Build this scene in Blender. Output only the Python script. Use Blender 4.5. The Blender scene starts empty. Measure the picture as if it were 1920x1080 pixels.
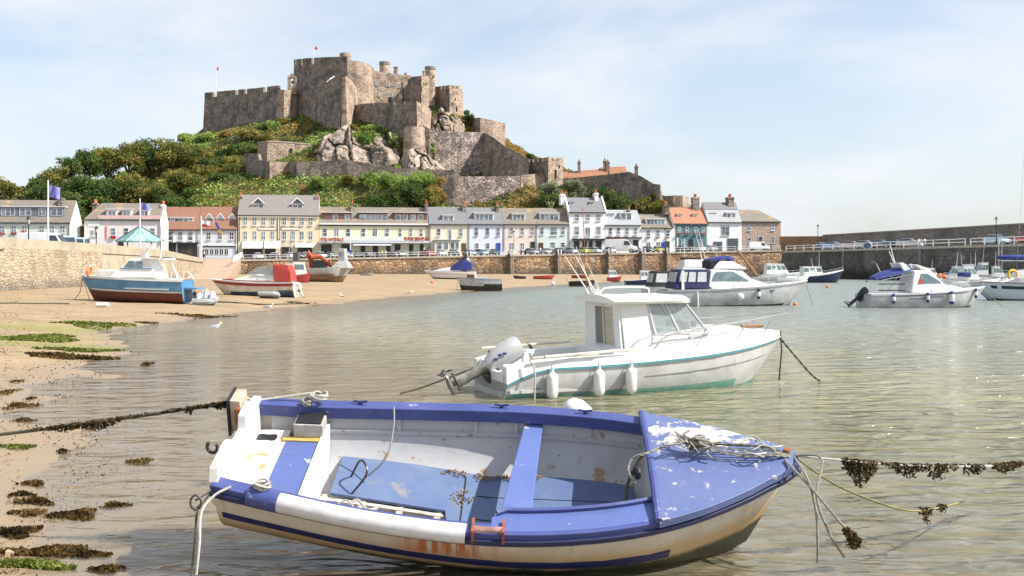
import bpy, math, random
import numpy as np
from mathutils import Vector, Matrix, noise
random.seed(7)
V = Vector; PI = math.pi
sc = bpy.context.scene
COL = sc.collection
# ------------------------------------------------------------------ camera
CH = 2.6            # eye height above the water
F = 2000.0          # focal length in pixels of the 1920 px wide photograph
HY = 500.0          # horizon row
cam = bpy.data.cameras.new('camera'); camo = bpy.data.objects.new('camera', cam); COL.objects.link(camo)
camo.location = (0, 0, CH); camo.rotation_euler = (PI/2, 0, 0)
cam.sensor_width = 36; cam.lens = 36*F/1920; cam.shift_y = (HY-540)/1920; cam.clip_start = .1; cam.clip_end = 6000
sc.camera = camo
# ------------------------------------------------------------------ sun + sky
EL = math.radians(46); AZ = math.radians(13)      # AZ: from +X towards the viewer
SUN = V((math.cos(EL)*math.cos(AZ), -math.cos(EL)*math.sin(AZ), math.sin(EL)))
sl = bpy.data.lights.new('sun', 'SUN'); sl.energy = 5.0; sl.angle = math.radians(.5); sl.color = (1, .955, .88)
so = bpy.data.objects.new('sun', sl); COL.objects.link(so); so.rotation_euler = SUN.to_track_quat('Z', 'Y').to_euler()
so.location = (60, -30, 90)
w = bpy.data.worlds.new("World"); sc.world = w; w.use_nodes = True
nt = w.node_tree; nt.nodes.clear(); N = nt.nodes.new; LK = nt.links.new
sky = N('ShaderNodeTexSky'); sky.sky_type = 'NISHITA'; sky.sun_disc = False
sky.sun_elevation = EL; sky.sun_rotation = math.atan2(SUN.x, SUN.y); sky.air_density = 1.0; sky.dust_density = 1.6; sky.ozone_density = 1.4
tc = N('ShaderNodeTexCoord'); mp = N('ShaderNodeMapping'); mp.inputs['Scale'].default_value = (1.0, 1.0, 2.6); mp.inputs['Location'].default_value = (.35, .2, .1)
LK(tc.outputs['Generated'], mp.inputs[0])
n1 = N('ShaderNodeTexNoise'); n1.inputs['Scale'].default_value = 4.2; n1.inputs['Detail'].default_value = 7; n1.inputs['Roughness'].default_value = .52; n1.inputs['Distortion'].default_value = .25
LK(mp.outputs[0], n1.inputs[0])
r1 = N('ShaderNodeValToRGB'); r1.color_ramp.elements[0].position = .40; r1.color_ramp.elements[1].position = .70
r1.color_ramp.elements[0].color = (.36, .36, .36, 1); r1.color_ramp.elements[1].color = (1, 1, 1, 1)
LK(n1.outputs[0], r1.inputs[0])
mx = N('ShaderNodeMix'); mx.data_type = 'RGBA'; LK(r1.outputs[0], mx.inputs['Factor']); LK(sky.outputs[0], mx.inputs['A'])
mx.inputs['B'].default_value = (4.75, 4.95, 5.2, 1)
bg = N('ShaderNodeBackground'); bg.inputs[1].default_value = .120; LK(mx.outputs['Result'], bg.inputs[0])
ow = N('ShaderNodeOutputWorld'); LK(bg.outputs[0], ow.inputs[0])
sc.view_settings.view_transform = 'Standard'; sc.view_settings.look = 'None'; sc.view_settings.gamma = 1; sc.view_settings.exposure = .68
sc.render.resolution_x = 1920; sc.render.resolution_y = 1080
# ------------------------------------------------------------------ helpers
def at(px, py, Y): return V(((px-960)/F*Y, Y, CH-(py-HY)/F*Y))
def wy(py, z=0.0): return (CH-z)*F/(py-HY)         # depth of a point of height z seen at row py
def X_(px, Y): return (px-960)/F*Y
def Z_(py, Y): return CH-(py-HY)/F*Y
MW = {}
def tagp(o, label=None, cat=None, group=None, kind=None):
    if label: o['label'] = label
    if cat: o['category'] = cat
    if group: o['group'] = group
    if kind: o['kind'] = kind
    return o
def empty(name, label, cat, M=None, group=None):
    o = bpy.data.objects.new(name, None); COL.objects.link(o); o.empty_display_size = .3
    M = M if M is not None else Matrix.Identity(4)
    if not isinstance(M, Matrix): M = Matrix.Translation(V(M))
    o.matrix_world = M; MW[o] = M.copy()
    return tagp(o, label, cat, group)
def frame(o, f, u=V((0, 0, 1))):
    """matrix with origin o, x along f, z close to u"""
    f = V(f).normalized(); l = V(u).cross(f).normalized(); u2 = f.cross(l)
    return Matrix(((f.x, l.x, u2.x, o[0]), (f.y, l.y, u2.y, o[1]), (f.z, l.z, u2.z, o[2]), (0, 0, 0, 1)))
class MB:
    def __init__(s): s.v = []; s.f = []; s.m = []
    def add(s, vs, fs, mi=0):
        b = len(s.v); s.v += [tuple(p) for p in vs]
        for f in fs: s.f.append(tuple(b+i for i in f)); s.m.append(mi)
        return s
    def hexa(s, lo, hi, mi=0):      # 4 bottom pts, 4 top pts (same order)
        return s.add(list(lo)+list(hi), [(3,2,1,0),(4,5,6,7),(0,1,5,4),(1,2,6,5),(2,3,7,6),(3,0,4,7)], mi)
    def box(s, c, d, mi=0, rz=0):
        x, y, z = d[0]/2, d[1]/2, d[2]/2; cs, sn = math.cos(rz), math.sin(rz)
        P = [(c[0]+a*cs-b*sn, c[1]+a*sn+b*cs, c[2]+e) for e in (-z, z) for a, b in ((-x,-y),(x,-y),(x,y),(-x,y))]
        return s.hexa(P[:4], P[4:], mi)
    def b2(s, a, b, mi=0):
        return s.box([(a[i]+b[i])/2 for i in range(3)], [abs(b[i]-a[i]) for i in range(3)], mi)
    def loft(s, rings, mi=0, closed=True, caps=True, mf=None):
        n = len(rings[0]); b = len(s.v)
        for r in rings: s.v += [tuple(p) for p in r]
        for i in range(len(rings)-1):
            for j in range(n if closed else n-1):
                k = (j+1) % n; s.f.append((b+i*n+j, b+i*n+k, b+(i+1)*n+k, b+(i+1)*n+j)); s.m.append(mf(i, j) if mf else mi)
        if caps and closed:
            s.f.append(tuple(b+j for j in reversed(range(n)))); s.m.append(mi)
            s.f.append(tuple(b+(len(rings)-1)*n+j for j in range(n))); s.m.append(mi)
        return s
    def tube(s, pts, r, n=6, mi=0):
        pts = [V(p) for p in pts]; rings = []; R = r if isinstance(r, (list, tuple)) else [r]*len(pts); a = None
        for i, p in enumerate(pts):
            d = (pts[min(i+1, len(pts)-1)]-pts[max(i-1, 0)])
            if d.length < 1e-9: d = V((0, 0, 1))
            d.normalize()
            if a is None or abs(a.dot(d)) > .95: a = V((0, 0, 1)) if abs(d.z) < .9 else V((1, 0, 0))
            a = (a-d*a.dot(d)).normalized(); c = d.cross(a)
            rings.append([p+(a*math.cos(2*PI*k/n)+c*math.sin(2*PI*k/n))*R[i] for k in range(n)])
        return s.loft(rings, mi)
    def cyl(s, c, r, h, n=12, mi=0, r2=None):
        r2 = r if r2 is None else r2
        return s.loft([[V((c[0]+q*math.cos(2*PI*k/n), c[1]+q*math.sin(2*PI*k/n), c[2]+z)) for k in range(n)] for q, z in ((r, 0), (r2, h))], mi)
    def lathe(s, c, prof, n=12, mi=0, ax=None):
        M = Matrix.Translation(V(c))
        if ax is not None: M = M @ V(ax).to_track_quat('Z', 'Y').to_matrix().to_4x4()
        return s.loft([[M @ V((max(r, 1e-4)*math.cos(2*PI*k/n), max(r, 1e-4)*math.sin(2*PI*k/n), z)) for k in range(n)] for r, z in prof], mi)
    def sph(s, c, r, n=10, mi=0, sc_=(1,1,1)):
        m = max(4, n//2)
        return s.loft([[V((c[0]+r*sc_[0]*math.sin(PI*i/m+1e-4)*math.cos(2*PI*k/n), c[1]+r*sc_[1]*math.sin(PI*i/m+1e-4)*math.sin(2*PI*k/n), c[2]-r*sc_[2]*math.cos(PI*i/m))) for k in range(n)] for i in range(m+1)], mi)
    def slab(s, q, t, mi=0, uv=(0,1,0,1), off=0.0):
        """thin solid on a quad q (p00,p10,p11,p01) with outward normal, between u/v fractions"""
        q = [V(p) for p in q]; n = (q[1]-q[0]).cross(q[3]-q[0]).normalized()
        def P(u, v): return (q[0]*(1-u)+q[1]*u)*(1-v)+(q[3]*(1-u)+q[2]*u)*v
        c = [P(uv[0], uv[2]), P(uv[1], uv[2]), P(uv[1], uv[3]), P(uv[0], uv[3])]
        return s.hexa([p+n*off for p in c], [p+n*(off+t) for p in c], mi)
    def prism(s, poly, z0, z1, mi=0, top=None):
        k = len(poly); zt = [z1]*k if top is None else top; zb = z0 if isinstance(z0, (list, tuple)) else [z0]*k
        return s.loft([[V((p[0], p[1], zb[i])) for i, p in enumerate(poly)], [V((p[0], p[1], zt[i])) for i, p in enumerate(poly)]], mi)
    def build(s, name, mats, parent=None, world=False, smooth=False, bevel=0, label=None, cat=None, group=None, kind=None, origin=None):
        me = bpy.data.meshes.new(name); vs = s.v; M = None
        if parent is not None and world:
            inv = MW[parent].inverted(); vs = [tuple(inv @ V(p)) for p in vs]
        if parent is None and origin is None and kind is None:
            a = np.array(vs); origin = ((a[:,0].min()+a[:,0].max())/2, (a[:,1].min()+a[:,1].max())/2, a[:,2].min())
        if parent is None and origin is not None: vs = [(p[0]-origin[0], p[1]-origin[1], p[2]-origin[2]) for p in vs]
        me.from_pydata(vs, [], s.f)
        if not isinstance(mats, (list, tuple)): mats = [mats]
        for m in mats: me.materials.append(m)
        if len(mats) > 1: me.polygons.foreach_set('material_index', s.m)
        me.validate()
        import bmesh
        bm = bmesh.new(); bm.from_mesh(me); bmesh.ops.recalc_face_normals(bm, faces=bm.faces); bm.to_mesh(me); bm.free()
        if smooth:
            me.polygons.foreach_set('use_smooth', [True]*len(me.polygons))
            try: me.set_sharp_from_angle(angle=math.radians(38))
            except Exception: pass
        o = bpy.data.objects.new(name, me); COL.objects.link(o)
        if parent is not None: o.parent = parent; MW[o] = MW[parent].copy()
        else:
            if origin is not None: o.location = origin; MW[o] = Matrix.Translation(V(origin))
            else: MW[o] = Matrix.Identity(4)
        if bevel:
            b = o.modifiers.new('bevel', 'BEVEL'); b.width = bevel; b.segments = 2; b.limit_method = 'ANGLE'; b.angle_limit = math.radians(40)
        return tagp(o, label, cat, group, kind)
def kids(o): return [c for c in COL.objects if c.parent is o]
CH_ = {}
def copy_tree(root, M, label=None, group=None, mats=None):
    if root not in CH_:
        CH_[root] = [(c, [g for g in COL.objects if g.parent is c]) for c in COL.objects if c.parent is root]
    r = root.copy(); COL.objects.link(r); r.matrix_world = M; MW[r] = M.copy()
    if label: r['label'] = label
    if group: r['group'] = group
    for c, gs in CH_[root]:
        d = c.copy(); COL.objects.link(d); d.parent = r
        if mats and c.name.split('.')[0] in mats:
            k = (c.data.name, mats[c.name.split('.')[0]].name)
            if k not in MCACHE:
                me = c.data.copy(); me.materials[0] = mats[c.name.split('.')[0]]; MCACHE[k] = me
            d.data = MCACHE[k]
        for g in gs:
            e = g.copy(); COL.objects.link(e); e.parent = d
    return r
MCACHE = {}
# ------------------------------------------------------------------ materials
MATS = {}
def mt(name, c, c2=None, scale=4, rough=.6, metal=0, bump=0, bscale=None, ramp=(.4, .6), spec=.5, co='Object', sx=(1,1,1), c3=None, s3=1.0, r3=(.5, .7), alpha=1, detail=6, trans=0, coat=0):
    if name in MATS: return MATS[name]
    m = bpy.data.materials.new(name); m.use_nodes = True; t = m.node_tree; b = t.nodes['Principled BSDF']
    b.inputs['Base Color'].default_value = (*c, 1); b.inputs['Roughness'].default_value = rough; b.inputs['Metallic'].default_value = metal
    b.inputs['Specular IOR Level'].default_value = spec; b.inputs['Alpha'].default_value = alpha; b.inputs['Transmission Weight'].default_value = trans
    b.inputs['Coat Weight'].default_value = coat
    if c2 is not None or bump:
        tc = t.nodes.new('ShaderNodeTexCoord'); mp = t.nodes.new('ShaderNodeMapping'); mp.inputs['Scale'].default_value = sx
        if co == 'Position':
            g = t.nodes.new('ShaderNodeNewGeometry'); t.links.new(g.outputs['Position'], mp.inputs[0])
        else: t.links.new(tc.outputs[co], mp.inputs[0])
    def nz(sc_, det=detail):
        n = t.nodes.new('ShaderNodeTexNoise'); n.inputs['Scale'].default_value = sc_; n.inputs['Detail'].default_value = det; n.inputs['Roughness'].default_value = .62
        t.links.new(mp.outputs[0], n.inputs[0]); return n
    def rp(src, a, bb):
        r = t.nodes.new('ShaderNodeMapRange'); r.inputs['From Min'].default_value = a; r.inputs['From Max'].default_value = bb
        t.links.new(src, r.inputs['Value']); return r.outputs[0]
    if c2 is not None:
        x = t.nodes.new('ShaderNodeMix'); x.data_type = 'RGBA'; x.inputs['A'].default_value = (*c, 1); x.inputs['B'].default_value = (*c2, 1)
        t.links.new(rp(nz(scale).outputs[0], *ramp), x.inputs['Factor']); out = x.outputs['Result']
        if c3 is not None:
            y = t.nodes.new('ShaderNodeMix'); y.data_type = 'RGBA'; y.inputs['B'].default_value = (*c3, 1); t.links.new(out, y.inputs['A'])
            t.links.new(rp(nz(s3, 8).outputs[0], *r3), y.inputs['Factor']); out = y.outputs['Result']
        t.links.new(out, b.inputs['Base Color'])
    if bump:
        n = nz(bscale or scale*2); bp = t.nodes.new('ShaderNodeBump'); bp.inputs['Strength'].default_value = 1; bp.inputs['Distance'].default_value = bump
        t.links.new(n.outputs[0], bp.inputs['Height']); t.links.new(bp.outputs[0], b.inputs['Normal'])
    MATS[name] = m; return m
def stone(name, cols, cell=.8, mortar=(.3,.26,.2), mw=.05, stain=None, sscale=.15, sramp=(.5,.65), bump=.08, var=.5, lowz=None, white=None, asp=(1,1,1.6)):
    """masonry: voronoi blocks of varied colour, mortar joints, large stains; lowz=(z0,z1,colour) weedy band at the foot"""
    m = bpy.data.materials.new(name); m.use_nodes = True; t = m.node_tree; b = t.nodes['Principled BSDF']; L = t.links.new; A = t.nodes.new
    b.inputs['Roughness'].default_value = .9; b.inputs['Specular IOR Level'].default_value = .2
    g = A('ShaderNodeNewGeometry'); mp = A('ShaderNodeMapping'); mp.inputs['Scale'].default_value = asp; L(g.outputs['Position'], mp.inputs[0])
    v = A('ShaderNodeTexVoronoi'); v.inputs['Scale'].default_value = 1/cell; v.inputs['Randomness'].default_value = .85; L(mp.outputs[0], v.inputs['Vector'])
    e = A('ShaderNodeTexVoronoi'); e.feature = 'DISTANCE_TO_EDGE'; e.inputs['Scale'].default_value = 1/cell; e.inputs['Randomness'].default_value = .85; L(mp.outputs[0], e.inputs['Vector'])
    sp = A('ShaderNodeSeparateColor'); L(v.outputs['Color'], sp.inputs[0])
    r = A('ShaderNodeValToRGB'); r.color_ramp.interpolation = 'LINEAR'
    while len(r.color_ramp.elements) < len(cols): r.color_ramp.elements.new(.5)
    for i, c in enumerate(cols): r.color_ramp.elements[i].position = i/(len(cols)-1); r.color_ramp.elements[i].color = (*c, 1)
    L(sp.outputs[0], r.inputs[0])
    n = A('ShaderNodeTexNoise'); n.inputs['Scale'].default_value = sscale; n.inputs['Detail'].default_value = 8; n.inputs['Roughness'].default_value = .65; L(g.outputs['Position'], n.inputs[0])
    mr = A('ShaderNodeMapRange'); mr.inputs['From Min'].default_value = sramp[0]; mr.inputs['From Max'].default_value = sramp[1]; L(n.outputs[0], mr.inputs['Value'])
    x = A('ShaderNodeMix'); x.data_type = 'RGBA'; L(r.outputs[0], x.inputs['A']); x.inputs['B'].default_value = (*(stain or cols[0]), 1)
    mu = A('ShaderNodeMath'); mu.operation = 'MULTIPLY'; mu.inputs[1].default_value = .8 if stain else 0; L(mr.outputs[0], mu.inputs[0]); L(mu.outputs[0], x.inputs['Factor'])
    out = x.outputs['Result']
    em = A('ShaderNodeMapRange'); em.inputs['From Min'].default_value = mw; em.inputs['From Max'].default_value = 0; L(e.outputs[0], em.inputs['Value'])
    y = A('ShaderNodeMix'); y.data_type = 'RGBA'; L(out, y.inputs['A']); y.inputs['B'].default_value = (*mortar, 1); L(em.outputs[0], y.inputs['Factor']); out = y.outputs['Result']
    if white:
        n2 = A('ShaderNodeTexNoise'); n2.inputs['Scale'].default_value = white[1]; n2.inputs['Detail'].default_value = 9; n2.inputs['Roughness'].default_value = .75
        m2 = A('ShaderNodeMapping'); m2.inputs['Scale'].default_value = (1, 1, .45); L(g.outputs['Position'], m2.inputs[0]); L(m2.outputs[0], n2.inputs[0])
        q = A('ShaderNodeMapRange'); q.inputs['From Min'].default_value = white[2]; q.inputs['From Max'].default_value = white[3]; L(n2.outputs[0], q.inputs['Value'])
        z = A('ShaderNodeMix'); z.data_type = 'RGBA'; L(out, z.inputs['A']); z.inputs['B'].default_value = (*white[0], 1); L(q.outputs[0], z.inputs['Factor']); out = z.outputs['Result']
    if lowz:
        s2 = A('ShaderNodeSeparateXYZ'); L(g.outputs['Position'], s2.inputs[0])
        n3 = A('ShaderNodeTexNoise'); n3.inputs['Scale'].default_value = .5; n3.inputs['Detail'].default_value = 5; L(g.outputs['Position'], n3.inputs[0])
        ad = A('ShaderNodeMath'); ad.operation = 'MULTIPLY_ADD'; L(n3.outputs[0], ad.inputs[0]); ad.inputs[1].default_value = 2.2; L(s2.outputs[2], ad.inputs[2])
        q = A('ShaderNodeMapRange'); q.inputs['From Min'].default_value = lowz[1]+1.1; q.inputs['From Max'].default_value = lowz[0]+1.1; L(ad.outputs[0], q.inputs['Value'])
        z = A('ShaderNodeMix'); z.data_type = 'RGBA'; L(out, z.inputs['A']); z.inputs['B'].default_value = (*lowz[2], 1)
        mm = A('ShaderNodeMath'); mm.operation = 'MULTIPLY'; mm.inputs[1].default_value = .82; L(q.outputs[0], mm.inputs[0]); L(mm.outputs[0], z.inputs['Factor']); out = z.outputs['Result']
    L(out, b.inputs['Base Color'])
    bp = A('ShaderNodeBump'); bp.inputs['Distance'].default_value = bump; bp.inputs['Strength'].default_value = 1
    sm = A('ShaderNodeMapRange'); sm.inputs['From Min'].default_value = 0; sm.inputs['From Max'].default_value = mw*2.5; L(e.outputs[0], sm.inputs['Value']); L(sm.outputs[0], bp.inputs['Height'])
    L(bp.outputs[0], b.inputs['Normal']); MATS[name] = m; return m
def leafmat(name, cols, scale=.35, sub=.0):
    m = bpy.data.materials.new(name); m.use_nodes = True; t = m.node_tree; b = t.nodes['Principled BSDF']; A = t.nodes.new; L = t.links.new
    b.inputs['Roughness'].default_value = .7; b.inputs['Specular IOR Level'].default_value = .15
    g = A('ShaderNodeNewGeometry'); n = A('ShaderNodeTexNoise'); n.inputs['Scale'].default_value = scale; n.inputs['Detail'].default_value = 4; L(g.outputs['Position'], n.inputs[0])
    a = A('ShaderNodeMath'); a.operation = 'MULTIPLY_ADD'; L(g.outputs['Random Per Island'], a.inputs[0]); a.inputs[1].default_value = .22; L(n.outputs[0], a.inputs[2])
    mr = A('ShaderNodeMapRange'); mr.inputs['From Min'].default_value = .40; mr.inputs['From Max'].default_value = .84; L(a.outputs[0], mr.inputs['Value'])
    r = A('ShaderNodeValToRGB')
    while len(r.color_ramp.elements) < len(cols): r.color_ramp.elements.new(.5)
    for i, c in enumerate(cols): r.color_ramp.elements[i].position = i/(len(cols)-1); r.color_ramp.elements[i].color = (*c, 1)
    L(mr.outputs[0], r.inputs[0]); L(r.outputs[0], b.inputs['Base Color'])
    tr = A('ShaderNodeBsdfTranslucent'); L(r.outputs[0], tr.inputs[0]); ms = A('ShaderNodeMixShader'); ms.inputs[0].default_value = .3
    L(b.outputs[0], ms.inputs[1]); L(tr.outputs[0], ms.inputs[2]); L(ms.outputs[0], t.nodes['Material Output'].inputs[0])
    MATS[name] = m; return m
# ================================================================== SETTING
SHORE = [(-3.0,2),(-3.5,8),(-4.3,10.5),(-5.6,13.5),(-8.4,18.6),(-9.4,21.7),(-10.4,26),(-12.4,33.5),(-16.3,43),(-16.6,51),(-15.4,58),(-13.7,69),(-11.6,80),(-7.6,102),(-.4,130),(8,158),(30,212),(58,262),(90,330)]
SA = np.array(SHORE)
def sdist(x, y):
    """signed distance to the shoreline, + on the sand"""
    x = np.asarray(x, float); y = np.asarray(y, float); best = np.full(x.shape, 1e9); sg = np.ones(x.shape)
    for (ax, ay), (bx, by) in zip(SHORE[:-1], SHORE[1:]):
        dx, dy = bx-ax, by-ay; t = np.clip(((x-ax)*dx+(y-ay)*dy)/(dx*dx+dy*dy), 0, 1)
        d = np.hypot(x-ax-t*dx, y-ay-t*dy); c = dx*(y-ay)-dy*(x-ax)
        m = d < best-1e-9; best = np.where(m, d, best); sg = np.where(m, np.sign(c), sg)
    return best*sg
def bz(x, y):
    d = sdist(x, y); x = np.asarray(x, float); y = np.asarray(y, float)
    near = np.clip((y-14)/30, 0, 1)
    up = .9*(1-np.exp(-np.maximum(d, 0)/(22-10*near))); dn = np.maximum(-1.6, np.minimum(d, 0)*(.024+.038*near))
    wob = .045*np.sin(x*.9+np.sin(y*.5)*1.7)*np.sin(y*.42+1+np.sin(x*.33))+.02*np.sin(x*3.1+y*1.1)*np.sin(y*2.3-x)
    wob = wob*np.exp(-np.abs(d)/9)*(0.5+.9*near)
    return up+dn+wob*np.where(d > -12, 1, 0)
def bzf(x, y): return float(bz(np.array([x]), np.array([y]))[0])
def gridmesh(xs, ys, zf, name, mats, kind='structure', attr=None, smooth=True, mask=None):
    X, Y = np.meshgrid(xs, ys); Zv = zf(X, Y); nx, ny = len(xs), len(ys)
    vs = np.stack([X.ravel(), Y.ravel(), Zv.ravel()], 1); i = np.arange(nx*ny).reshape(ny, nx)
    f = np.stack([i[:-1,:-1].ravel(), i[:-1,1:].ravel(), i[1:,1:].ravel(), i[1:,:-1].ravel()], 1)
    me = bpy.data.meshes.new(name); me.from_pydata(vs.tolist(), [], f.tolist()); me.materials.append(mats)
    if attr is not None:
        a = me.attributes.new('depth', 'FLOAT', 'POINT'); a.data.foreach_set('value', attr(X, Y).ravel().astype(np.float32))
    if smooth: me.polygons.foreach_set('use_smooth', [True]*len(me.polygons))
    o = bpy.data.objects.new(name, me); COL.objects.link(o); o['kind'] = kind; return o
# ---- sand
def sandmat():
    m = bpy.data.materials.new('sand'); m.use_nodes = True; t = m.node_tree; b = t.nodes['Principled BSDF']; A = t.nodes.new; L = t.links.new
    g = A('ShaderNodeNewGeometry'); s = A('ShaderNodeSeparateXYZ'); L(g.outputs['Position'], s.inputs[0])
    def nz(scale, det=6, sx=(1,1,1)):
        mp = A('ShaderNodeMapping'); mp.inputs['Scale'].default_value = sx; L(g.outputs['Position'], mp.inputs[0])
        n = A('ShaderNodeTexNoise'); n.inputs['Scale'].default_value = scale; n.inputs['Detail'].default_value = det; n.inputs['Roughness'].default_value = .65; L(mp.outputs[0], n.inputs[0]); return n.outputs[0]
    def mr(x, a, c):
        r = A('ShaderNodeMapRange'); r.inputs['From Min'].default_value = a; r.inputs['From Max'].default_value = c; L(x, r.inputs['Value']); return r.outputs[0]
    def mix(f, a, c):
        x = A('ShaderNodeMix'); x.data_type = 'RGBA'
        L(f, x.inputs['Factor'])
        if isinstance(a, tuple): x.inputs['A'].default_value = (*a, 1)
        else: L(a, x.inputs['A'])
        x.inputs['B'].default_value = (*c, 1); return x.outputs['Result']
    base = mix(mr(nz(.35), .35, .65), (.385,.285,.175), (.28,.20,.12))
    base = mix(mr(nz(9), .42, .72), base, (.27,.185,.105))
    base = mix(mr(nz(28, 3), .58, .70), base, (.15,.11,.07))
    base = mix(mr(nz(.5, 8, (.25, 1.6, 1)), .54, .66), base, (.22,.17,.11))          # streaky drift lines
    base = mix(mr(nz(1.6, 8, (.5, 1.6, 1)), .60, .68), base, (.13,.105,.06))
    ma = A('ShaderNodeMath'); ma.operation = 'MULTIPLY_ADD'; L(nz(.8), ma.inputs[0]); ma.inputs[1].default_value = .12; L(s.outputs[2], ma.inputs[2])
    wet = mr(ma.outputs[0], .17, .06)
    base = mix(wet, base, (.27,.20,.125))
    # green algae film near the water's edge
    mg = A('ShaderNodeMath'); mg.operation = 'MULTIPLY'; L(mr(nz(.22, 7, (.35, 1.3, 1)), .50, .58), mg.inputs[0]); 
    yb = A('ShaderNodeMath'); yb.operation = 'SUBTRACT'; L(s.outputs[1], yb.inputs[0]); yb.inputs[1].default_value = 38
    ya = A('ShaderNodeMath'); ya.operation = 'ABSOLUTE'; L(yb.outputs[0], ya.inputs[0]); L(mr(ya.outputs[0], 9, 5), mg.inputs[1])
    mh = A('ShaderNodeMath'); mh.operation = 'MULTIPLY'; L(mg.outputs[0], mh.inputs[0]); L(mr(nz(3, 6, (.5, 2, 1)), .40, .56), mh.inputs[1])
    base = mix(mh.outputs[0], base, (.19,.21,.04))
    L(base, b.inputs['Base Color'])
    rr = A('ShaderNodeMapRange'); rr.inputs['To Min'].default_value = .85; rr.inputs['To Max'].default_value = .32; L(wet, rr.inputs['Value']); L(rr.outputs[0], b.inputs['Roughness'])
    b.inputs['Specular IOR Level'].default_value = .35
    bp = A('ShaderNodeBump'); bp.inputs['Distance'].default_value = .05; L(nz(2.2, 9, (.6, 1.5, 1)), bp.inputs['Height']); L(bp.outputs[0], b.inputs['Normal'])
    return m
def lin(*seg):
    o = []
    for a, b, n in seg: o += list(np.linspace(a, b, n, endpoint=False))
    return np.array(o+[seg[-1][1]])
xs = lin((-900,-120,6),(-120,-40,20),(-40,-24,20),(-24,-4,90),(-4,20,30),(20,70,25),(70,900,8)); ys = lin((-60,3,6),(3,30,110),(30,60,60),(60,110,60),(110,270,70),(270,300,3))
gridmesh(xs, ys, bz, 'beach', sandmat())
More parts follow.
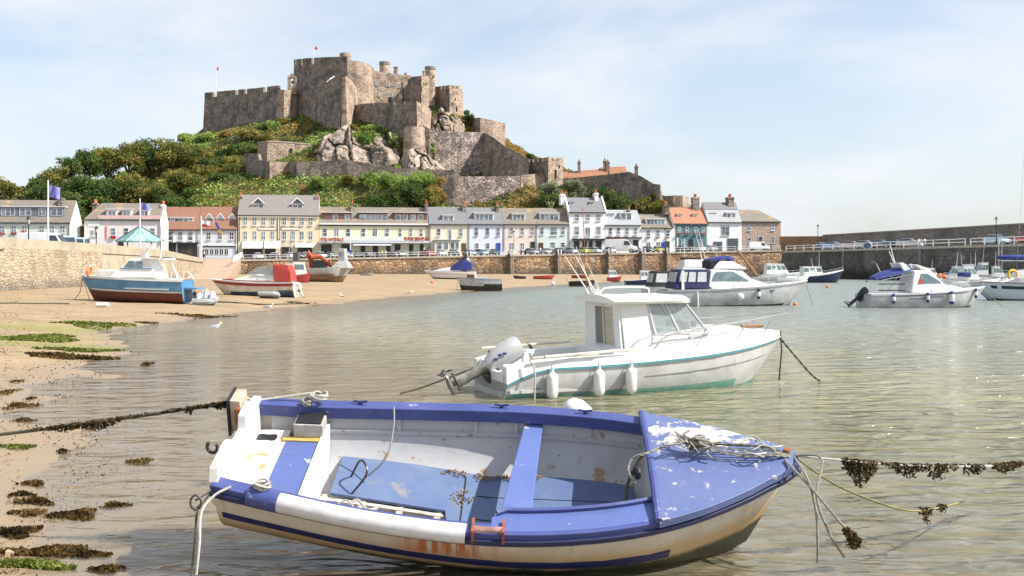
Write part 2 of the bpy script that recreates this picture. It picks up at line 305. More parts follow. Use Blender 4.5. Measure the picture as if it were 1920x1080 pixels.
# ---- water
def watermat():
    m = bpy.data.materials.new('harbour_water'); m.use_nodes = True; t = m.node_tree; b = t.nodes['Principled BSDF']; A = t.nodes.new; L = t.links.new
    g = A('ShaderNodeNewGeometry')
    def nz(scale, det, sx, ro=.5, dist=0):
        mp = A('ShaderNodeMapping'); mp.inputs['Scale'].default_value = sx; mp.inputs['Rotation'].default_value = (0, 0, -.10); L(g.outputs['Position'], mp.inputs[0])
        n = A('ShaderNodeTexNoise'); n.inputs['Scale'].default_value = scale; n.inputs['Detail'].default_value = det; n.inputs['Roughness'].default_value = ro; n.inputs['Distortion'].default_value = dist; L(mp.outputs[0], n.inputs[0]); return n.outputs[0]
    b.inputs['IOR'].default_value = 1.333
    x = A('ShaderNodeMix'); x.data_type = 'RGBA'; x.inputs['A'].default_value = (.275,.25,.135,1); x.inputs['B'].default_value = (.22,.215,.15,1)
    mr = A('ShaderNodeMapRange'); mr.inputs['From Min'].default_value = .4; mr.inputs['From Max'].default_value = .62; L(nz(.12, 4, (.5, 1, 1)), mr.inputs['Value']); L(mr.outputs[0], x.inputs['Factor'])
    sy = A('ShaderNodeSeparateXYZ'); L(g.outputs['Position'], sy.inputs[0]); fr = A('ShaderNodeMapRange'); fr.inputs['From Min'].default_value = 18; fr.inputs['From Max'].default_value = 60
    L(sy.outputs[1], fr.inputs['Value']); x2 = A('ShaderNodeMix'); x2.data_type = 'RGBA'; L(fr.outputs[0], x2.inputs['Factor']); L(x.outputs['Result'], x2.inputs['A']); x2.inputs['B'].default_value = (.185,.21,.185,1)
    sx_ = A('ShaderNodeMath'); sx_.operation = 'MULTIPLY_ADD'; L(sy.outputs[1], sx_.inputs[0]); sx_.inputs[1].default_value = .16; L(sy.outputs[0], sx_.inputs[2])
    fx = A('ShaderNodeMapRange'); fx.inputs['From Min'].default_value = 6; fx.inputs['From Max'].default_value = -7; L(sx_.outputs[0], fx.inputs['Value'])
    x3 = A('ShaderNodeMix'); x3.data_type = 'RGBA'; L(fx.outputs[0], x3.inputs['Factor']); L(x2.outputs['Result'], x3.inputs['A']); x3.inputs['B'].default_value = (.35,.295,.205,1)
    L(x3.outputs['Result'], b.inputs['Base Color'])
    ro = A('ShaderNodeMapRange'); ro.inputs['From Min'].default_value = 10; ro.inputs['From Max'].default_value = 90; ro.inputs['To Min'].default_value = .05; ro.inputs['To Max'].default_value = .30; L(sy.outputs[1], ro.inputs['Value']); L(ro.outputs[0], b.inputs['Roughness'])
    a = A('ShaderNodeMath'); a.operation = 'MULTIPLY_ADD'; L(nz(1.15, 2, (.82, 1.8, 1), .5, .6), a.inputs[0]); a.inputs[1].default_value = .56
    a2 = A('ShaderNodeMath'); a2.operation = 'MULTIPLY_ADD'; L(nz(5.5, 3, (.45, 1.3, 1), .5, .3), a2.inputs[0]); a2.inputs[1].default_value = .075; L(a2.outputs[0], a.inputs[2])
    a3 = A('ShaderNodeMath'); a3.operation = 'MULTIPLY'; L(nz(16, 2, (.5, 1.2, 1)), a3.inputs[0]); a3.inputs[1].default_value = .010; L(a3.outputs[0], a2.inputs[2])
    bp = A('ShaderNodeBump'); bp.inputs['Strength'].default_value = 1; bp.inputs['Distance'].default_value = .9
    at_ = A('ShaderNodeAttribute'); at_.attribute_name = 'depth'
    # ripples die down where it is only a film of water
    q = A('ShaderNodeMapRange'); q.inputs['From Min'].default_value = .02; q.inputs['From Max'].default_value = .35; q.inputs['To Min'].default_value = .12; q.inputs['To Max'].default_value = 1.0; L(at_.outputs['Fac'], q.inputs['Value']); L(q.outputs[0], bp.inputs['Strength'])
    L(a.outputs[0], bp.inputs['Height']); L(bp.outputs[0], b.inputs['Normal'])
    # shallow water is clear: mud opacity grows with depth
    e = A('ShaderNodeMapRange'); e.inputs['From Min'].default_value = 0; e.inputs['From Max'].default_value = .55; L(at_.outputs['Fac'], e.inputs['Value'])
    p = A('ShaderNodeMath'); p.operation = 'POWER'; L(e.outputs[0], p.inputs[0]); p.inputs[1].default_value = .6
    gl = A('ShaderNodeBsdfGlossy'); gl.inputs['Roughness'].default_value = .06; L(bp.outputs[0], gl.inputs['Normal'])
    tr = A('ShaderNodeBsdfTransparent'); fz = A('ShaderNodeFresnel'); fz.inputs['IOR'].default_value = 1.333; L(bp.outputs[0], fz.inputs['Normal'])
    ms = A('ShaderNodeMixShader'); L(fz.outputs[0], ms.inputs[0]); L(tr.outputs[0], ms.inputs[1]); L(gl.outputs[0], ms.inputs[2])
    mo = A('ShaderNodeMixShader'); L(p.outputs[0], mo.inputs[0]); L(ms.outputs[0], mo.inputs[1]); L(b.outputs[0], mo.inputs[2])
    L(mo.outputs[0], t.nodes['Material Output'].inputs[0]); return m
xw = lin((-4000,-120,3),(-120,-30,12),(-30,-3,110),(-3,20,25),(20,110,16),(110,4000,4)); yw = lin((-60,3,4),(3,30,90),(30,80,80),(80,270,60),(270,5000,5))
gridmesh(xw, yw, lambda X, Y: X*0+0.0, 'harbour_water', watermat(), attr=lambda X, Y: np.maximum(-bz(X, Y), 0)+np.where(Y > 290, 2, 0))
# ---- stone materials
golden = stone('golden_quay_stone', [(.36,.22,.12),(.50,.34,.20),(.44,.27,.16),(.20,.13,.09),(.54,.42,.29)], 1.0, (.22,.165,.12), .06, (.15,.10,.07), .22, (.48,.60), .14, lowz=(.8,2.9,(.10,.09,.065)))
paler = stone('pale_harbour_stone', [(.45,.36,.25),(.52,.43,.31),(.34,.27,.20),(.48,.38,.26),(.28,.23,.18)], .42, (.40,.32,.22), .05, (.26,.2,.13), .3, (.52,.66), .07, lowz=(.8,2.0,(.15,.13,.11)))
darkq = stone('pier_stone', [(.15,.14,.125),(.21,.19,.17),(.12,.11,.10),(.26,.235,.2)], 1.2, (.11,.105,.095), .04, (.06,.06,.05), .12, (.45,.6), .08, lowz=(1.2,3.2,(.022,.024,.018)))
capst = mt('cap_stone', (.52,.47,.39), (.40,.35,.28), 1.5, .85)
concr = mt('harbour_concrete', (.40,.345,.25), (.31,.27,.20), .8, .9, c3=(.19,.20,.07), s3=.6, r3=(.62,.7))
asphalt = mt('asphalt', (.13,.13,.13), (.17,.165,.16), 1.2, .9)
whitep = mt('white_paint', (.78,.78,.77), (.70,.70,.69), 3, .45)
def strip(name, pts, kind=None, **k):
    pass
def line_y(px, Y0, m): return Y0/(1-m*(px-960)/F)
QY0, FY0, SL = 247.0, 260.0, .15
def qpt(px, off=0.0):
    Y = line_y(px, QY0, SL); return V((X_(px, Y), Y, 0))
def qz(px): return Z_(487-(px-450)*.0178, line_y(px, QY0, SL))
QD = V((1, SL, 0)).normalized(); QN = V((SL, -1, 0)).normalized()     # along the quay; towards the viewer
def wallseg(m, P, Q, z0a, z1a, z0b, z1b, t, mi=0, batter=0.0):
    """wall between plan points P,Q; thickness t goes away from the viewer"""
    d = (V(Q)-V(P)); d.z = 0; n = V((-d.y, d.x, 0)).normalized()*t; b = -V((-d.y, d.x, 0)).normalized()
    def v(p, z, o=0): return V((p[0], p[1], z))+b*o
    lo = [v(P, z0a, batter*(z1a-z0a)), v(Q, z0b, batter*(z1b-z0b)), v(Q, z0b)+n, v(P, z0a)+n]
    hi = [v(P, z1a), v(Q, z1b), v(Q, z1b)+n, v(P, z1a)+n]
    m.hexa(lo, hi, mi)
# ---- harbour wall on the left
hw = empty('harbour_wall', 'tall pale rubble harbour wall along the left of the beach', 'wall', (-52, 130, 0))
LW = [(-560, 40), (-200, 60), (0, 80), (190, 100), (312, 133), (378, 176)]
P = [V((X_(a, Y), Y, 0)) for a, Y in LW]
m = MB(); c = MB(); cc = MB()
tops = [5.1, 4.95, 4.8, 4.72, 4.66, 4.0]
for i in range(5):
    pier = (i == 3)
    wallseg(cc if pier else m, P[i], P[i+1], -.8, tops[i]-.75, -.8, tops[i+1]-.75, 3, batter=.05)
    wallseg(c, P[i]+V((0, -.12 if not pier else -.3, 0)), P[i+1]+V((0, -.12 if not pier else -.3, 0)), tops[i]-.75, tops[i], tops[i+1]-.75, tops[i+1], 1.0)
m.build('masonry', paler, hw, True); c.build('coping', concr, hw, True); cc.build('render_panel', concr, hw, True, label='smooth rendered length of the wall')
# return wall along the slip
m = MB(); R0 = P[5]; R1 = V((X_(388, 235), 235, 0)); wallseg(m, R0, R1, -.5, 4.0, 1, 4.45, 1.2); m.build('return_wall', paler, hw, True)
# ---- slipway
slipm = stone('slipway_setts', [(.42,.28,.21),(.47,.33,.25),(.36,.25,.19)], .5, (.3,.22,.17), .05, (.3,.24,.17), .3, (.5,.62), .02)
m = MB(); s0 = V((X_(340, 140), 140, .55)); s1 = V((X_(420, 140), 140, .55)); s2 = V((X_(452, 244), 244, 4.5)); s3 = V((X_(380, 244), 244, 4.5))
s0.x -= 2; m.add([s0, s1, s2, s3, s0-V((0,0,3)), s1-V((0,0,3)), s2-V((0,0,6)), s3-V((0,0,6))], [(0,1,2,3),(4,0,3,7),(0,4,5,1),(1,5,6,2)]); m.build('slipway', slipm, kind='structure')
# ---- quay wall
qw = empty('quay_wall', 'long golden brown stone quay wall under the row of houses', 'wall', (0, 247, 0)); m = MB(); c = MB()
pxs = [452, 600, 760, 900, 1060, 1240, 1466]
for a, b in zip(pxs[:-1], pxs[1:]):
    wallseg(m, qpt(a), qpt(b), -1, qz(a)-.35, -1, qz(b)-.35, 2.5, batter=.06)
    wallseg(c, qpt(a)+QN*.15, qpt(b)+QN*.15, qz(a)-.35, qz(a), qz(b)-.35, qz(b), 1.0)
m.build('masonry', golden, qw, True); c.build('coping', capst, qw, True)
m = MB(); wallseg(m, V((X_(436, 185), 185, 0)), qpt(452), .2, 2.2, -1, qz(452), .8); m.build('ramp_wall', paler, qw, True)
# ---- quay road and promenade (one paved sheet that steps with the ground)
m = MB()
def road(px): p = qpt(px)-QN*.85; return V((p.x, p.y, qz(px)-.02))
rp = [road(a) for a in pxs]; bk = [V((p.x-QN.x*60, p.y-QN.y*60, p.z+.9)) for p in rp]
for i in range(6): m.add([rp[i], rp[i+1], bk[i+1], bk[i]], [(0,1,2,3)])
lz = [3.9, 3.9, 3.9, 3.85, 3.8, 3.3]
Q = [V((P[i].x, P[i].y+.85, lz[i])) for i in range(6)]; E = V((R1.x-.3, R1.y, 4.3)); G = V((s3.x, 247, 4.5))
bkL = [V((-900, 40, 3.9)), V((-600, 60, 3.9)), V((-400, 80, 3.9)), V((-300, 120, 3.9)), V((-250, 160, 3.9)), V((-230, 240, 4.4))]
for i in range(5): m.add([Q[i], Q[i+1], bkL[i+1], bkL[i]], [(0,1,2,3)])
m.add([Q[5], E, V((-230, 250, 4.5)), bkL[5]], [(0,1,2,3)]); m.add([E, G, V((-90, 320, 4.6)), V((-230, 320, 4.6)), V((-230, 250, 4.5))], [(0,1,2,3,4)])
m.add([G, rp[0], bk[0], V((-90, 320, 4.6))], [(0,1,2,3)])
m.build('quay_road', asphalt, kind='structure')
# ---- pier on the right
pr = empty('stone_pier', 'dark stone pier running towards the viewer on the right, topped by a high parapet', 'pier', (75, 215, 0))
PT = 6.35; A0 = V((X_(1466, 255), 255, 0)); A1 = V((82.7, 172.5, 0)); dirp = (A1-A0).normalized(); A2 = A0+dirp*190; nb = V((-dirp.y, dirp.x, 0)); nb = nb if nb.x > 0 else -nb
m = MB(); wallseg(m, A0, A2, -2, PT-.45, -2, PT-.45, 16, batter=.07)
m.build('masonry', darkq, pr, True)
c = MB(); wallseg(c, A0-nb*.1, A2-nb*.1, PT-.45, PT, PT-.45, PT, 1.2); c.build('coping', capst, pr, True)
m = MB(); m.add([A0+nb*1.1+V((0,0,PT-.05)), A2+nb*1.1+V((0,0,PT-.05)), A2+nb*16+V((0,0,PT-.05)), A0+nb*16+V((0,0,PT-.05))]+[A0+nb*1.1+V((0,0,PT-.4)), A2+nb*1.1+V((0,0,PT-.4)), A2+nb*16+V((0,0,PT-.4)), A0+nb*16+V((0,0,PT-.4))], [(0,1,2,3),(4,5,6,7),(0,1,5,4),(2,3,7,6)]); m.build('deck', asphalt, pr, True)
m = MB(); B0 = A0+nb*14-dirp*6; B2 = A2+nb*14; wallseg(m, B0, B2, PT-.3, 10.2, PT-.3, 10.2, 2.4, batter=.03); m.build('parapet', stone('parapet_stone', [(.24,.21,.18),(.30,.26,.22),(.19,.17,.15)], .9, (.18,.16,.14), .05, (.13,.12,.1), .1, (.45,.62), .06), pr, True)
c = MB(); wallseg(c, B0-nb*.1, B2-nb*.1, 10.2, 10.5, 10.2, 10.5, 2.7); c.build('parapet_coping', mt('dark_cap', (.2,.18,.16), (.26,.23,.2), 1), pr, True)
# brown sunlit wall joining pier and houses
ow_ = MB(); wallseg(ow_, V((X_(1462, 268), 268, 0)), B0+V((3, 1, 0)), 6, 10.2, 6, 10.2, 1.5); ow_.build('end_wall', mt('brown_render', (.34,.19,.10), (.27,.15,.08), .5, .9), label='low brown sunlit wall beside the stone house', cat='wall')
# ---- hill
CP = [(0,244,470),(200,246,470),(450,262,470),(800,275,468),(1200,285,462),(1420,290,468),(1600,300,505),
 (0,290,350),(60,292,362),(130,295,400),(250,300,400),(330,298,400),(380,296,392),(460,296,380),(560,298,382),(700,298,385),(860,300,388),(950,300,382),(1060,304,388),(1150,304,396),(1210,304,384),(1250,304,398),(1310,300,420),(1400,296,445),
 (400,306,345),(460,309,342),(505,305,340),(560,302,339),(640,300,342),(700,299,347),(760,302,352),(810,312,352),(880,312,352),(960,309,352),(850,302,374),(950,302,374),(1020,304,372),(1100,312,370),(1200,300,382),(1235,296,384),
 (150,315,370),(250,325,345),(320,330,310),(360,345,262),(400,345,262),(350,315,330),(420,325,300),(470,330,285),(520,338,252),(550,345,232),(600,335,252),(560,325,280),
 (520,330,300),(600,316,300),(620,322,272),(660,328,252),(700,325,262),(740,318,285),(790,318,300),(866,316,347),(915,317,347),(960,308,347),(835,316,335),(990,306,342),(640,345,225),(700,345,210),(760,345,210),(830,342,205),(870,340,225),(800,330,225),
 (905,330,262),(950,335,280),(990,330,300),(1040,325,330),(1150,322,345),(1230,305,365),(1280,302,384),(1330,302,415),
 (380,385,240),(560,385,215),(700,385,200),(850,385,215),(960,370,290),(1100,350,345),(1250,340,385),(1330,340,430),
 (0,330,350),(-200,300,380),(-200,360,400),(150,360,352),(280,370,335),(0,400,400),(250,430,400),(600,440,300),(900,430,330),(1150,420,420),(1330,400,470),(700,500,480),(0,500,490),(1200,500,500),(-250,500,490),(-250,245,470)]
cx = np.array([X_(p, Y) for p, Y, y in CP]); cy = np.array([Y for p, Y, y in CP], float); cz = np.array([Z_(y, Y) for p, Y, y in CP])
D = np.hypot(cx[:,None]-cx, cy[:,None]-cy); wt = np.linalg.solve(D+np.eye(len(cx))*-1e-6, cz-cz.mean())
def hz(x, y):
    x = np.asarray(x, float); y = np.asarray(y, float); o = np.full(x.shape, cz.mean())
    for a, b, k in zip(cx, cy, wt): o = o+k*np.hypot(x-a, y-b)
    return np.clip(o, -3, 80)
def hzf(x, y): return float(hz(np.array([x]), np.array([y]))[0])
hillm = mt('hill_turf', (.085,.085,.022), (.17,.115,.035), .12, .95, bump=.5, bscale=.6, co='Position', c3=(.05,.065,.02), s3=.25, r3=(.45,.6))
def hzn(X, Y):
    z = hz(X, Y); e = np.clip((Y-277)/8, 0, 1)
    return np.minimum(z, 4.0+e*90)
gridmesh(lin((-220,150,150)), lin((268,345,90),(345,520,40)), hzn, 'hill', hillm)
# ================================================================== CASTLE
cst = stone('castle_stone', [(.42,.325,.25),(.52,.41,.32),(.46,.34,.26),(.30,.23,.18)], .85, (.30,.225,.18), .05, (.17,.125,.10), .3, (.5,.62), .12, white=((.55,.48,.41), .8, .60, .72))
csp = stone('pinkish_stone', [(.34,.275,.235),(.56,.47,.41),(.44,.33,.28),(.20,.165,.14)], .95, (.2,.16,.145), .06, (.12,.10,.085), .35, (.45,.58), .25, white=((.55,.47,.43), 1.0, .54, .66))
csd = stone('castle_stone_shaded', [(.285,.225,.185),(.38,.305,.25),(.195,.155,.13)], .85, (.15,.125,.11), .05, (.09,.085,.07), .3, (.45,.6), .12, white=((.50,.46,.41), .8, .57, .68))  # darker copy of the castle stone: shade of faces turned from the sun, as colour
copi = mt('coping_stone', (.50,.42,.33), (.40,.33,.26), 2, .9)
blk = mt('dark_opening', (.012,.012,.014), rough=.5)
def fwall(name, pts, th, mat, par, cren=0, ch=1.3, batter=.05, cop=False, label=None, gapf=.34):
    """pts: (px, top, bottom, Y). solid wall with thickness th; cren = number of merlons per segment"""
    m = MB(); W = [V((X_(p, Y), Y, 0)) for p, t, b, Y in pts]; T = [Z_(t, Y) for p, t, b, Y in pts]; B = [Z_(b, Y) for p, t, b, Y in pts]
    rl = []; n = len(pts)
    for i in range(n):
        d = (W[min(i+1, n-1)]-W[max(i-1, 0)]).normalized(); nb_ = V((-d.y, d.x, 0))
        h = T[i]-B[i]; tt = T[i]-(ch if cren else 0)
        f0 = W[i]-nb_*h*batter; bk_ = W[i]+V((0, th, 0))
        rl.append([V((f0.x, f0.y, B[i])), V((W[i].x, W[i].y, tt)), V((bk_.x, bk_.y, tt)), V((bk_.x, bk_.y, B[i]))])
    m.loft(rl)
    for i in range(n-1 if cren else 0):
        d = W[i+1]-W[i]; k = max(1, round(cren*d.length/(W[-1]-W[0]).length)); nb_ = V((-d.y, d.x, 0)).normalized()
        for j in range(k):
            a0 = (j+.0)/k; a1 = (j+1-gapf)/k
            if j == k-1: a1 = 1-.02
            p = W[i]+d*a0; q = W[i]+d*a1; za = T[i]*(1-a0)+T[i+1]*a0; zb = T[i]*(1-a1)+T[i+1]*a1
            m.hexa([V((p.x, p.y, za-ch-.05)), V((q.x, q.y, zb-ch-.05)), V((q.x+nb_.x, q.y+nb_.y, zb-ch-.05)), V((p.x+nb_.x, p.y+nb_.y, za-ch-.05))],
                   [V((p.x, p.y, za)), V((q.x, q.y, zb)), V((q.x+nb_.x, q.y+nb_.y, zb)), V((p.x+nb_.x, p.y+nb_.y, za))])
    o = m.build(name, mat, par, par is not None, label=label)
    if cop:
        c = MB()
        for i in range(n-1):
            d = W[i+1]-W[i]; nb_ = V((-d.y, d.x, 0)).normalized(); wallseg(c, W[i]-nb_*.15, W[i+1]-nb_*.15, T[i]+.003, T[i]+.3, T[i+1]+.003, T[i+1]+.3, 1.2)
        c.build('coping', copi, o, True)
    return o
def rtower(name, px, rpx, top, bot, Y, mat, par, cap=True, n=20, taper=1.12, capm=None, capr=1.12, caph=.9):
    r = rpx*Y/F; m = MB(); c = V((X_(px, Y), Y, Z_(bot, Y))); h = Z_(top, Y)-c.z
    m.cyl(c, r*taper, h, n, r2=r); o = m.build(name, mat, par, par is not None, smooth=True)
    if cap: q = MB(); q.cyl(c+V((0,0,h-caph)), r*capr, caph+.1, n); q.build('parapet_ring', capm or mat, o, True, smooth=True)
    return o
def onwall(name, px, y0, y1, wpx, Y, par, mats, frame=None, d=.5):
    """small opening: dark box standing 4 cm proud in front of depth Y"""
    x = X_(px, Y); w_ = wpx*Y/F; z1 = Z_(y0, Y); z0 = Z_(y1, Y)
    m = MB(); m.b2((x-w_/2, Y-.06, z0), (x+w_/2, Y+d, z1)); o = m.build(name, mats, par, True)
    if frame:
        f = MB(); t = .09
        f.b2((x-w_/2-t, Y-.12, z0-t), (x-w_/2, Y+d, z1+t)); f.b2((x+w_/2, Y-.12, z0-t), (x+w_/2+t, Y+d, z1+t)); f.b2((x-w_/2, Y-.12, z1), (x+w_/2, Y+d, z1+t)); f.b2((x-w_/2, Y-.12, z0-t), (x+w_/2, Y+d, z0)); f.b2((x-.05, Y-.12, z0), (x+.05, Y+d, z1)); f.b2((x-w_/2, Y-.11, (z0+z1)/2-.05), (x+w_/2, Y+d, (z0+z1)/2+.05))
        f.build('window_frame', frame, o, True)
    return o
ca = empty('castle', 'brown stone castle with drum keep and turrets crowning the hill', 'castle', (-45, 350, 40))
# left curtain
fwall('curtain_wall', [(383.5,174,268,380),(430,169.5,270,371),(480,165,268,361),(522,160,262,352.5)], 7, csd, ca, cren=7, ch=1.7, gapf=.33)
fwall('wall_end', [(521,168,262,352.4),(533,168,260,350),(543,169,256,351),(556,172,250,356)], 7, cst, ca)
# bell cote
m = MB(); Yb = 352; a = at(539, 170, Yb); b = at(556, 170, Yb); z0 = a.z-1; z1 = Z_(146, Yb); za = Z_(137.5, Yb); xm = (a.x+b.x)/2
m.prism([(a.x, Yb), (b.x, Yb), (b.x, Yb+1.4), (a.x, Yb+1.4)], z0, Z_(160, Yb))
m.b2((a.x, Yb, Z_(160, Yb)), (xm-.75, Yb+1.4, z1)); m.b2((xm+.75, Yb, Z_(160, Yb)), (b.x, Yb+1.4, z1))
m.hexa([V((a.x-.15, Yb-.1, z1)), V((b.x+.15, Yb-.1, z1)), V((b.x+.15, Yb+1.5, z1)), V((a.x-.15, Yb+1.5, z1))], [V((xm-.1, Yb-.1, za)), V((xm+.1, Yb-.1, za)), V((xm+.1, Yb+1.5, za)), V((xm-.1, Yb+1.5, za))])
bc = m.build('bell_cote', cst, ca, True); m = MB(); m.lathe((xm, Yb+.7, Z_(156, Yb)), [(.45,0),(.4,.3),(.28,.8),(.1,1)], 10); m.build('bell', mt('bronze', (.1,.09,.05), metal=.6, rough=.5), bc, True)
# keep
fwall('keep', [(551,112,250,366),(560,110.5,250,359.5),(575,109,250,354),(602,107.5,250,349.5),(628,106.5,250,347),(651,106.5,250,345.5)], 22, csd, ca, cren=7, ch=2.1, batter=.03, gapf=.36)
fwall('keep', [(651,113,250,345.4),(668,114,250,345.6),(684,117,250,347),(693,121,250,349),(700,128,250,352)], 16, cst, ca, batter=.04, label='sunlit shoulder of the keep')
t_ = rtower('round_turret', 647.5, 10, 101, 116, 352, cst, ca, taper=1, capr=1.08); 
fwall('bastion', [(556,170,262,357),(578,169,262,350),(602,167,262,343),(625,163,255,338),(642,152,250,334.5)], 8, csd, ca, batter=.06)
fwall('watch_tower', [(641,146,252,333.6),(648,142,250,333.2),(656,148,248,336),(664,160,246,341)], 9, cst, ca, batter=.04)
fwall('buttress', [(664,160,250,341),(672,178,250,343),(684,196,250,344)], 6, cst, ca, batter=.08)
m = MB(); m.tube([at(612,154,341), at(618,149,341.3), at(627,143,345)], .12, 5); m.build('handrail', whitep, ca, True)
# great hall
fwall('great_hall', [(697,132,222,350.9),(715,135,222,351.6),(745,139,222,353),(772,142,222,354.3)], 14, cst, ca, batter=.01)
glass = mt('window_glass', (.16,.20,.25), (.30,.35,.41), .9, .08, spec=.8, co='Position', ramp=(.35,.65), detail=2)
for px, y0, y1 in ((706,153,160),(727.5,155,162),(748,157.5,164.5),(709,173,180),(733,174,181),(751.5,178,185)): onwall('window', px, y0, y1, 5, 350.7+(px-697)*.045, ca, glass, frame=whitep)
onwall('door', 731.5, 182, 192, 5, 352.0, ca, blk)
m = MB(); m.tube([at(697,146,350.9), at(698,192,350.4)], .15, 5); m.build('drainpipe', blk, ca, True); m = MB(); m.tube([at(754.5,153,353.2), at(755.5,190,353)], .15, 5); m.build('drainpipe', blk, ca, True)
gcap = mt('grey_cap', (.15,.15,.14), (.2,.19,.17), 1, .8)
rtower('round_turret', 721, 9.3, 117, 138, 358, cst, ca, taper=1.0, capm=gcap, capr=1.09)
for px, w_, y0, y1, Y in ((741.5,7,126.5,142,357),(760,4,138,146,357),(794,4,134,146,350)):
    m = MB(); a = at(px-w_/2, y1, Y); b = at(px+w_/2, y0, Y); m.b2((a.x, Y, a.z), (b.x, Y+1.3, b.z)); m.b2((a.x-.12, Y-.12, b.z+.003), (b.x+.12, Y+1.42, b.z+.3)); m.build('chimney', cst, ca, True)
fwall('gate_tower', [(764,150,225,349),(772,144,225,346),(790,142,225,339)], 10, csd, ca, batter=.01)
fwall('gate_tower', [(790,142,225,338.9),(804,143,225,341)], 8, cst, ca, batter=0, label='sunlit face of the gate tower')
m = MB()
for i in range(7): p = at(778+i*3.8 if i < 4 else 791+(i-3)*3.2, 157.5, 0+338.4 if i > 3 else 343.6-i*1.35); m.box(p, (.35, .7, .9))
m.build('machicolation', csd, ca, True)
rtower('tall_round_turret', 806.5, 9, 126, 232, 345, cst, ca, taper=1.12, capm=gcap, capr=1.13, caph=.8)
onwall('slit', 813, 142, 144.5, 1.6, 343.4, ca, blk, d=1.5)
fwall('square_tower', [(814,163,232,351),(822,162,232,347.5),(843,159.5,234,338)], 10, csd, ca, cren=4, ch=1.0, batter=0)
fwall('square_tower', [(843,159.5,240,337.9),(866,161.5,240,342)], 9, cst, ca, cren=3, ch=1.0, batter=0, label='sunlit face of the square tower')
onwall('slit', 853.5, 184, 187.5, 3, 339.6, ca, blk); onwall('slit', 848.5, 193, 196, 2, 338.6, ca, blk); onwall('slit', 856.5, 200, 209, 1.6, 340, ca, blk)
# middle bastion
fwall('middle_bastion', [(664,197,256,341),(684,194,258,336),(720,192.5,262,329.5),(781,189.5,268,320)], 9, csd, ca, cren=6, ch=.7, gapf=.12)
fwall('middle_bastion', [(781,189.5,270,319.9),(792,195,270,320.6),(805,203,270,322.5)], 8, cst, ca, label='sunlit flank of the middle bastion')
fwall('gun_block', [(836,232,262,326),(852,231,262,327),(870,231.5,262,329.5)], 4, cst, ca, batter=.02)
fwall('seaward_block', [(868,223,275,343),(900,220.5,275,329)], 9, csd, ca, batter=0)
fwall('seaward_block', [(900,220.5,280,328.9),(924,226,285,330),(947,231,290,332.5)], 9, cst, ca, batter=0, label='sunlit end of the seaward block')
gb = fwall('grand_battery', [(793,234,352,319.5),(805,241,352,318.5),(830,245,352,318.5),(870,247.5,352,320),(906,248,352,322)], 8, csp, ca, batter=.12)
fwall('grand_battery', [(906,248,352,321.9),(925,258,352,315),(945,273,352,309.5),(970,287,352,308),(992,297,352,306.5)], 8, csd, ca, batter=.10, label='shaded side of the grand battery')
rtower('round_bastion', 777, 19, 239, 290, 317, cst, ca, cap=False, taper=1.15)
# outworks: separate walls lower down
o = fwall('lower_wall', [(458,287,352,316),(484,287.5,352,311.3),(486,300,352,310.9),(505,303.5,352,307.5)], 4, csd, None); tagp(o, 'dark corner of fortress wall at the far left end of the lower defences', 'wall')
o = fwall('lower_wall', [(505.3,303.5,352,307.4),(541,303.5,352,309.6)], 4, cst, None); tagp(o, 'short sunlit stretch of fortress wall below the white coped battery', 'wall')
o = fwall('lower_wall', [(541.3,303.5,352,309.4),(557,303,352,304),(600,302,355,303.8),(650,300,358,302.5)], 4, csd, None); tagp(o, 'dark fortress wall along the foot of the pale crags', 'wall')
o = fwall('lower_wall', [(650.3,300,360,302.3),(700,307,364,301.5),(752,315,375,300.5),(800,317.5,380,300),(850,318.5,385,299)], 4, csd, None); tagp(o, 'long overgrown fortress wall behind the big green and orange bush', 'wall')
o = fwall('lower_wall', [(850.3,318.5,385,299),(858,325,385,299.4),(868,333,385,300)], 4, csd, None, batter=0); tagp(o, 'narrow pale stepped wall end right of the orange bush', 'wall')
bt = fwall('coped_battery', [(483,268,312,328),(502,265.5,312,320),(540,267.5,312,322),(583,271.5,312,324.6)], 6, cst, None, cop=True); tagp(bt, 'low sunlit stone battery with pale coping left of the crags', 'battery')
onwall('embrasure', 546, 278, 285.5, 3, 321.8, bt, blk)
o = fwall('lower_wall', [(866,331,392,300.8),(915,330.5,392,302.4),(976,330,392,305)], 4, csp, None); tagp(o, 'broad mottled grey wall directly above the lavender and pink houses', 'wall')
o = fwall('lower_wall', [(976.3,328,392,304.9),(1000,326.5,392,306.5),(1023,325,392,308.5)], 4, cst, None); tagp(o, 'sunlit brown wall with a narrow dark doorway', 'wall'); onwall('doorway', 991, 351, 367.5, 3.4, 305.2, o, blk, d=2)
ct = empty('crenellated_gatehouse', 'small square crenellated tower right of the grand battery', 'tower', at(1020, 335, 310))
fwall('tower_wall', [(985,299,345,319),(1028,295,345,306)], 7, csd, ct, cren=5, ch=1.0, batter=0); fwall('tower_wall', [(1028,294.5,348,305.9),(1056,296.5,348,309.5)], 7, cst, ct, cren=3, ch=1.0, batter=0, gapf=.2)
onwall('doorway', 1042, 318, 334, 3.4, 307.4, ct, blk); onwall('slit', 1049, 309, 315, 1.6, 308.4, ct, blk)
o = fwall('outer_wall', [(1046,335.5,400,318),(1090,332,400,312),(1140,327,400,306),(1180,322,400,301),(1203,331,400,298.5),(1226,345,400,296.5)], 4, csd, None); tagp(o, 'long dark outer wall sloping down at the right end of the castle', 'wall')
o = fwall('outer_wall', [(1226,345,400,296.4),(1238,346,400,294.5),(1243,372,400,294.8)], 4, csd, None); tagp(o, 'short end wall where the castle defences drop to the path', 'wall')
o = fwall('bastion', [(1243,367.5,398,302),(1262,366.5,398,299),(1280,366.5,398,298.6),(1292,370,398,303)], 5, cst, None, batter=.02); tagp(o, 'low rounded stone bastion behind the red roofed teal house', 'bastion')
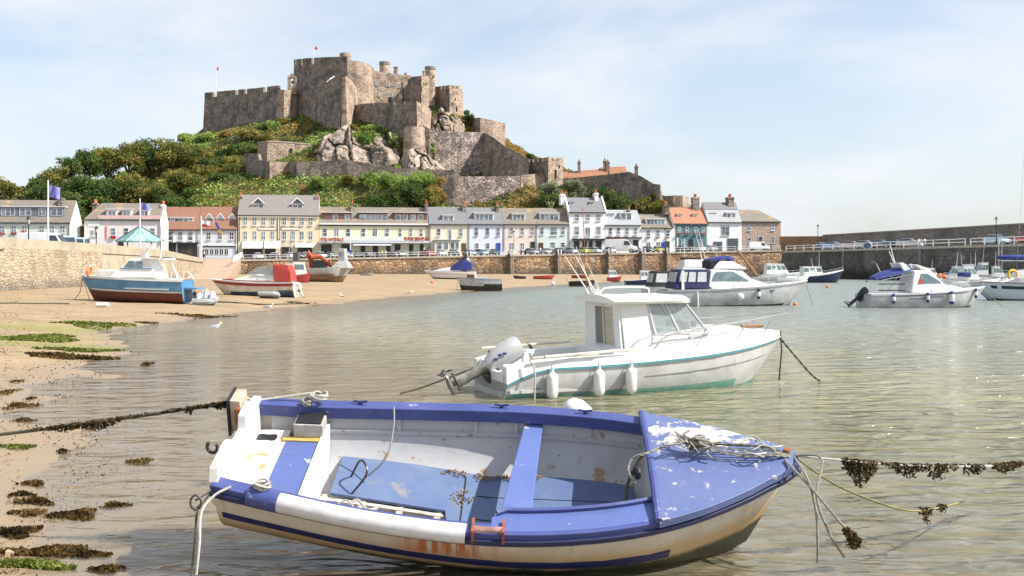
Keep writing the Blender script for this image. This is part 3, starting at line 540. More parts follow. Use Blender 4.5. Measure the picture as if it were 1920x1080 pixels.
# barracks
redr = mt('clay_tile', (.33,.155,.09), (.26,.12,.07), .8, .8, co='Position', bump=.04, bscale=6)
br = empty('barracks', 'long low building with red brown roofs behind the dark outer wall', 'building', at(1120, 335, 325))
def gable(px0, px1, eave, ridge0, ridge1, Y, d, hipR=0):
    a = at(px0, eave, Y); b = at(px1, eave, Y); r0 = at(px0+ (6 if hipR else 0), ridge0, Y+d/2); r1 = at(px1-hipR, ridge1, Y+d/2)
    m = MB(); m.prism([(a.x+.3, Y+.3), (b.x-.3, Y+.3), (b.x-.3, Y+d-.3), (a.x+.3, Y+d-.3)], a.z-4, a.z-.05); m.build('wall', cst, br, True)
    q = MB(); q.add([a, b, V((b.x, Y+d, b.z)), V((a.x, Y+d, a.z)), r0, r1], [(0,1,5,4),(2,3,4,5),(1,2,5),(3,0,4),(0,3,2,1)]); q.build('roof', redr, br, True)
gable(1048, 1140, 335, 323, 316, 322, 9); gable(1118, 1180, 331, 314, 312, 327, 9, 8); gable(1186, 1224, 348, 332, 345, 308, 6)
for px, y0, y1, w_, Y in ((1086,303,325,5,325),(1134.5,301,325,5.5,329),(1140,303,326,6,325),(1193.5,311,336,5.5,310)):
    m = MB(); a = at(px-w_/2, y1, Y); b = at(px+w_/2, y0, Y); m.b2((a.x, Y, a.z), (b.x, Y+1.4, b.z)); m.b2((a.x-.1, Y-.1, b.z-.5), (b.x+.1, Y+1.5, b.z-.25)); q = m.build('chimney', csd, br, True)
    p = MB(); p.cyl(((a.x+b.x)/2, Y+.6, b.z), .22, .7, 8); p.build('chimney_pot', redr, q, True)
# flags on the castle
jf = empty('flagpole', 'thin pole with a small white flag crossed in red above the left curtain wall', 'flagpole', at(405, 172, 374)); m = MB(); m.tube([at(405,175,374), at(405,126,374)], .09, 5); m.build('pole', whitep, jf, True)
def flag(p0, w_, h_, name, mats, par, fn, nx=14, nz_=8):
    m = MB(); vs = []; 
    for i in range(nx+1):
        for j in range(nz_+1): u = i/nx; v = j/nz_; vs.append(V((p0.x+w_*u*.96, p0.y+.16*w_*math.sin(u*7)*u, p0.z+h_*v-.12*h_*u*u+.05*h_*math.sin(u*6))))
    fs = []; b0 = len(m.v); n2 = len(vs); vs2 = vs+[p+V((0, .02, 0)) for p in vs]
    for i in range(nx):
        for j in range(nz_):
            q = (i*(nz_+1)+j, (i+1)*(nz_+1)+j, (i+1)*(nz_+1)+j+1, i*(nz_+1)+j+1); mi = fn((i+.5)/nx, (j+.5)/nz_); m.f.append(q); m.m.append(mi); m.f.append(tuple(k+n2 for k in q)); m.m.append(mi)
    m.v = [tuple(p) for p in vs2]; return m.build(name, mats, par, True)
redp = mt('red_cloth', (.5,.03,.03), rough=.8); bluep = mt('navy_cloth', (.03,.05,.3), rough=.8); whc = mt('white_cloth', (.75,.75,.75), rough=.8)
flag(at(405, 132, 374), 1.4, 1.2, 'flag', [whc, redp], jf, lambda u, v: int(min(abs(u-v), abs(1-u-v)) < .13))
uf = empty('flagpole', 'thin pole with a red white and blue flag on top of the keep', 'flagpole', at(588, 110, 356)); m = MB(); m.tube([at(588,114,356), at(588,86,356)], .09, 5); m.build('pole', whitep, uf, True)
flag(at(588, 93, 356), 1.9, .95, 'flag', [bluep, whc, redp], uf, lambda u, v: 2 if (abs(u-.5) < .08 or abs(v-.5) < .13 or min(abs(u-v), abs(1-u-v)) < .05) else (1 if (abs(u-.5) < .16 or abs(v-.5) < .26 or min(abs(u-v), abs(1-u-v)) < .15) else 0))
# ---- crags
rockm = mt('crag_rock', (.36,.285,.225), (.13,.11,.09), .3, .9, bump=.5, bscale=1.6, co='Position', c3=(.44,.355,.285), s3=.5, r3=(.52,.62))
def rock(m, c, r, seed, sq=(.95,.8,1.15)):
    import bmesh
    bm = bmesh.new(); bmesh.ops.create_icosphere(bm, subdivisions=4, radius=1)
    off = V((seed*7.3, seed*3.1, seed*1.7)); Rk = random.Random(seed); PL = [(V((Rk.gauss(0,1), Rk.gauss(0,1)-.2, Rk.gauss(0,1)*.8)).normalized(), Rk.uniform(.72,1.05)) for _ in range(12)]
    for v in bm.verts:
        d = v.co.normalized(); q = V((d.x, d.y, d.z*.8))
        g_ = min(1/max(1e-3, abs(d.dot(n_)))*k_ for n_, k_ in PL if d.dot(n_) > .05) if any(d.dot(n_) > .05 for n_, k_ in PL) else 1.2
        f = min(g_, 1.3)*(.93+.05*noise.noise(q*3+off)+.035*noise.noise(q*8+off))
        f *= .88; v.co = V((d.x*r*sq[0]*f, d.y*r*sq[1]*f, d.z*r*sq[2]*f))
    bs = len(m.v); bm.verts.ensure_lookup_table()
    for v in bm.verts: m.v.append((v.co.x+c.x, v.co.y+c.y, v.co.z+c.z))
    for f in bm.faces: m.f.append(tuple(bs+v.index for v in f.verts)); m.m.append(0)
    bm.free()
def crag(name, prof, Y0, Y1, yb, nx, nz_, seed, cs=5.5, amp=2.6):
    """craggy rock face: slabs tilted at random, split by clefts"""
    R0 = V((seed*3.7, seed*1.3, 0)); rows = []; tl = {}
    for j in range(nz_+1):
        row = []
        for i in range(nx+1):
            u = i/nx*(len(prof)-1); a = int(min(u, len(prof)-2)); f = u-a; px = prof[a][0]*(1-f)+prof[a+1][0]*f; yt = prof[a][1]*(1-f)+prof[a+1][1]*f
            v = j/nz_; py = yb+(yt-yb)*v; e = min(1, 4*min(i/nx, 1-i/nx)); Y = Y0+(Y1-Y0)*v**1.3+(1-e)*6; p = at(px, py, Y)
            q = V(((p.x+.35*p.z)/cs, p.z/(cs*1.5), p.y/cs*.3))+R0; d, pts = noise.voronoi(q); c = pts[0]; k = (round(c.x, 3), round(c.y, 3))
            if k not in tl: r = random.Random(int(k[0]*997+k[1]*613)); tl[k] = (r.uniform(-.5,1), r.uniform(-1.1,1.1), r.uniform(-.9,.9))
            t = tl[k]; dd = (t[0]+t[1]*(q.x-c.x)*1.6+t[2]*(q.y-c.y)*1.6)*amp-2.6*max(0, .12-(d[1]-d[0]))/.12+.9*noise.noise(p*.55)+.5*noise.noise(p*1.6)
            row.append(p+V((.25*dd*math.sin(c.x*9), -dd*e, .35*dd*math.sin(c.y*7)*e+(.9*noise.noise(p*.5) if j == nz_ else 0))))
        rows.append(row)
    rows.append([p+V((0, 9, -1.5)) for p in rows[-1]]); m = MB(); m.loft(rows, closed=False, caps=False); m.build(name, rockm, kind='structure')
crag('crags', [(570,314),(582,292),(596,266),(612,256),(640,240),(660,234),(676,254),(692,262),(712,250),(734,251),(748,266),(756,296),(768,314)], 305.5, 321, 326, 120, 60, 2)
crag('lower_crags', [(742,314),(756,290),(768,280),(788,279),(800,290),(814,300),(830,312),(842,322)], 302.5, 312, 330, 60, 36, 5, 4.5, 2)
crag('upper_crags', [(798,240),(806,226),(818,212),(832,206),(846,214),(858,218),(870,232)], 321, 330, 256, 50, 34, 8, 3.4, 1.6)
# ================================================================== HOUSES
slate = mt('slate', (.145,.15,.16), (.19,.19,.20), 3, .75, bump=.03, bscale=4, sx=(1,1,4), c3=(.30,.27,.20), s3=.5, r3=(.6,.75))
slateb = mt('brown_slate', (.21,.18,.15), (.155,.14,.125), 2, .8, bump=.03, bscale=4, sx=(1,1,4), c3=(.38,.24,.10), s3=.35, r3=(.56,.68))
slatel = mt('pale_slate', (.32,.33,.345), (.27,.28,.29), 2, .7, bump=.02, bscale=4)
terra = mt('terracotta_tiles', (.40,.19,.12), (.34,.155,.10), 1.5, .85, bump=.05, bscale=4, sx=(1,1,4))
browntile = mt('brown_tiles', (.27,.135,.085), (.22,.11,.075), 1.5, .85, bump=.05, bscale=4, sx=(1,1,4))
pane_m = mt('house_pane', (.05,.07,.10), (.22,.26,.31), .7, .06, spec=.9, co='Position', ramp=(.4,.62), detail=2)
curt = mt('curtained_pane', (.26,.29,.31), (.12,.15,.18), .9, .15, spec=.8, co='Position', ramp=(.45,.6), detail=2)
darkin = mt('dark_interior', (.025,.022,.02), (.09,.07,.05), .5, .4, co='Position', ramp=(.5,.7))
sill_m = mt('sill_stone', (.55,.54,.52), rough=.7)
blackp = mt('black_paint', (.02,.02,.022), rough=.4)
pot = mt('chimney_pot_clay', (.52,.15,.07), rough=.8)
redfl = leafmat('red_flowers', [(.05,.10,.02), (.45,.02,.03), (.62,.04,.05), (.5,.02,.1)], 3)
def plaster(n, c): return mt(n, c, tuple(k*.93 for k in c), .7, .85, c3=tuple(k*.82 for k in c), s3=.5, r3=(.6,.85))
def clump(m, c, r, n, s, sq=(1,1,1), mi=0, R=random):
    """cloud of small leaf quads, denser at the shell"""
    for _ in range(n):
        d = V((R.gauss(0,1), R.gauss(0,1), R.gauss(0,1))); d.normalize(); k = r*(R.random()**.4)
        p = V((c[0]+d.x*k*sq[0], c[1]+d.y*k*sq[1], c[2]+d.z*k*sq[2])); leafq(m, p, s*(.6+.8*R.random()), mi, R, d)
def leafq(m, p, s, mi=0, R=random, d=None):
    a = V((R.gauss(0,1), R.gauss(0,1), R.gauss(0,.7)))
    if d is not None: a = a-d*a.dot(d)*.6
    a.normalize(); b = a.cross(V((R.gauss(0,1), R.gauss(0,1), R.gauss(0,1)))).normalized()
    k = len(m.v); e = s*.5
    m.v += [tuple(p-a*e), tuple(p+b*e*.62), tuple(p+a*e), tuple(p-b*e*.62)]; m.f.append((k, k+1, k+2, k+3)); m.m.append(mi)
HS = []
class House:
    def __init__(s, name, label, px0, px1, eave, ridge, wall, roof, FY=FY0, sl=SL, d=8.5, base=None, cat='house', hip=(0,0), roofrise=None, parapet=False):
        s.FY = FY; s.sl = sl; s.Y0 = line_y(px0, FY, sl); p0 = V((X_(px0, s.Y0), s.Y0, 0)); Y1 = line_y(px1, FY, sl); p1 = V((X_(px1, Y1), Y1, 0))
        s.base = (qz(px0)+.25) if base is None else base; s.p0 = p0; s.ax = (p1-p0).normalized(); s.w = (p1-p0).length; s.d = d
        M = frame(V((p0.x, p0.y, s.base)), s.ax); s.root = empty(name, label, cat, M)
        s.ze = s.z(px0, eave, 0); s.zr = s.z((px0+px1)/2, ridge, d/2)
        m = MB(); m.b2((0, 0, -1.5), (s.w, d, s.ze)); 
        m.add([(0,0,s.ze),(0,d,s.ze),(0,d/2,s.zr-.1),(.3,0,s.ze),(.3,d,s.ze),(.3,d/2,s.zr-.1)], [(0,1,2),(3,5,4),(0,2,5,3),(1,4,5,2)]) if not hip[0] else None
        m.add([(s.w,0,s.ze),(s.w,d,s.ze),(s.w,d/2,s.zr-.1),(s.w-.3,0,s.ze),(s.w-.3,d,s.ze),(s.w-.3,d/2,s.zr-.1)], [(0,2,1),(3,4,5),(0,3,5,2),(1,2,5,4)]) if not hip[1] else None
        s.wall = m.build('wall', wall, s.root)
        e = .22; t = .12; q = MB()
        A = [(-.02+0, -e, s.ze-.02), (s.w+.02, -e, s.ze-.02), (s.w-hip[1], d/2, s.zr), (hip[0], d/2, s.zr)]; Bk = [(s.w+.02, d+e, s.ze-.02), (-.02, d+e, s.ze-.02)]
        up = lambda P: [(x, y, z+t) for x, y, z in P]
        lo = A+Bk; hi = up(lo); k = len(lo)
        q.add(lo+hi, [(0,3,2,1),(2,3,5,4),(6,7,8,9),(8,10,11,9),(0,1,7,6),(4,5,11,10),(1,2,8,7),(2,4,10,8),(3,0,6,9),(5,3,9,11)])
        s.roof = q.build('roof', roof, s.root)
        g = MB(); g.b2((0, -e-.14, s.ze-.2), (s.w, -e, s.ze-.02)); g.build('gutter', blackp if wall is not None else whitep, s.root)
        if cat == 'house' and hip[1] == 0: HS.append(s)
    def x(s, px):
        Y = line_y(px, s.FY, s.sl); return (V((X_(px, Y), Y, 0))-s.p0).dot(s.ax)
    def z(s, px, py, y=0): return Z_(py, line_y(px, s.FY, s.sl)+y)-s.base
    def ry(s, z): return (z-s.ze)/(s.zr-s.ze)*s.d/2
    def win(s, px, y0, y1, w, kind='s', y=0.0, par=None, mat=None, fr=None, name='window', sill=True, zz=None):
        sc_ = line_y(px, s.FY, s.sl)/F; W = w*sc_; xc = s.x(px); x0, x1 = xc-W/2, xc+W/2
        z1, z0 = (s.z(px, y0, y), s.z(px, y1, y)) if zz is None else zz
        f = MB(); t = .065; D = .07
        f.b2((x0-t, y-D, z0-t), (x0, y+.02, z1+t)); f.b2((x1, y-D, z0-t), (x1+t, y+.02, z1+t)); f.b2((x0, y-D, z1), (x1, y+.02, z1+t)); f.b2((x0, y-D, z0-t), (x1, y+.02, z0))
        if kind in 'sv': f.b2((x0, y-D+.01, (z0+z1)/2-.045), (x1, y+.02, (z0+z1)/2+.045))
        if kind in 'vcf': f.b2((xc-.045, y-D+.02, z0), (xc+.045, y+.02, z1))
        if kind == 'm':
            n = max(2, round(W/1.0))
            for i in range(1, n): f.b2((x0+W*i/n-.05, y-D+.01, z0), (x0+W*i/n+.05, y+.02, z1))
        if sill: f.b2((x0-t-.08, y-.22, z0-t-.09), (x1+t+.08, y+.02, z0-t))
        fo = f.build(name, fr or whitep, s.root)
        p = MB(); p.b2((x0, y-.03, z0), (x1, y+.03, z1)); p.build('pane', mat or pane_m, fo); return fo
    def rect(s, px0, px1, y0, y1, y=-.05, name='door', mat=None, t=.08):
        m = MB(); m.b2((s.x(px0), y-t, s.z(px0, y1)), (s.x(px1), y+t, s.z(px0, y0))); return m.build(name, mat or darkin, s.root)
    def chim(s, px, ytop, w=5, y=4.0, mat=None, pots=3, dz=5, ymid=None):
        sc_ = (line_y(px, s.FY, s.sl)+y)/F; W = w*sc_; xc = s.x(px)*(1+0); zt = s.z(px, ytop, y); zb = s.zr-1.8
        m = MB(); m.b2((xc-W/2, y-1.1, zb), (xc+W/2, y+1.1, zt)); m.b2((xc-W/2-.1, y-1.2, zt-.45), (xc+W/2+.1, y+1.2, zt-.15)); o = m.build('chimney', mat or csp, s.root)
        for i in range(pots): p = MB(); p.lathe((xc, y-.7+i*1.4/max(1, pots-1), zt), [(.17,0),(.15,.1),(.14,.7),(.18,.75),(.17,.85)], 8); p.build('chimney_pot', pot, o)
    def dormer(s, a, b, y0, y1, front=None, side=None, nwin=1, kind='c', top='flat', yf=.7, wy0=None, wy1=None, wins=None, mat=None, ww=None):
        x0, x1 = s.x(a), s.x(b); z0 = s.z(a, y1, yf); z1 = s.z(a, y0, yf); yb = min(s.d/2, s.ry(z1)+.15)
        m = MB(); m.b2((x0, yf, s.ze+.02), (x1, yb, z1)); o = m.build('dormer', front or whitep, s.root)
        if top == 'flat': r = MB(); r.b2((x0-.2, yf-.25, z1+.003), (x1+.2, yb+.3, z1+.14)); r.build('dormer_roof', mat or whitep, o)
        else:
            zt = s.z(a, top, yf); xm = (x0+x1)/2; yt = min(s.d/2, s.ry(zt)+.2); r = MB()
            pr_ = MB(); pr_.add([(x0,yf,z1),(x1,yf,z1),(xm,yf,zt-.12),(x0,yb,z1),(x1,yb,z1),(xm,yt,zt-.12)], [(0,1,2),(0,2,5,3),(1,4,5,2),(3,5,4)]); pr_.build('gable', side or front or whitep, o)
            for sg, xa in ((-1, x0-.3), (1, x1+.3)):
                zz = z1-.25; r.hexa([(xa, yf-.3, zz), (xm, yf-.3, zt), (xm, yt, zt), (xa, yb+.2, zz)], [(xa, yf-.3, zz+.2), (xm, yf-.3, zt+.2), (xm, yt, zt+.2), (xa, yb+.2, zz+.2)])
            r.build('dormer_roof', mat or slate, o)
            b_ = MB()
            for xa in (x0-.32, x1+.32): b_.hexa([(xa, yf-.38, z1-.35), (xm, yf-.38, zt-.1), (xm, yf-.3, zt-.1), (xa, yf-.3, z1-.35)], [(xa, yf-.38, z1-.03), (xm, yf-.38, zt+.23), (xm, yf-.3, zt+.23), (xa, yf-.3, z1-.03)])
            b_.build('barge_board', whitep, o)
        z0w = max(s.z(a, wy1 or y1-1.5, yf), s.ze+.3); z1w = s.z(a, wy0 or y0+2, yf)
        if wins is None:
            wd = (b-a)/nwin; wins = [(a+wd*(i+.5), ww or wd-2.2) for i in range(nwin)]
        for px, w_ in wins: s.win(px, 0, 0, w_, kind, y=yf, zz=(z0w, z1w), sill=False)
        return o
    def flowers(s, px0, px1, py, n=60, y=-.6, r=.45):
        R = random.Random(int(px0*7)); m = MB(); x0, x1 = s.x(px0), s.x(px1)
        for i in range(n): c = (R.uniform(x0, x1), y+R.uniform(-.2,.2), s.z(px0, py)+R.uniform(-.25,.35)*r*1.6); leafq(m, V(c), .3, 0, R)
        m.build('flower_box', redfl, s.root, kind='stuff')
    def awning(s, a, b, y0, y1, mat, out=1.8):
        x0, x1 = s.x(a), s.x(b); zt = s.z(a, y0); zb = s.z(a, y1, -out); m = MB()
        m.hexa([(x0, -out, zb-.25), (x1, -out, zb-.25), (x1, -.02, zt-.1), (x0, -.02, zt-.1)], [(x0, -out, zb), (x1, -out, zb), (x1, -.02, zt), (x0, -.02, zt)]); m.build('awning', mat, s.root)
    def pipe(s, px, y0, y1): m = MB(); m.tube([(s.x(px), -.12, s.z(px, y0)), (s.x(px), -.12, max(s.z(px, y1), 0))], .07, 6); m.build('downpipe', blackp, s.root)
P_ = plaster
# 1 green-white
h = House('guest_house', 'long pale green house with dark slate dormer at the far left end', -60, 132, 417, 376, P_('mint_plaster', (.66,.72,.62)), slateb, FY=236, sl=.10, base=4.4)
h.dormer(-50, 118, 387.5, 412, front=slate, nwin=4, wins=[(-30,20),(12,24),(44.5,20),(76,11),(104,21)], wy0=389.5, wy1=404, kind='m', mat=whitep, yf=.9)
for x in (4, 26, 46, 78, 97, 117): h.win(x, 424, 436.5, 8.5, 'v', mat=curt)
for x in (-30, -12): h.win(x, 424, 436.5, 8.5, 'v', mat=curt)
h.chim(104, 371, 6, mat=csp, pots=0); h.flowers(0, 12, 438, 70); h.flowers(22, 33, 438, 70); h.flowers(40, 48, 436, 50); h.rect(60, 68, 440, 460)
# lean-to
h = House('shed', 'low brown lean-to with pale roof edge between the green house and the pinkish house', 133, 157, 424, 421, mt('dark_brick', (.12,.065,.045), (.09,.05,.04), 3, .9), mt('felt', (.5,.47,.42), (.4,.36,.3), 1), FY=243, sl=.10, d=5, base=4.4, cat='shed'); h.rect(140, 147, 440, 460)
# 2 pinkish white
h = House('inn', 'pinkish white inn with three white dormers behind the green tiled pavilion', 158, 301, 411.5, 382, P_('blush_plaster', (.78,.70,.68)), slateb, FY=242, sl=.12, base=4.4, hip=(2.6, 0))
pk = mt('pink_brick_band', (.62,.38,.35), (.72,.52,.48), 4, .8); q = MB(); q.b2((h.x(184), -.1, h.ze+.1), (h.w, .05, h.ze+.95)); q.build('roof_parapet', pk, h.root)
for a, b in ((198,219), (227,245), (261,278)): h.dormer(a, b, 392.5, 411, front=P_('blush_plaster', ()), nwin=1, kind='m', ww=12, wy0=396, wy1=408, mat=whitep)
for x in (212, 236.5, 286): h.win(x, 428, 441, 8, 's')
h.win(172.5, 432, 442, 5, 'c'); h.win(180, 432, 442, 5, 'c'); h.rect(198.5, 200, 424, 449, name='sign', mat=redp); h.rect(208, 217, 442, 447, name='flower_basket', mat=redfl, t=.3)
m = MB(); x0, x1 = h.x(165), h.x(187); zc = h.z(176, 419.5); m.b2((x0, -.1, zc-.55), (x1, -.03, zc+.55)); m.build('sign_plate', whitep, h.root)
h.chim(170, 381, 8, mat=csp, pots=3); h.chim(299.5, 384, 5, mat=whitep, pots=3); h.rect(222, 232, 447, 462); h.rect(160, 168, 448, 460, mat=pane_m)
# 3, 4 red-brown roofs
white_pl = P_('white_plaster', (.80,.80,.79))
h = House('restaurant', 'white house with plain brown tiled roof and one long strip dormer', 301.5, 372, 430.5, 389, white_pl, browntile)
h.dormer(316, 361, 408, 421.5, nwin=1, wins=[(321,6),(338,24),(356,7)], kind='m', wy0=410, wy1=417.5, yf=1.4)
for x in (318.5, 338, 357): h.win(x, 435, 450.5, 8, 's')
h.rect(302, 330, 457, 482); h.rect(333, 370, 457, 482); h.win(312, 462, 470, 8, 'c', mat=curt); m = MB(); m.b2((0, -.5, h.z(302, 457)), (h.w, 0, h.z(302, 454.5))); m.build('canopy', blackp, h.root)
h = House('restaurant', 'grey-white house with brown roof and three pointed white dormers over an arched shopfront', 372.3, 444, 430, 388.5, P_('grey_white_plaster', (.62,.64,.67)), browntile)
for c in (391, 412, 434): h.dormer(c-5.5, c+5.5, 409, 422.5, top=401, mat=browntile, ww=7, kind='s', wy0=409, wy1=420, yf=1.6)
for c in (391.5, 412.5, 434): h.win(c, 436, 449, 6.5, 'v', mat=darkin)
sf = P_('shop_grey', (.66,.68,.70)); m = MB(); m.b2((h.x(374), -.25, h.z(374, 484)), (h.x(443), -.02, h.z(374, 459))); m.build('shopfront', sf, h.root)
for i in range(5): c = 388+i*9.2; h.win(c, 467, 477.5, 6, 'f', y=-.25, mat=darkin, sill=False)
h.win(440.5, 464, 475, 4, 'f', y=-.25, mat=pane_m, sill=False); h.rect(380, 443, 461, 463, y=-.32, name='sign_board', mat=blackp); h.rect(380, 384, 468, 482, y=-.3)
m = MB(); m.tube([(h.x(401), -.1, h.z(401, 412)), (h.x(404), -1.8, h.z(401, 420))], .05, 5); m.build('flag_staff', whitep, h.root)
m = MB(); x = h.x(403); m.loft([[V((x+.0, -1.6, h.z(401, 416))), V((x+.6, -1.7, h.z(401, 417))), V((x+1.9, -1.5, h.z(401, 438))), V((x+1.3, -1.4, h.z(401, 439)))], [V((x+.0, -1.5, h.z(401, 416))), V((x+.6, -1.6, h.z(401, 417))), V((x+1.9, -1.4, h.z(401, 438))), V((x+1.3, -1.3, h.z(401, 439)))]]); m.build('pennant', mt('blue_yellow_cloth', (.06,.10,.5), (.75,.5,.05), .35, ramp=(.49,.51), detail=0), h.root)
# 5 cream hotel
cream = P_('cream_plaster', (.72,.62,.44)); crd = mt('cream_trim', (.74,.70,.60), rough=.7)
h = House('hotel', 'tall cream hotel with two gabled slate dormers and white awnings', 446, 598, 403.5, 366.5, cream, mt('mauve_slate', (.23,.205,.195), (.19,.17,.16), 2, .8, bump=.03, bscale=5, sx=(1,1,4)), d=9.5)
for c in (483, 557): h.dormer(c-10.5, c+10.5, 381.5, 394.5, top=371.5, mat=slate, side=slate, ww=18, kind='m', wy0=382.5, wy1=392, yf=1.7)
for x in (460, 477.5, 494, 511, 533, 549.5, 566, 582.5):
    h.win(x, 407.5, 422, 6.5, 'v', mat=curt if x < 520 else pane_m, sill=True, fr=crd if x < 460 else None); h.win(x, 434, 449.5, 6.5, 'v', mat=curt if x < 520 else pane_m)
brn = mt('brown_trim', (.18,.13,.09), rough=.6)
for a, b in ((483,519), (527,561)):
    m = MB(); m.b2((h.x(a), -.07, h.z(a, 432)), (h.x(b), -.02, h.z(a, 425.8))); o = m.build('sign_board', brn, h.root); m = MB(); m.b2((h.x(a+1), -.1, h.z(a, 431)), (h.x(b-1), -.04, h.z(a, 426.8))); m.build('sign_face', crd, o)
h.rect(520, 525, 404, 450, y=-.06, name='vertical_board', mat=brn, t=.05); h.rect(521.6, 523.4, 406, 448, y=-.12, name='vertical_board_face', mat=crd, t=.03)
canv = mt('cream_canvas', (.80,.78,.70), rough=.9)
h.awning(455, 493, 452, 464, canv); h.awning(496, 526, 452, 464, canv); h.awning(554, 590, 456, 462, canv, 1.5)
for a, b in ((456,492), (497,517), (528,546), (558,585)): h.rect(a, b, 463, 484)
m = MB(); m.b2((0, -.3, h.ze-.45), (h.w, -.02, h.ze-.2)); m.build('cornice', crd, h.root)
h.chim(448, 368, 6, pots=2, y=4.7); h.chim(593.5, 369, 6, pots=2, y=4.7)
# 6 yellow hotel
yel = P_('yellow_plaster', (.75,.71,.50))
h = House('hotel', 'long yellow hotel with three wide shed dormers and red flowers on a white balcony', 598.6, 803, 421, 389.5, yel, slateb)
for a, b, wn in ((605,659,[(628.5,8),(651,8)]), (673,727,[(679,8),(689,8),(700,8),(711,8),(721.5,8)]), (739,801,[(747,8.5),(760,7.5),(775,8.5),(789,8.5)])):
    o = h.dormer(a, b, 398.5, 416.5, front=mt('dark_red_cladding', (.12,.06,.05), (.17,.08,.06), 2), wins=wn, kind='p', wy0=402, wy1=412.5, yf=1.0, mat=mt('white_slab', (.7,.7,.68)))
m = MB(); m.b2((0, -.45, h.ze-.02), (h.w, .9, h.ze+.4)); m.build('balcony_floor', mt('white_slab', ()), h.root); m = MB(); m.b2((0, -.35, h.ze-.32), (h.w, -.01, h.ze-.06)); m.build('soffit', blackp, h.root)
for x in (609,631,653,681,703,725.5,750,770,789.5): h.win(x, 429, 443.5, 7.5 if x < 740 else 5.5, 'c' if x in (631,703) else 's')
pf = mt('pale_blue_fascia', (.62,.66,.72), rough=.6); m = MB(); z0 = h.z(600, 455, -2); m.b2((0, -2, z0), (h.w, -.02, z0+.5)); m.build('balcony_deck', pf, h.root)
m = MB(); m.b2((h.x(646), -2.05, z0+.5), (h.x(756), -1.95, z0+1.25)); m.build('balcony_front', whitep, h.root)
h.flowers(600, 645, 450, 420, -1.9, .8); h.flowers(757, 802, 449, 520, -1.9, .9)
for a, b in ((602,622), (640,656), (676,685), (699,709), (724,732), (740,751), (767,775), (787,794)): h.rect(a, b, 458, 482)
h.awning(662, 733, 454, 458.5, pf, 2.4); h.chim(660.5, 382, 6, pots=2); h.chim(801.5, 382, 6, pots=3, mat=csp)
# 7 cream small
h = House('house', 'small cream house with a glazed porch right of the yellow hotel', 804, 876, 420.5, 389, P_('pale_cream', (.76,.70,.56)), slate)
h.dormer(830, 852, 403.5, 418, nwin=1, ww=18, kind='m', wy0=405.5, wy1=416); 
for x in (822.5, 864): h.win(x, 429, 442, 6.5, 's')
h.win(843.5, 430, 450, 5, 'p', mat=curt, sill=False); m = MB(); m.b2((h.x(814), -1.8, 0), (h.x(860), -.02, h.z(814, 452, -1.8))); m.build('porch', P_('pale_cream', ()), h.root)
m = MB(); zt = h.z(814, 450.5, -1.8); m.b2((h.x(812), -2.1, zt-.1), (h.x(862), 0, zt+.15)); m.build('porch_roof', mt('grey_felt', (.25,.26,.25)), h.root)
for x, w_ in ((823,10), (835,9), (847,9), (856,7)): h.win(x, 455, 467, w_-2, 'p', y=-1.8, sill=False, mat=pane_m)
h.rect(865, 874, 456, 472, mat=mt('brown_door', (.09,.045,.03))); h.chim(872.5, 384, 6, pots=3, mat=csd)
# 8 lavender
h = House('house', 'pale lavender house with a blue front door', 876.4, 943, 420.5, 390, P_('lavender_plaster', (.70,.73,.82)), slate)
h.dormer(890, 927, 399.5, 419, nwin=1, ww=33, kind='m', wy0=402, wy1=417.5, yf=.9)
for x in (893, 914, 934): h.win(x, 427.5, 441.5, 6, 's', fr=sill_m)
for x in (894, 914.5): h.win(x, 456.5, 466, 6, 's', fr=sill_m)
h.rect(930.5, 938.5, 455.5, 474, mat=mt('blue_door', (.03,.07,.38), rough=.4)); h.chim(936, 385, 5, pots=2, mat=csp)
# 9 pink
h = House('house', 'pale pink house with brown roof edged in orange lichen and a dark arched door', 943.4, 1006, 420.5, 391, P_('pink_plaster', (.77,.66,.58)), slateb)
h.dormer(961, 986, 400.5, 418.5, nwin=1, ww=22, kind='m', wy0=402.5, wy1=417, yf=.9); h.flowers(962, 984, 417.5, 40, .5, .3)
for x in (958.5, 979, 997.5): h.win(x, 427, 440.5, 6.5, 's', mat=curt)
for x in (959, 979.5): h.win(x, 456, 468, 6.5, 'v', mat=pane_m)
h.rect(995, 1003, 453, 474, mat=darkin); h.pipe(1005, 421, 470)
# 10 sage
h = House('house', 'pale sage green house with one wide central window', 1006.4, 1067, 420.5, 391, P_('sage_plaster', (.64,.71,.67)), slateb)
h.dormer(1013, 1050, 399.5, 418.5, nwin=1, ww=34, kind='m', wy0=402, wy1=417, yf=.9)
h.win(1016, 426, 439.5, 6, 's'); h.win(1038.5, 426, 441, 12, 's'); h.win(1055.5, 426, 439.5, 6, 's')
h.win(1036.5, 454.5, 465, 8, 's'); h.win(1055.5, 455, 463, 6, 's', mat=darkin); h.rect(1010, 1018.5, 455, 474, mat=mt('brown_door', ())); h.pipe(1067, 421, 470)
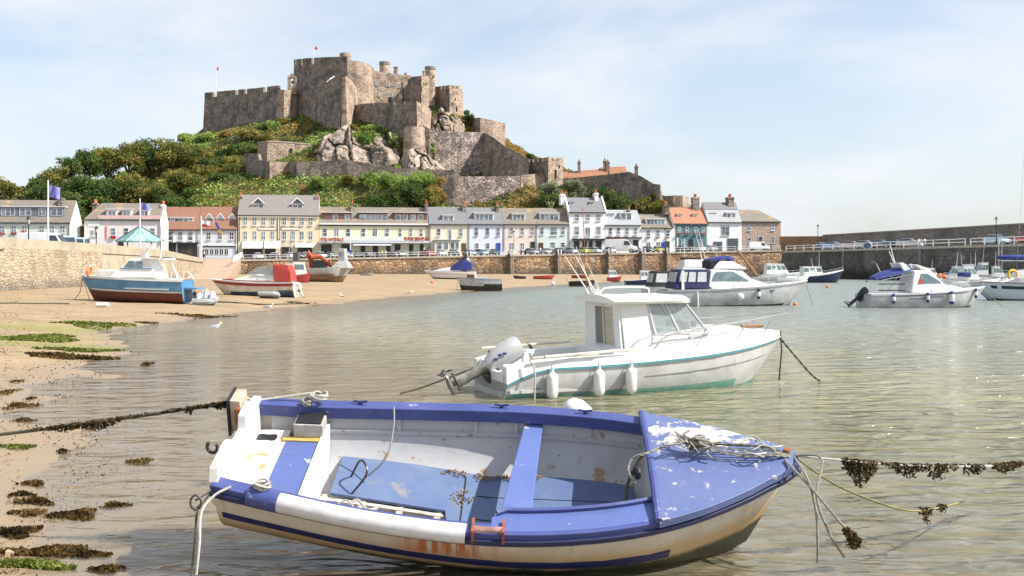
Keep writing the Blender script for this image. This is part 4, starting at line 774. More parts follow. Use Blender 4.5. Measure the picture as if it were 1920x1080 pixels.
# 11 tall white
h = House('house', 'tall white three storey house with tall white chimneys and black canopy', 1067.4, 1135, 398, 371.5, white_pl, slate, d=9)
for c in (1075.5, 1113): h.dormer(c-4, c+4, 379.5, 388, nwin=1, ww=5, kind='s', wy0=380.5, wy1=386.5, yf=2.2, mat=slate)
for x in (1081.5, 1102, 1122): h.win(x, 402.5, 413.5, 8, 's', mat=curt)
for x in (1081.5, 1122): h.win(x, 425, 441, 8, 's', mat=curt)
h.win(1102, 426.5, 444, 8, 'c', mat=pane_m); m = MB(); z0 = h.z(1070, 447.5); m.b2((h.x(1072), -1.4, z0-.45), (h.x(1133), -.02, z0)); m.build('canopy', blackp, h.root)
m = MB(); x0, x1 = h.x(1072), h.x(1133); m.tube([(x0, -1.3, z0+.95), (x1, -1.3, z0+.95)], .035, 5)
for i in range(25): xx = x0+(x1-x0)*i/24; m.tube([(xx, -1.3, z0), (xx, -1.3, z0+.95)], .02, 4)
m.build('balcony_railing', whitep, h.root)
for a, b in ((1076,1086), (1092,1100), (1104,1111), (1117,1128)): h.rect(a, b, 452, 474)
h.chim(1060.5, 364, 8, mat=white_pl, pots=3, y=4.5); h.chim(1124.5, 362, 7, mat=white_pl, pots=3, y=4.5)
m = MB()
for xx in (-.35, h.w-.05): m = MB(); m.hexa([(xx, -.1, h.ze-.1), (xx+.4, -.1, h.ze-.1), (xx+.4, 4.5, h.zr), (xx, 4.5, h.zr)], [(xx, -.1, h.ze+.4), (xx+.4, -.1, h.ze+.4), (xx+.4, 4.5, h.zr+.5), (xx, 4.5, h.zr+.5)]); m.build('gable_coping', whitep, h.root)
# 12
h = House('house', 'white house with pale slate roof and dormer balcony behind the white motorhome', 1135.4, 1203, 422, 394.5, white_pl, slatel)
h.dormer(1141, 1155, 401, 407, nwin=3, kind='p', wy0=402, wy1=406.5, yf=2.2, mat=slatel); h.dormer(1166, 1187, 399, 417, nwin=2, kind='p', wy0=401, wy1=412, yf=1.2)
for x in (1144.5, 1159.5, 1175.5, 1191.5): h.win(x, 427.5, 440, 6, 's')
h.rect(1141, 1151, 450, 462, mat=pane_m); h.rect(1187, 1197, 450, 470); h.chim(1186, 392, 3, pots=1, mat=csp); h.flowers(1136, 1160, 447, 60, -.4, .3); m = MB(); m.b2((0, -.5, h.z(1140, 446.5)), (h.w, -.02, h.z(1140, 444.5))); m.build('fascia', blackp, h.root)
# 13
h = House('house', 'low white house with a wide glazed dormer and red window boxes', 1203.4, 1262, 427, 403, white_pl, slateb)
h.dormer(1213, 1250, 410, 426.5, nwin=1, ww=34, kind='m', wy0=412, wy1=425, yf=.9)
for x in (1215.5, 1233.5, 1252): h.win(x, 432, 443, 6.5, 's'); h.flowers(x-3.5, x+3.5, 445, 30, -.25, .25)
for x in (1216, 1234.5): h.win(x, 454, 463, 6.5, 'c')
m = MB(); m.b2((h.x(1246), -.2, 0), (h.x(1255), -.02, h.z(1246, 452))); m.build('door', darkin, h.root)
# 14 teal
h = House('house', 'teal house with orange-red tiled roof and red geraniums in its windows', 1262.4, 1327, 419.5, 390, white_pl, terra)
teal = mt('teal_render', (.09,.20,.22), (.08,.17,.19), 1, .7); m = MB(); m.b2((h.x(1266.5), -.06, 0), (h.x(1325), -.01, h.z(1266, 421.5))); m.build('teal_panel', teal, h.root)
for c in (1277.5, 1307): h.dormer(c-5, c+5, 402.5, 412.5, nwin=1, ww=5.5, kind='v', wy0=404.5, wy1=411, yf=1.7, mat=terra)
for x in (1273.5, 1288, 1304, 1318.5): h.win(x, 426, 439, 5.5, 's', y=-.08, mat=curt); h.flowers(x-4, x+4, 438.5, 50, -.35, .35)
for x in (1281.5, 1312.5): h.win(x, 450, 461, 8, 's', y=-.08)
h.rect(1292, 1299, 449, 472, y=-.1); h.rect(1268.5, 1271.5, 445, 466, y=-.1, name='pilaster', mat=whitep)
h.chim(1257, 384, 9, mat=csd, pots=2)
# 15 white with garages
h = House('house', 'white house with two grey garage doors and one big central window', 1327.4, 1391, 416.5, 381, white_pl, slatel, d=9)
m = MB(); ya = h.ry(h.z(1330, 393, 2.9)); e = .15
za = h.ze+(h.zr-h.ze)*.62; ya = 4.5*.62; m.hexa([(0,ya,za+.13),(h.w,ya,za+.13),(h.w,4.5,h.zr+.13),(0,4.5,h.zr+.13)], [(0,ya-.1,za+.25),(h.w,ya-.1,za+.25),(h.w,4.5,h.zr+.25),(0,4.5,h.zr+.25)]); m.build('upper_roof', slate, h.root)
h.dormer(1336, 1347, 400, 406, nwin=3, kind='p', wy0=401, wy1=405.5, yf=1.9, mat=slatel); h.dormer(1365, 1382, 399, 415, nwin=2, kind='p', wy0=401, wy1=413, yf=.9)
h.win(1360, 426, 441, 15, 'm', mat=pane_m, fr=sill_m); gd = mt('garage_grey', (.08,.09,.10), rough=.5); h.rect(1338, 1354, 453, 472, mat=gd); h.rect(1364, 1384, 447, 472, mat=gd); m = MB(); m.b2((h.x(1351), -.1, h.z(1351, 426)), (h.x(1368), -.03, h.z(1351, 422.5))); m.build('lintel', slatel, h.root)
h.chim(1314, 370, 11, mat=csp, pots=3, y=4.5); h.chim(1380, 370, 11, mat=csd, pots=3, y=4.5)
# 16 stone
h = House('stone_house', 'pinkish stone house with hipped lichened roof at the head of the pier', 1391.4, 1464, 415.5, 394.5, stone('pink_stone', [(.40,.29,.24),(.48,.36,.29),(.34,.25,.21)], .6, (.45,.38,.32), .05, None, .2, (.5,.6), .03), slateb, hip=(0, 4.6))
for x, y0, y1 in ((1405,422,432), (1449,421,432), (1405.5,446,457), (1449,444,456)): h.win(x, y0, y1, 5.5, 's')
m = MB(); m.b2((h.x(1421), -.08, h.z(1421, 452)), (h.x(1431), -.02, h.z(1421, 443))); m.build('door_surround', sill_m, h.root); h.rect(1423.5, 1429, 444, 451, y=-.12, mat=mt('purple_door', (.05,.02,.14)))
for h_, (a_, y0_, y1_) in ((H_, q_) for H_, q_ in zip(HS, [(130,418,448),(300,413,460),(371,431,456),(443,431,458),(448,405,452),(802,422,470),(805,422,470),(878,422,470),(944,422,470)])):
    h_.pipe(a_-1.2 if a_ in (130,300,371,443,802) else a_+1, y0_, y1_)
# market pavilion with green tiled pyramid roof
gt = mt('green_glazed_tiles', (.30,.52,.45), (.10,.26,.22), 2.2, .5, ramp=(.46,.54), sx=(1,1,.6), detail=2)
Yp = 205; c = at(262, 452, Yp); pv = empty('market_pavilion', 'open pavilion with pyramid roof of green and white tiles', 'pavilion', (c.x, Yp, 4.0)); rz = PI/5.2; hw_ = 3.6
ze = c.z-4.0; za = Z_(424, Yp)-4.0; rot = lambda a, b: (a*math.cos(rz)-b*math.sin(rz), a*math.sin(rz)+b*math.cos(rz))
m = MB(); e = [rot(a*hw_, b*hw_) for a, b in ((-1,-1),(1,-1),(1,1),(-1,1))]; m.add([(x, y, ze) for x, y in e]+[(0,0,za)]+[(x, y, ze-.15) for x, y in e], [(0,1,4),(1,2,4),(2,3,4),(3,0,4),(0,5,6,1),(1,6,7,2),(2,7,8,3),(3,8,5,0),(5,8,7,6)]); m.build('roof', gt, pv)
m = MB()
for x, y in e: m.tube([(x, y, ze+.08), (0, 0, za+.08)], .09, 5)
m.build('hip_tile', mt('dark_green', (.02,.09,.08)), pv)
for x, y in e: m = MB(); m.tube([(x*.86, y*.86, 0), (x*.86, y*.86, ze)], .14, 6); m.build('post', brn, pv)
m = MB(); m.box((0, 0, .5), (3.5, 3.5, 1.0), rz=rz); m.build('counter', mt('dark_red', (.3,.05,.05), (.6,.55,.5), 1.2, ramp=(.49,.51)), pv)
# ================================================================== QUAY FURNITURE
def rail(name, label, pts, h_=1.05, n=2, sp=2.4, mat=None, r=.045, cat='railing'):
    L_ = sum((pts[i+1]-pts[i]).length for i in range(len(pts)-1)); rt = empty(name, label, cat, pts[0])
    for k in range(n): m = MB(); z = V((0, 0, h_*(k+1)/n)); m.tube([p+z for p in pts], r, 5); m.build('rail', mat or whitep, rt, True)
    for i in range(len(pts)-1):
        s = pts[i+1]-pts[i]; k = max(1, int(s.length/sp))
        for j in range(k+(i == len(pts)-2)): m = MB(); p = pts[i]+s*(j/k); m.tube([p, p+V((0, 0, h_))], r*1.2, 5); m.build('post', mat or whitep, rt, True)
def qp(px, o=.25, dz=0): p = qpt(px)-QN*o; return V((p.x, p.y, qz(px)+dz))
rail('railing', 'white two-bar railing on the quay in front of the cream hotel', [qp(456), qp(560)])
rail('railing', 'long thin white quay railing in front of the yellow hotel', [qp(620), qp(866)])
rail('railing', 'white railing on the quay between the yellow car and the stone house', [qp(1255), qp(1380)])
rail('railing', 'white railing at the corner of the quay below the stone house', [qp(1384), qp(1464)])
rail('railing', 'sloping white railing down the side of the slipway', [V((X_(437, 190), 190, 3.3)), V((X_(454, 243), 243, 4.8))], 1.1, 3, 2)
def pp(px, o=.5):
    # point on the pier edge seen at column px
    t = 0; k = (px-960)/F; s_ = (A0.x-k*A0.y)/(k*dirp.y-dirp.x); p = A0+dirp*s_+nb*o; return V((p.x, p.y, PT))
rail('railing', 'long white two-bar railing along the pier edge with rounded end', [pp(1470), pp(1640), pp(1805)], 1.15, 2, 4.2, r=.07)
rail('railing', 'white railing on the near pier beside the pale blue and red cars', [pp(1815), pp(1990)], 1.15, 2, 3.4, r=.07)
ladm = mt('ladder_galvanised', (.42,.42,.40), rough=.5)
timb = mt('tarred_timber', (.035,.032,.028), (.06,.055,.045), 2, .9)
n_ = 0
for px, lb in ((876,'behind the blue canopied cruiser'), (957,'nearest the red dinghy on the beach'), (1046,'just right of the red dinghy'), (1141,'below the slate house with dormer balcony'), (1203,'below the low white house'), (1250,'just left of the black canopied cruiser')):
    b = qp(px, -.55); z0 = .4
    lp = empty('fender_pile', 'timber pile with iron ladder on the quay wall, '+lb, 'fender pile', V((b.x, b.y, z0)), 'timber piles with ladders on the quay wall')
    m = MB(); m.box(b+V((-.45, .15, (z0-b.z)/2+.1)), (.62, .6, b.z-z0+.5)); m.build('pile', timb, lp, True)
    m = MB()
    for dx in (.1, .62): m.tube([b+V((dx, 0, z0-b.z)), b+V((dx, 0, 1.0))], .045, 5)
    k = int((b.z-z0)/.42)
    for i in range(k): m.tube([b+V((.1, 0, -.2-i*.42)), b+V((.62, 0, -.2-i*.42))], .035, 4)
    m.build('ladder', ladm, lp, True)
    for dx in (.0, .72): m = MB(); m.cyl(b+V((dx-.05, .5, 0)), .13, 1.1, 8, r2=.16); m.build('bollard', whitep, lp, True)
for px, lb in ((1583,'left'), (1727,'right')):
    b = pp(px, -.35); m = MB(); rt = empty('iron_ladder', 'iron ladder down the dark pier wall, the '+('one behind the blue oval sign side' if lb == 'left' else 'one under the three walkers'), 'ladder', V((b.x, b.y, 1.5)))
    for s_ in (-.25, .25): m.tube([b+dirp*s_+V((0,0,-5)), b+dirp*s_+V((0,0,.6))], .05, 5)
    for i in range(14): m.tube([b+dirp*-.25+V((0,0,-.3-i*.35)), b+dirp*.25+V((0,0,-.3-i*.35))], .035, 4)
    m.build('ladder_frame', ladm, rt, True)
# street lamps
def lamp(px, ytop, Y, zb, label):
    b = V((X_(px, Y), Y, zb)); h_ = Z_(ytop, Y)-zb; o = empty('street_lamp', label, 'street lamp', b)
    m = MB(); m.lathe((0,0,0), [(.16,0),(.16,.5),(.1,.7),(.075,1.4),(.06,h_-.95)], 8); m.build('post', blackp, o)
    m = MB(); m.lathe((0,0,h_-.95), [(.1,0),(.26,.5),(.26,.52)], 6); m.build('lantern', mt('lamp_glass', (.5,.52,.5), rough=.2), o); m = MB(); m.lathe((0,0,h_-.43), [(.32,0),(.16,.2),(.05,.28),(.03,.45)], 6); m.build('lantern_cap', blackp, o)
lamp(53.5, 404, 120, 4.0, 'black street lamp left of the flagpole in front of the pale green house'); lamp(180.5, 423, 150, 4.0, 'black street lamp in front of the pinkish inn'); lamp(323.5, 433, 205, 4.3, 'black street lamp in front of the brown roofed restaurant')
b = qp(963, 1); lamp(963.5, 431, b.y, b.z, 'black street lamp in front of the pale pink house'); b = qp(1247, 1); lamp(1247, 428, b.y, b.z, 'black street lamp beside the yellow car')
p = pp(1868, 1.5); lamp(1868, 405, p.y, PT, 'tall street lamp on the pier beside the red car'); p = pp(1533.5, 12); lamp(1533.5, 420, p.y, PT, 'street lamp on the pier behind the blue pickup')
# flagpoles
efl = mt('violet_blue_cloth', (.14,.13,.45), (.30,.30,.62), 2.5, .8)
for px, y0, y1, Y, zb, wd, lb in ((90, 340, 452, 118, 4.2, 1.0, 'tall white flagpole flying a violet-blue flag before the green house'), (262.5, 374, 460, 150, 4.0, 1.0, 'white flagpole with violet-blue flag in front of the green tiled pavilion')):
    f_ = empty('flagpole', lb, 'flagpole', (X_(px, Y), Y, zb)); m = MB(); zt = Z_(y0, Y)-zb; m.lathe((0,0,0), [(.14,0),(.12,1),(.07,zt),(.1,zt+.03),(.02,zt+.15)], 8); m.build('pole', whitep, f_)
    s_ = 1.3 if px < 100 else .95; flag(V((X_(px, Y)+.08, Y, zb+zt-s_-.5)), 21*Y/F if px < 100 else 17*Y/F, s_, 'flag', [efl], f_, lambda u, v: 0)
f_ = empty('flagpole', 'slim white flagpole with drooping white and red pennant before the restaurants', 'flagpole', (X_(378.5, 178), 178, 4)); m = MB(); m.tube([at(378.5,489,178), at(377,405,178)], .09, 6); m.build('pole', whitep, f_, True)
flag(at(378, 425, 178), 1.4, 1.0, 'flag', [whc, redp], f_, lambda u, v: int(v < .4))
# oval road sign on the pier rail, small signs
p = pp(1626, .1); so_ = empty('oval_sign', 'blue oval sign in a white rim on the pier railing', 'sign', p); m = MB()
R_ = lambda r1, r2, y, n=24: [p+dirp*(-math.cos(2*PI*k/n)*r1)+V((0, 0, .55+math.sin(2*PI*k/n)*r2))-nb*y for k in range(n)]
m.loft([R_(1.75, .8, .05), R_(1.75, .8, .12)]); m.build('rim', whitep, so_, True); m = MB(); m.loft([R_(1.4, .58, .12), R_(1.4, .58, .16)]); m.build('face', mt('sign_blue', (.08,.13,.28), rough=.4), so_, True)
b = qp(1245, .6); sg = empty('parking_sign', 'blue sign board on a post between the yellow car and the teal house', 'sign', b); m = MB(); m.tube([b, b+V((0,0,3))], .05, 5); m.build('post', blackp, sg, True); m = MB(); m.box(b+V((0,-.08,1.7)), (1.1,.06,1.3)); m.build('board', mt('sign_blue2', (.03,.06,.35)), sg, True)
b = qp(657, .6); sg = empty('parking_sign', 'pale blue post with dark blue box in front of the yellow hotel', 'sign', b); m = MB(); m.tube([b, b+V((0,0,6.5))], .1, 6); m.build('post', pf, sg, True); m = MB(); m.box(b+V((0,-.12,1.3)), (.6,.3,.9)); m.build('box', mt('sign_blue2', ()), sg, True)
# ================================================================== CARS
tyre = mt('tyre_rubber', (.02,.02,.02), rough=.8); carg = mt('car_glass', (.03,.04,.045), rough=.05, spec=.9); rimm = mt('alloy', (.45,.45,.45), metal=.8, rough=.35)
lampm = mt('headlamp', (.7,.7,.68), rough=.15)
def paint(n, c): return mt('car_paint_'+n, c, rough=.25, coat=.8)
PC = {'silver': (.48,.49,.51), 'white': (.78,.78,.77), 'black': (.02,.02,.022), 'grey': (.16,.17,.18), 'blue': (.05,.12,.35), 'red': (.5,.03,.03), 'green': (.03,.09,.06), 'yellow': (.75,.65,.05), 'lightblue': (.35,.50,.68), 'lime': (.5,.6,.12), 'darkblue': (.02,.03,.10), 'pink': (.6,.5,.48)}
PCM = {k: paint(k, v) for k, v in PC.items()}
def make_car(label, group, M, kind='car', col='silver'):
    r = empty('parked_car' if kind == 'car' else 'parked_van', label, 'car' if kind == 'car' else 'van', M, group)
    if kind == 'car':
        prof = [(-2.05,.35,.80),(-2.0,.28,.92),(-1.55,.22,.98),(-1.0,.2,.95),(0,.2,.93),(.9,.2,.92),(1.6,.24,.80),(2.0,.30,.66),(2.1,.38,.55)]
        top = [(-1.75,.98),(-1.25,1.40),(-.4,1.48),(.35,1.42),(1.15,.93)]; hwid = .84; L2 = 2.1; wb = 1.28
    else:
        prof = [(-2.5,.4,2.0),(-2.45,.3,2.05),(-1,.28,2.08),(.6,.28,2.05),(1.15,.28,1.85),(1.7,.3,1.12),(2.3,.32,.95),(2.45,.42,.7)]; top = None; hwid = .92; wb = 1.55
    rings = []
    for x, z0, z1 in prof:
        k = .9 if abs(x) > 1.95 else 1; zc = min(z1, .85)
        rings.append([V((x, -hwid*k*.92, z0)), V((x, -hwid*k, z0+.15)), V((x, -hwid*k, zc-.08)), V((x, -hwid*k*(.93 if z1 < 1.2 else .84), z1)), V((x, hwid*k*(.93 if z1 < 1.2 else .84), z1)), V((x, hwid*k, zc-.08)), V((x, hwid*k, z0+.15)), V((x, hwid*k*.92, z0))])
    m = MB(); m.loft(rings); b = m.build('body', PCM[col], r, smooth=True, bevel=.04)
    if kind == 'car':
        m = MB(); m.loft([[V((x, -w_, z)), V((x, w_, z)), V((x, w_*.98, z-.06)), V((x, -w_*.98, z-.06))] for (x, z), w_ in zip(top[1:4], (.60,.62,.60))]); m.build('roof', PCM[col], r)
        m = MB(); lo = [(-1.75,.95),(-1.0,.9),(0,.9),(.7,.9),(1.15,.90)]
        m.loft([[V((x0, -.76, z0)), V((x0, .76, z0)), V((x1, .59, z1)), V((x1, -.59, z1))] for (x0, z0), (x1, z1) in zip(lo, [(-1.72,.97),(-1.22,1.36),(-.4,1.43),(.38,1.37),(1.14,.92)])]); m.build('window', carg, r, smooth=False)
    else:
        m = MB()
        for s in (-1, 1): m.slab([V((.45, s*.915, 1.15)), V((1.45, s*.915, 1.15)), V((1.15, s*.80, 1.78)), V((.45, s*.80, 1.8))][::1 if s < 0 else -1], .02)
        m.slab([V((1.62, .74, 1.2)), V((1.20, .66, 1.84)), V((1.20, -.66, 1.84)), V((1.62, -.74, 1.2))], .03); m.build('window', carg, r)
    for x in (-wb, wb):
        for s in (-1, 1):
            m = MB(); m.lathe((x, s*(hwid-.2), .31), [(.31,0),(.31,.2)], 14, ax=(0, s, 0)); t_ = m.build('wheel', tyre, r); m = MB(); m.lathe((x, s*(hwid-.2), .31), [(.19,.2),(.17,.215)], 10, ax=(0, s, 0)); m.build('rim', rimm, t_)
    xf = prof[-1][0]
    for s in (-1, 1):
        m = MB(); m.box((xf-.12, s*.6, .62), (.22,.32,.14)); m.build('headlight', lampm, r); m = MB(); m.box((prof[0][0]+.03, s*.64, .78), (.1,.22,.16)); m.build('tail_light', redp, r)
    m = MB(); m.box((xf, 0, .45), (.04,.5,.12)); m.build('number_plate', whitep, r)
    return r
def carM(px, o, ang, quay=True, zb=None):
    if quay: p = qpt(px)-QN*o; z = qz(px)+.02*o+.0
    else: p = pp(px, o); z = PT
    return Matrix.Translation((p.x, p.y, z)) @ Matrix.Rotation(math.radians(ang), 4, 'Z')
cars = [(482,'white','white car parked below the first white awning of the cream hotel'),(511,'darkblue','dark blue car parked below the second white awning of the cream hotel'),(540,'silver','silver car facing the harbour by the dark doorway of the cream hotel'),(560,'grey','grey car parked left of the small awning of the cream hotel'),(573,'silver','silver car under the smallest awning of the cream hotel'),(601,'white','white car parked where the cream and yellow hotels meet'),(621,'grey','grey car at the left end of the yellow hotel'),(648,'silver','silver car left of the pale blue post'),(672,'green','dark green car right of the pale blue post'),(690,'darkblue','dark blue car in front of the middle of the yellow hotel'),(737,'black','black car in front of the yellow hotel'),(752,'silver','silver car in front of the yellow hotel below its second dormer'),(778,'grey','grey car below the red flowers of the yellow hotel'),(804,'red','red car at the corner of the yellow hotel'),(829,'white','white car in front of the glazed porch'),(853,'black','black car at the right end of the glazed porch'),(882,'silver','silver car at the left end of the lavender house'),(905,'lightblue','pale blue-grey car in front of the lavender house'),(930,'green','dark green car in front of the blue front door'),(1000,'silver','silver car in front of the dark arched door'),(1028,'silver','silver car in front of the sage green house'),(1050,'black','black car at the right end of the sage green house'),(1072,'silver','silver car at the left corner of the tall white house'),(1098,'lime','yellow-green car below the black canopy'),(1120,'white','white car at the right end of the black canopy'),(1147,'silver','silver car left of the white motorhome'),(1198,'darkblue','dark blue car right of the white motorhome'),(1222,'grey','grey car in front of the low white house'),(1240,'yellow','bright yellow car at the right end of the low white house'),(1285,'black','black car in front of the teal house'),(1318,'white','white car at the right end of the teal house'),(1340,'silver','silver car in front of the left garage door')]
g = 'cars parked along the quay'; proto = None; Rc = random.Random(3)
for px, c_, lb in cars:
    M = carM(px, 2.5+Rc.random()*.5, -62+Rc.uniform(-14, 14)+(180 if Rc.random() < .3 else 0))
    if proto is None: proto = make_car(lb, g, M, col=c_)
    else: copy_tree(proto, M, lb, g, {'body': PCM[c_], 'roof': PCM[c_]})
van = make_car('white panel van parked in front of the stone house', 'vans by the quay', carM(1429, 2, 2), 'van', 'white')
mh = copy_tree(van, carM(1172, 3.2, -12) @ Matrix.Scale(1.55, 4), 'white motorhome with high body in front of the pale slate house', 'vans by the quay')
copy_tree(van, Matrix.Translation((X_(88, 122), 122, 4.0)) @ Matrix.Rotation(math.radians(2), 4, 'Z') @ Matrix.Scale(1.2, 4), 'long white van standing behind the harbour wall at the foot of the flagpole', 'vans by the quay')
copy_tree(van, Matrix.Translation((X_(126, 128), 128, 4.25)) @ Matrix.Rotation(math.radians(-60), 4, 'Z') @ Matrix.Scale(1.0, 4), 'pale blue van behind the harbour wall, the one next to the white van', 'vans by the quay', {'body': PCM['lightblue']})
copy_tree(van, Matrix.Translation((X_(146, 130), 130, 4.1)) @ Matrix.Rotation(math.radians(-70), 4, 'Z') @ Matrix.Scale(1.0, 4), 'pale blue van behind the harbour wall, the one beside the brown shed', 'vans by the quay', {'body': PCM['lightblue']})
for px, o, c_, a, lb in ((1516,8,'blue',-78,'blue car on the pier beside the stone house'),(1541,6,'lightblue',-60,'pale blue car on the pier by the lamp post'),(1571,8,'pink',-40,'pale pinkish car on the pier left of the oval sign'),(1597,8,'silver',-50,'silver car on the pier just left of the oval sign'),(1624,9,'grey',-55,'grey car on the pier behind the oval sign'),(1651,9,'darkblue',-60,'dark blue car on the pier just right of the oval sign'),(1677,8,'silver',-45,'silver car on the pier left of the three walkers'),(1839,6,'lightblue',-75,'pale blue car on the pier near the tall lamp'),(1899,5,'red',-72,'red car on the pier at the right of the tall lamp'),(1922,6,'white',-60,'white car on the pier at the right edge of the picture')):
    copy_tree(proto, carM(px, 2.4+o*.12, a, False) @ Matrix.Scale(1.22, 4), lb, 'cars parked on the pier', {'body': PCM[c_], 'roof': PCM[c_]})
for px, Y, c_, lb in ((168,150,'silver','silver car behind the harbour wall in front of the pinkish inn'),(213,152,'grey','grey car behind the harbour wall left of the pavilion')):
    copy_tree(proto, Matrix.Translation((X_(px, Y), Y, 4.1)) @ Matrix.Rotation(.3, 4, 'Z'), lb, 'cars behind the harbour wall', {'body': PCM[c_], 'roof': PCM[c_]})
# ---- motorbikes
def bike(M, label, col):
    r = empty('motorcycle', label, 'motorcycle', M, 'motorcycles parked on the quay')
    for x in (-.7, .7): m = MB(); m.lathe((x, -.05, .3), [(.3,0),(.3,.1)], 14, ax=(0,1,0)); m.build('wheel', tyre, r)
    m = MB(); m.loft([[V((x, -w_, z-h_)), V((x, w_, z-h_)), V((x, w_, z+h_)), V((x, -w_, z+h_))] for x, w_, z, h_ in ((-.75,.05,.75,.05),(-.3,.14,.72,.12),(.1,.17,.75,.2),(.45,.12,.8,.2),(.6,.08,.95,.1))]); m.build('body', col, r)
    m = MB(); m.tube([(.7,0,.3),(.5,0,.95),(.42,0,1.05)], .04, 5); m.tube([(.42,-.3,1.05),(.42,.3,1.05)], .025, 5); m.build('fork', blackp, r); return r
for i, (px, c_, lb) in enumerate(((980, redp, 'red motorcycle in front of the pale pink house'), (988, blackp, 'black motorcycle between the red motorcycle and the dark door'), (713, whitep, 'white motorcycle on the quay below the yellow hotel awning'))):
    bike(carM(px, 2.2, -80), lb, c_)
# ================================================================== PEOPLE AND GULLS
skin = mt('skin', (.50,.30,.21), rough=.6)
def person_mesh(shirt, trou, hair, pose=0):
    J = {'p': (0,0,.95), 'c': (0,0,1.25), 'n': (0,0,1.47), 'h0': (0,.0,1.56), 'h1': (.01,0,1.70), 'sl': (0,.19,1.40), 'el': (.02,.26,1.12), 'wl': (.10,.25,.88), 'fl': (.12,.25,.78), 'sr': (0,-.19,1.40), 'er': (-.03,-.26,1.12), 'wr': (.0,-.26,.88), 'fr': (.02,-.26,.78),
         'hl': (0,.10,.90), 'kl': (.10+.1*pose,.11,.50), 'al': (.02+.15*pose,.11,.09), 'tl': (.2+.15*pose,.12,.04), 'hr': (0,-.10,.90), 'kr': (.0,-.11,.49), 'ar': (-.1-.15*pose,-.11,.09), 'tr': (.07-.15*pose,-.12,.04)}
    R_ = {'p': .15, 'c': .16, 'n': .06, 'h0': .09, 'h1': .10, 'sl': .075, 'el': .05, 'wl': .035, 'fl': .04, 'sr': .075, 'er': .05, 'wr': .035, 'fr': .04, 'hl': .10, 'kl': .065, 'al': .045, 'tl': .04, 'hr': .10, 'kr': .065, 'ar': .045, 'tr': .04}
    E_ = ['p c','c n','n h0','h0 h1','c sl','sl el','el wl','wl fl','c sr','sr er','er wr','wr fr','p hl','hl kl','kl al','al tl','p hr','hr kr','kr ar','ar tr']
    K = list(J); me = bpy.data.meshes.new('person_skin'); me.from_pydata([J[k] for k in K], [[K.index(a) for a in e.split()] for e in E_], []); o = bpy.data.objects.new('tmp', me); COL.objects.link(o)
    o.modifiers.new('s', 'SKIN'); me.skin_vertices[0].data[0].use_root = True
    for i, k in enumerate(K): me.skin_vertices[0].data[i].radius = (R_[k], R_[k])
    o.modifiers.new('u', 'SUBSURF').levels = 1
    dg = bpy.context.evaluated_depsgraph_get(); me2 = bpy.data.meshes.new_from_object(o.evaluated_get(dg)); bpy.data.objects.remove(o)
    for mm in (skin, shirt, trou, hair, blackp): me2.materials.append(mm)
    for f in me2.polygons:
        c = f.center; arm = abs(c.y) > .21
        f.material_index = 4 if c.z < .08 else 2 if c.z < .97 and not arm else 1 if c.z < 1.46 and not (arm and c.z < 1.1) else 3 if (c.z > 1.66 or (c.z > 1.5 and c.x < -.03)) else 0
        f.use_smooth = True
    return me2
cl = {k: mt('cloth_'+k, c) for k, c in dict(red=(.5,.05,.05), white=(.75,.75,.75), navy=(.03,.04,.12), khaki=(.35,.3,.2), black=(.02,.02,.02), yellow=(.7,.6,.08), grey=(.3,.3,.32), blue=(.1,.2,.45)).items()}
hairm = mt('brown_hair', (.08,.05,.03)); greyh = mt('grey_hair', (.45,.43,.4))
for p, a, s_, t_, hm, po, lb in ((pp(1703.5, 2.2), 90, 'white', 'khaki', greyh, 1, 'person in pale top leading the three walkers on the pier'), (pp(1709.5, 2.0), 100, 'grey', 'white', hairm, 1, 'person in grey top in the middle of the three walkers on the pier'), (pp(1715.5, 2.1), 95, 'white', 'grey', hairm, 0, 'person in white top last of the three walkers on the pier'),
    (qp(633, 1.6), 0, 'red', 'navy', hairm, 1, 'person in red top in front of the yellow hotel'), (qp(717, 1.6), 180, 'yellow', 'navy', hairm, 0, 'person in yellow top beside the white motorcycle'), (qp(724, 1.8), 20, 'white', 'black', hairm, 1, 'person in white top right of the one in yellow'), (qp(1016, 2.0), 160, 'white', 'navy', hairm, 1, 'person in white top by the brown door of the sage house'),
    (V((X_(383, 240), 240, 4.5)), 0, 'white', 'black', hairm, 1, 'person in white top walking past the arched shopfront'), (V((X_(248, 150), 150, 4.05)), 0, 'yellow', 'navy', hairm, 0, 'person in yellow top under the edge of the green pavilion roof'), (V((X_(286, 152), 152, 4.05)), 180, 'red', 'khaki', hairm, 0, 'person in red top at the right corner of the pavilion')):
    o = bpy.data.objects.new('person', person_mesh(cl[s_], cl[t_], hm, po)); COL.objects.link(o); o.location = p; o.rotation_euler = (0, 0, math.radians(a)); tagp(o, lb, 'person', 'people about the harbour')
gw = mt('gull_white', (.8,.8,.8)); gg = mt('gull_grey', (.3,.32,.35)); gy = mt('gull_yellow', (.7,.45,.05))
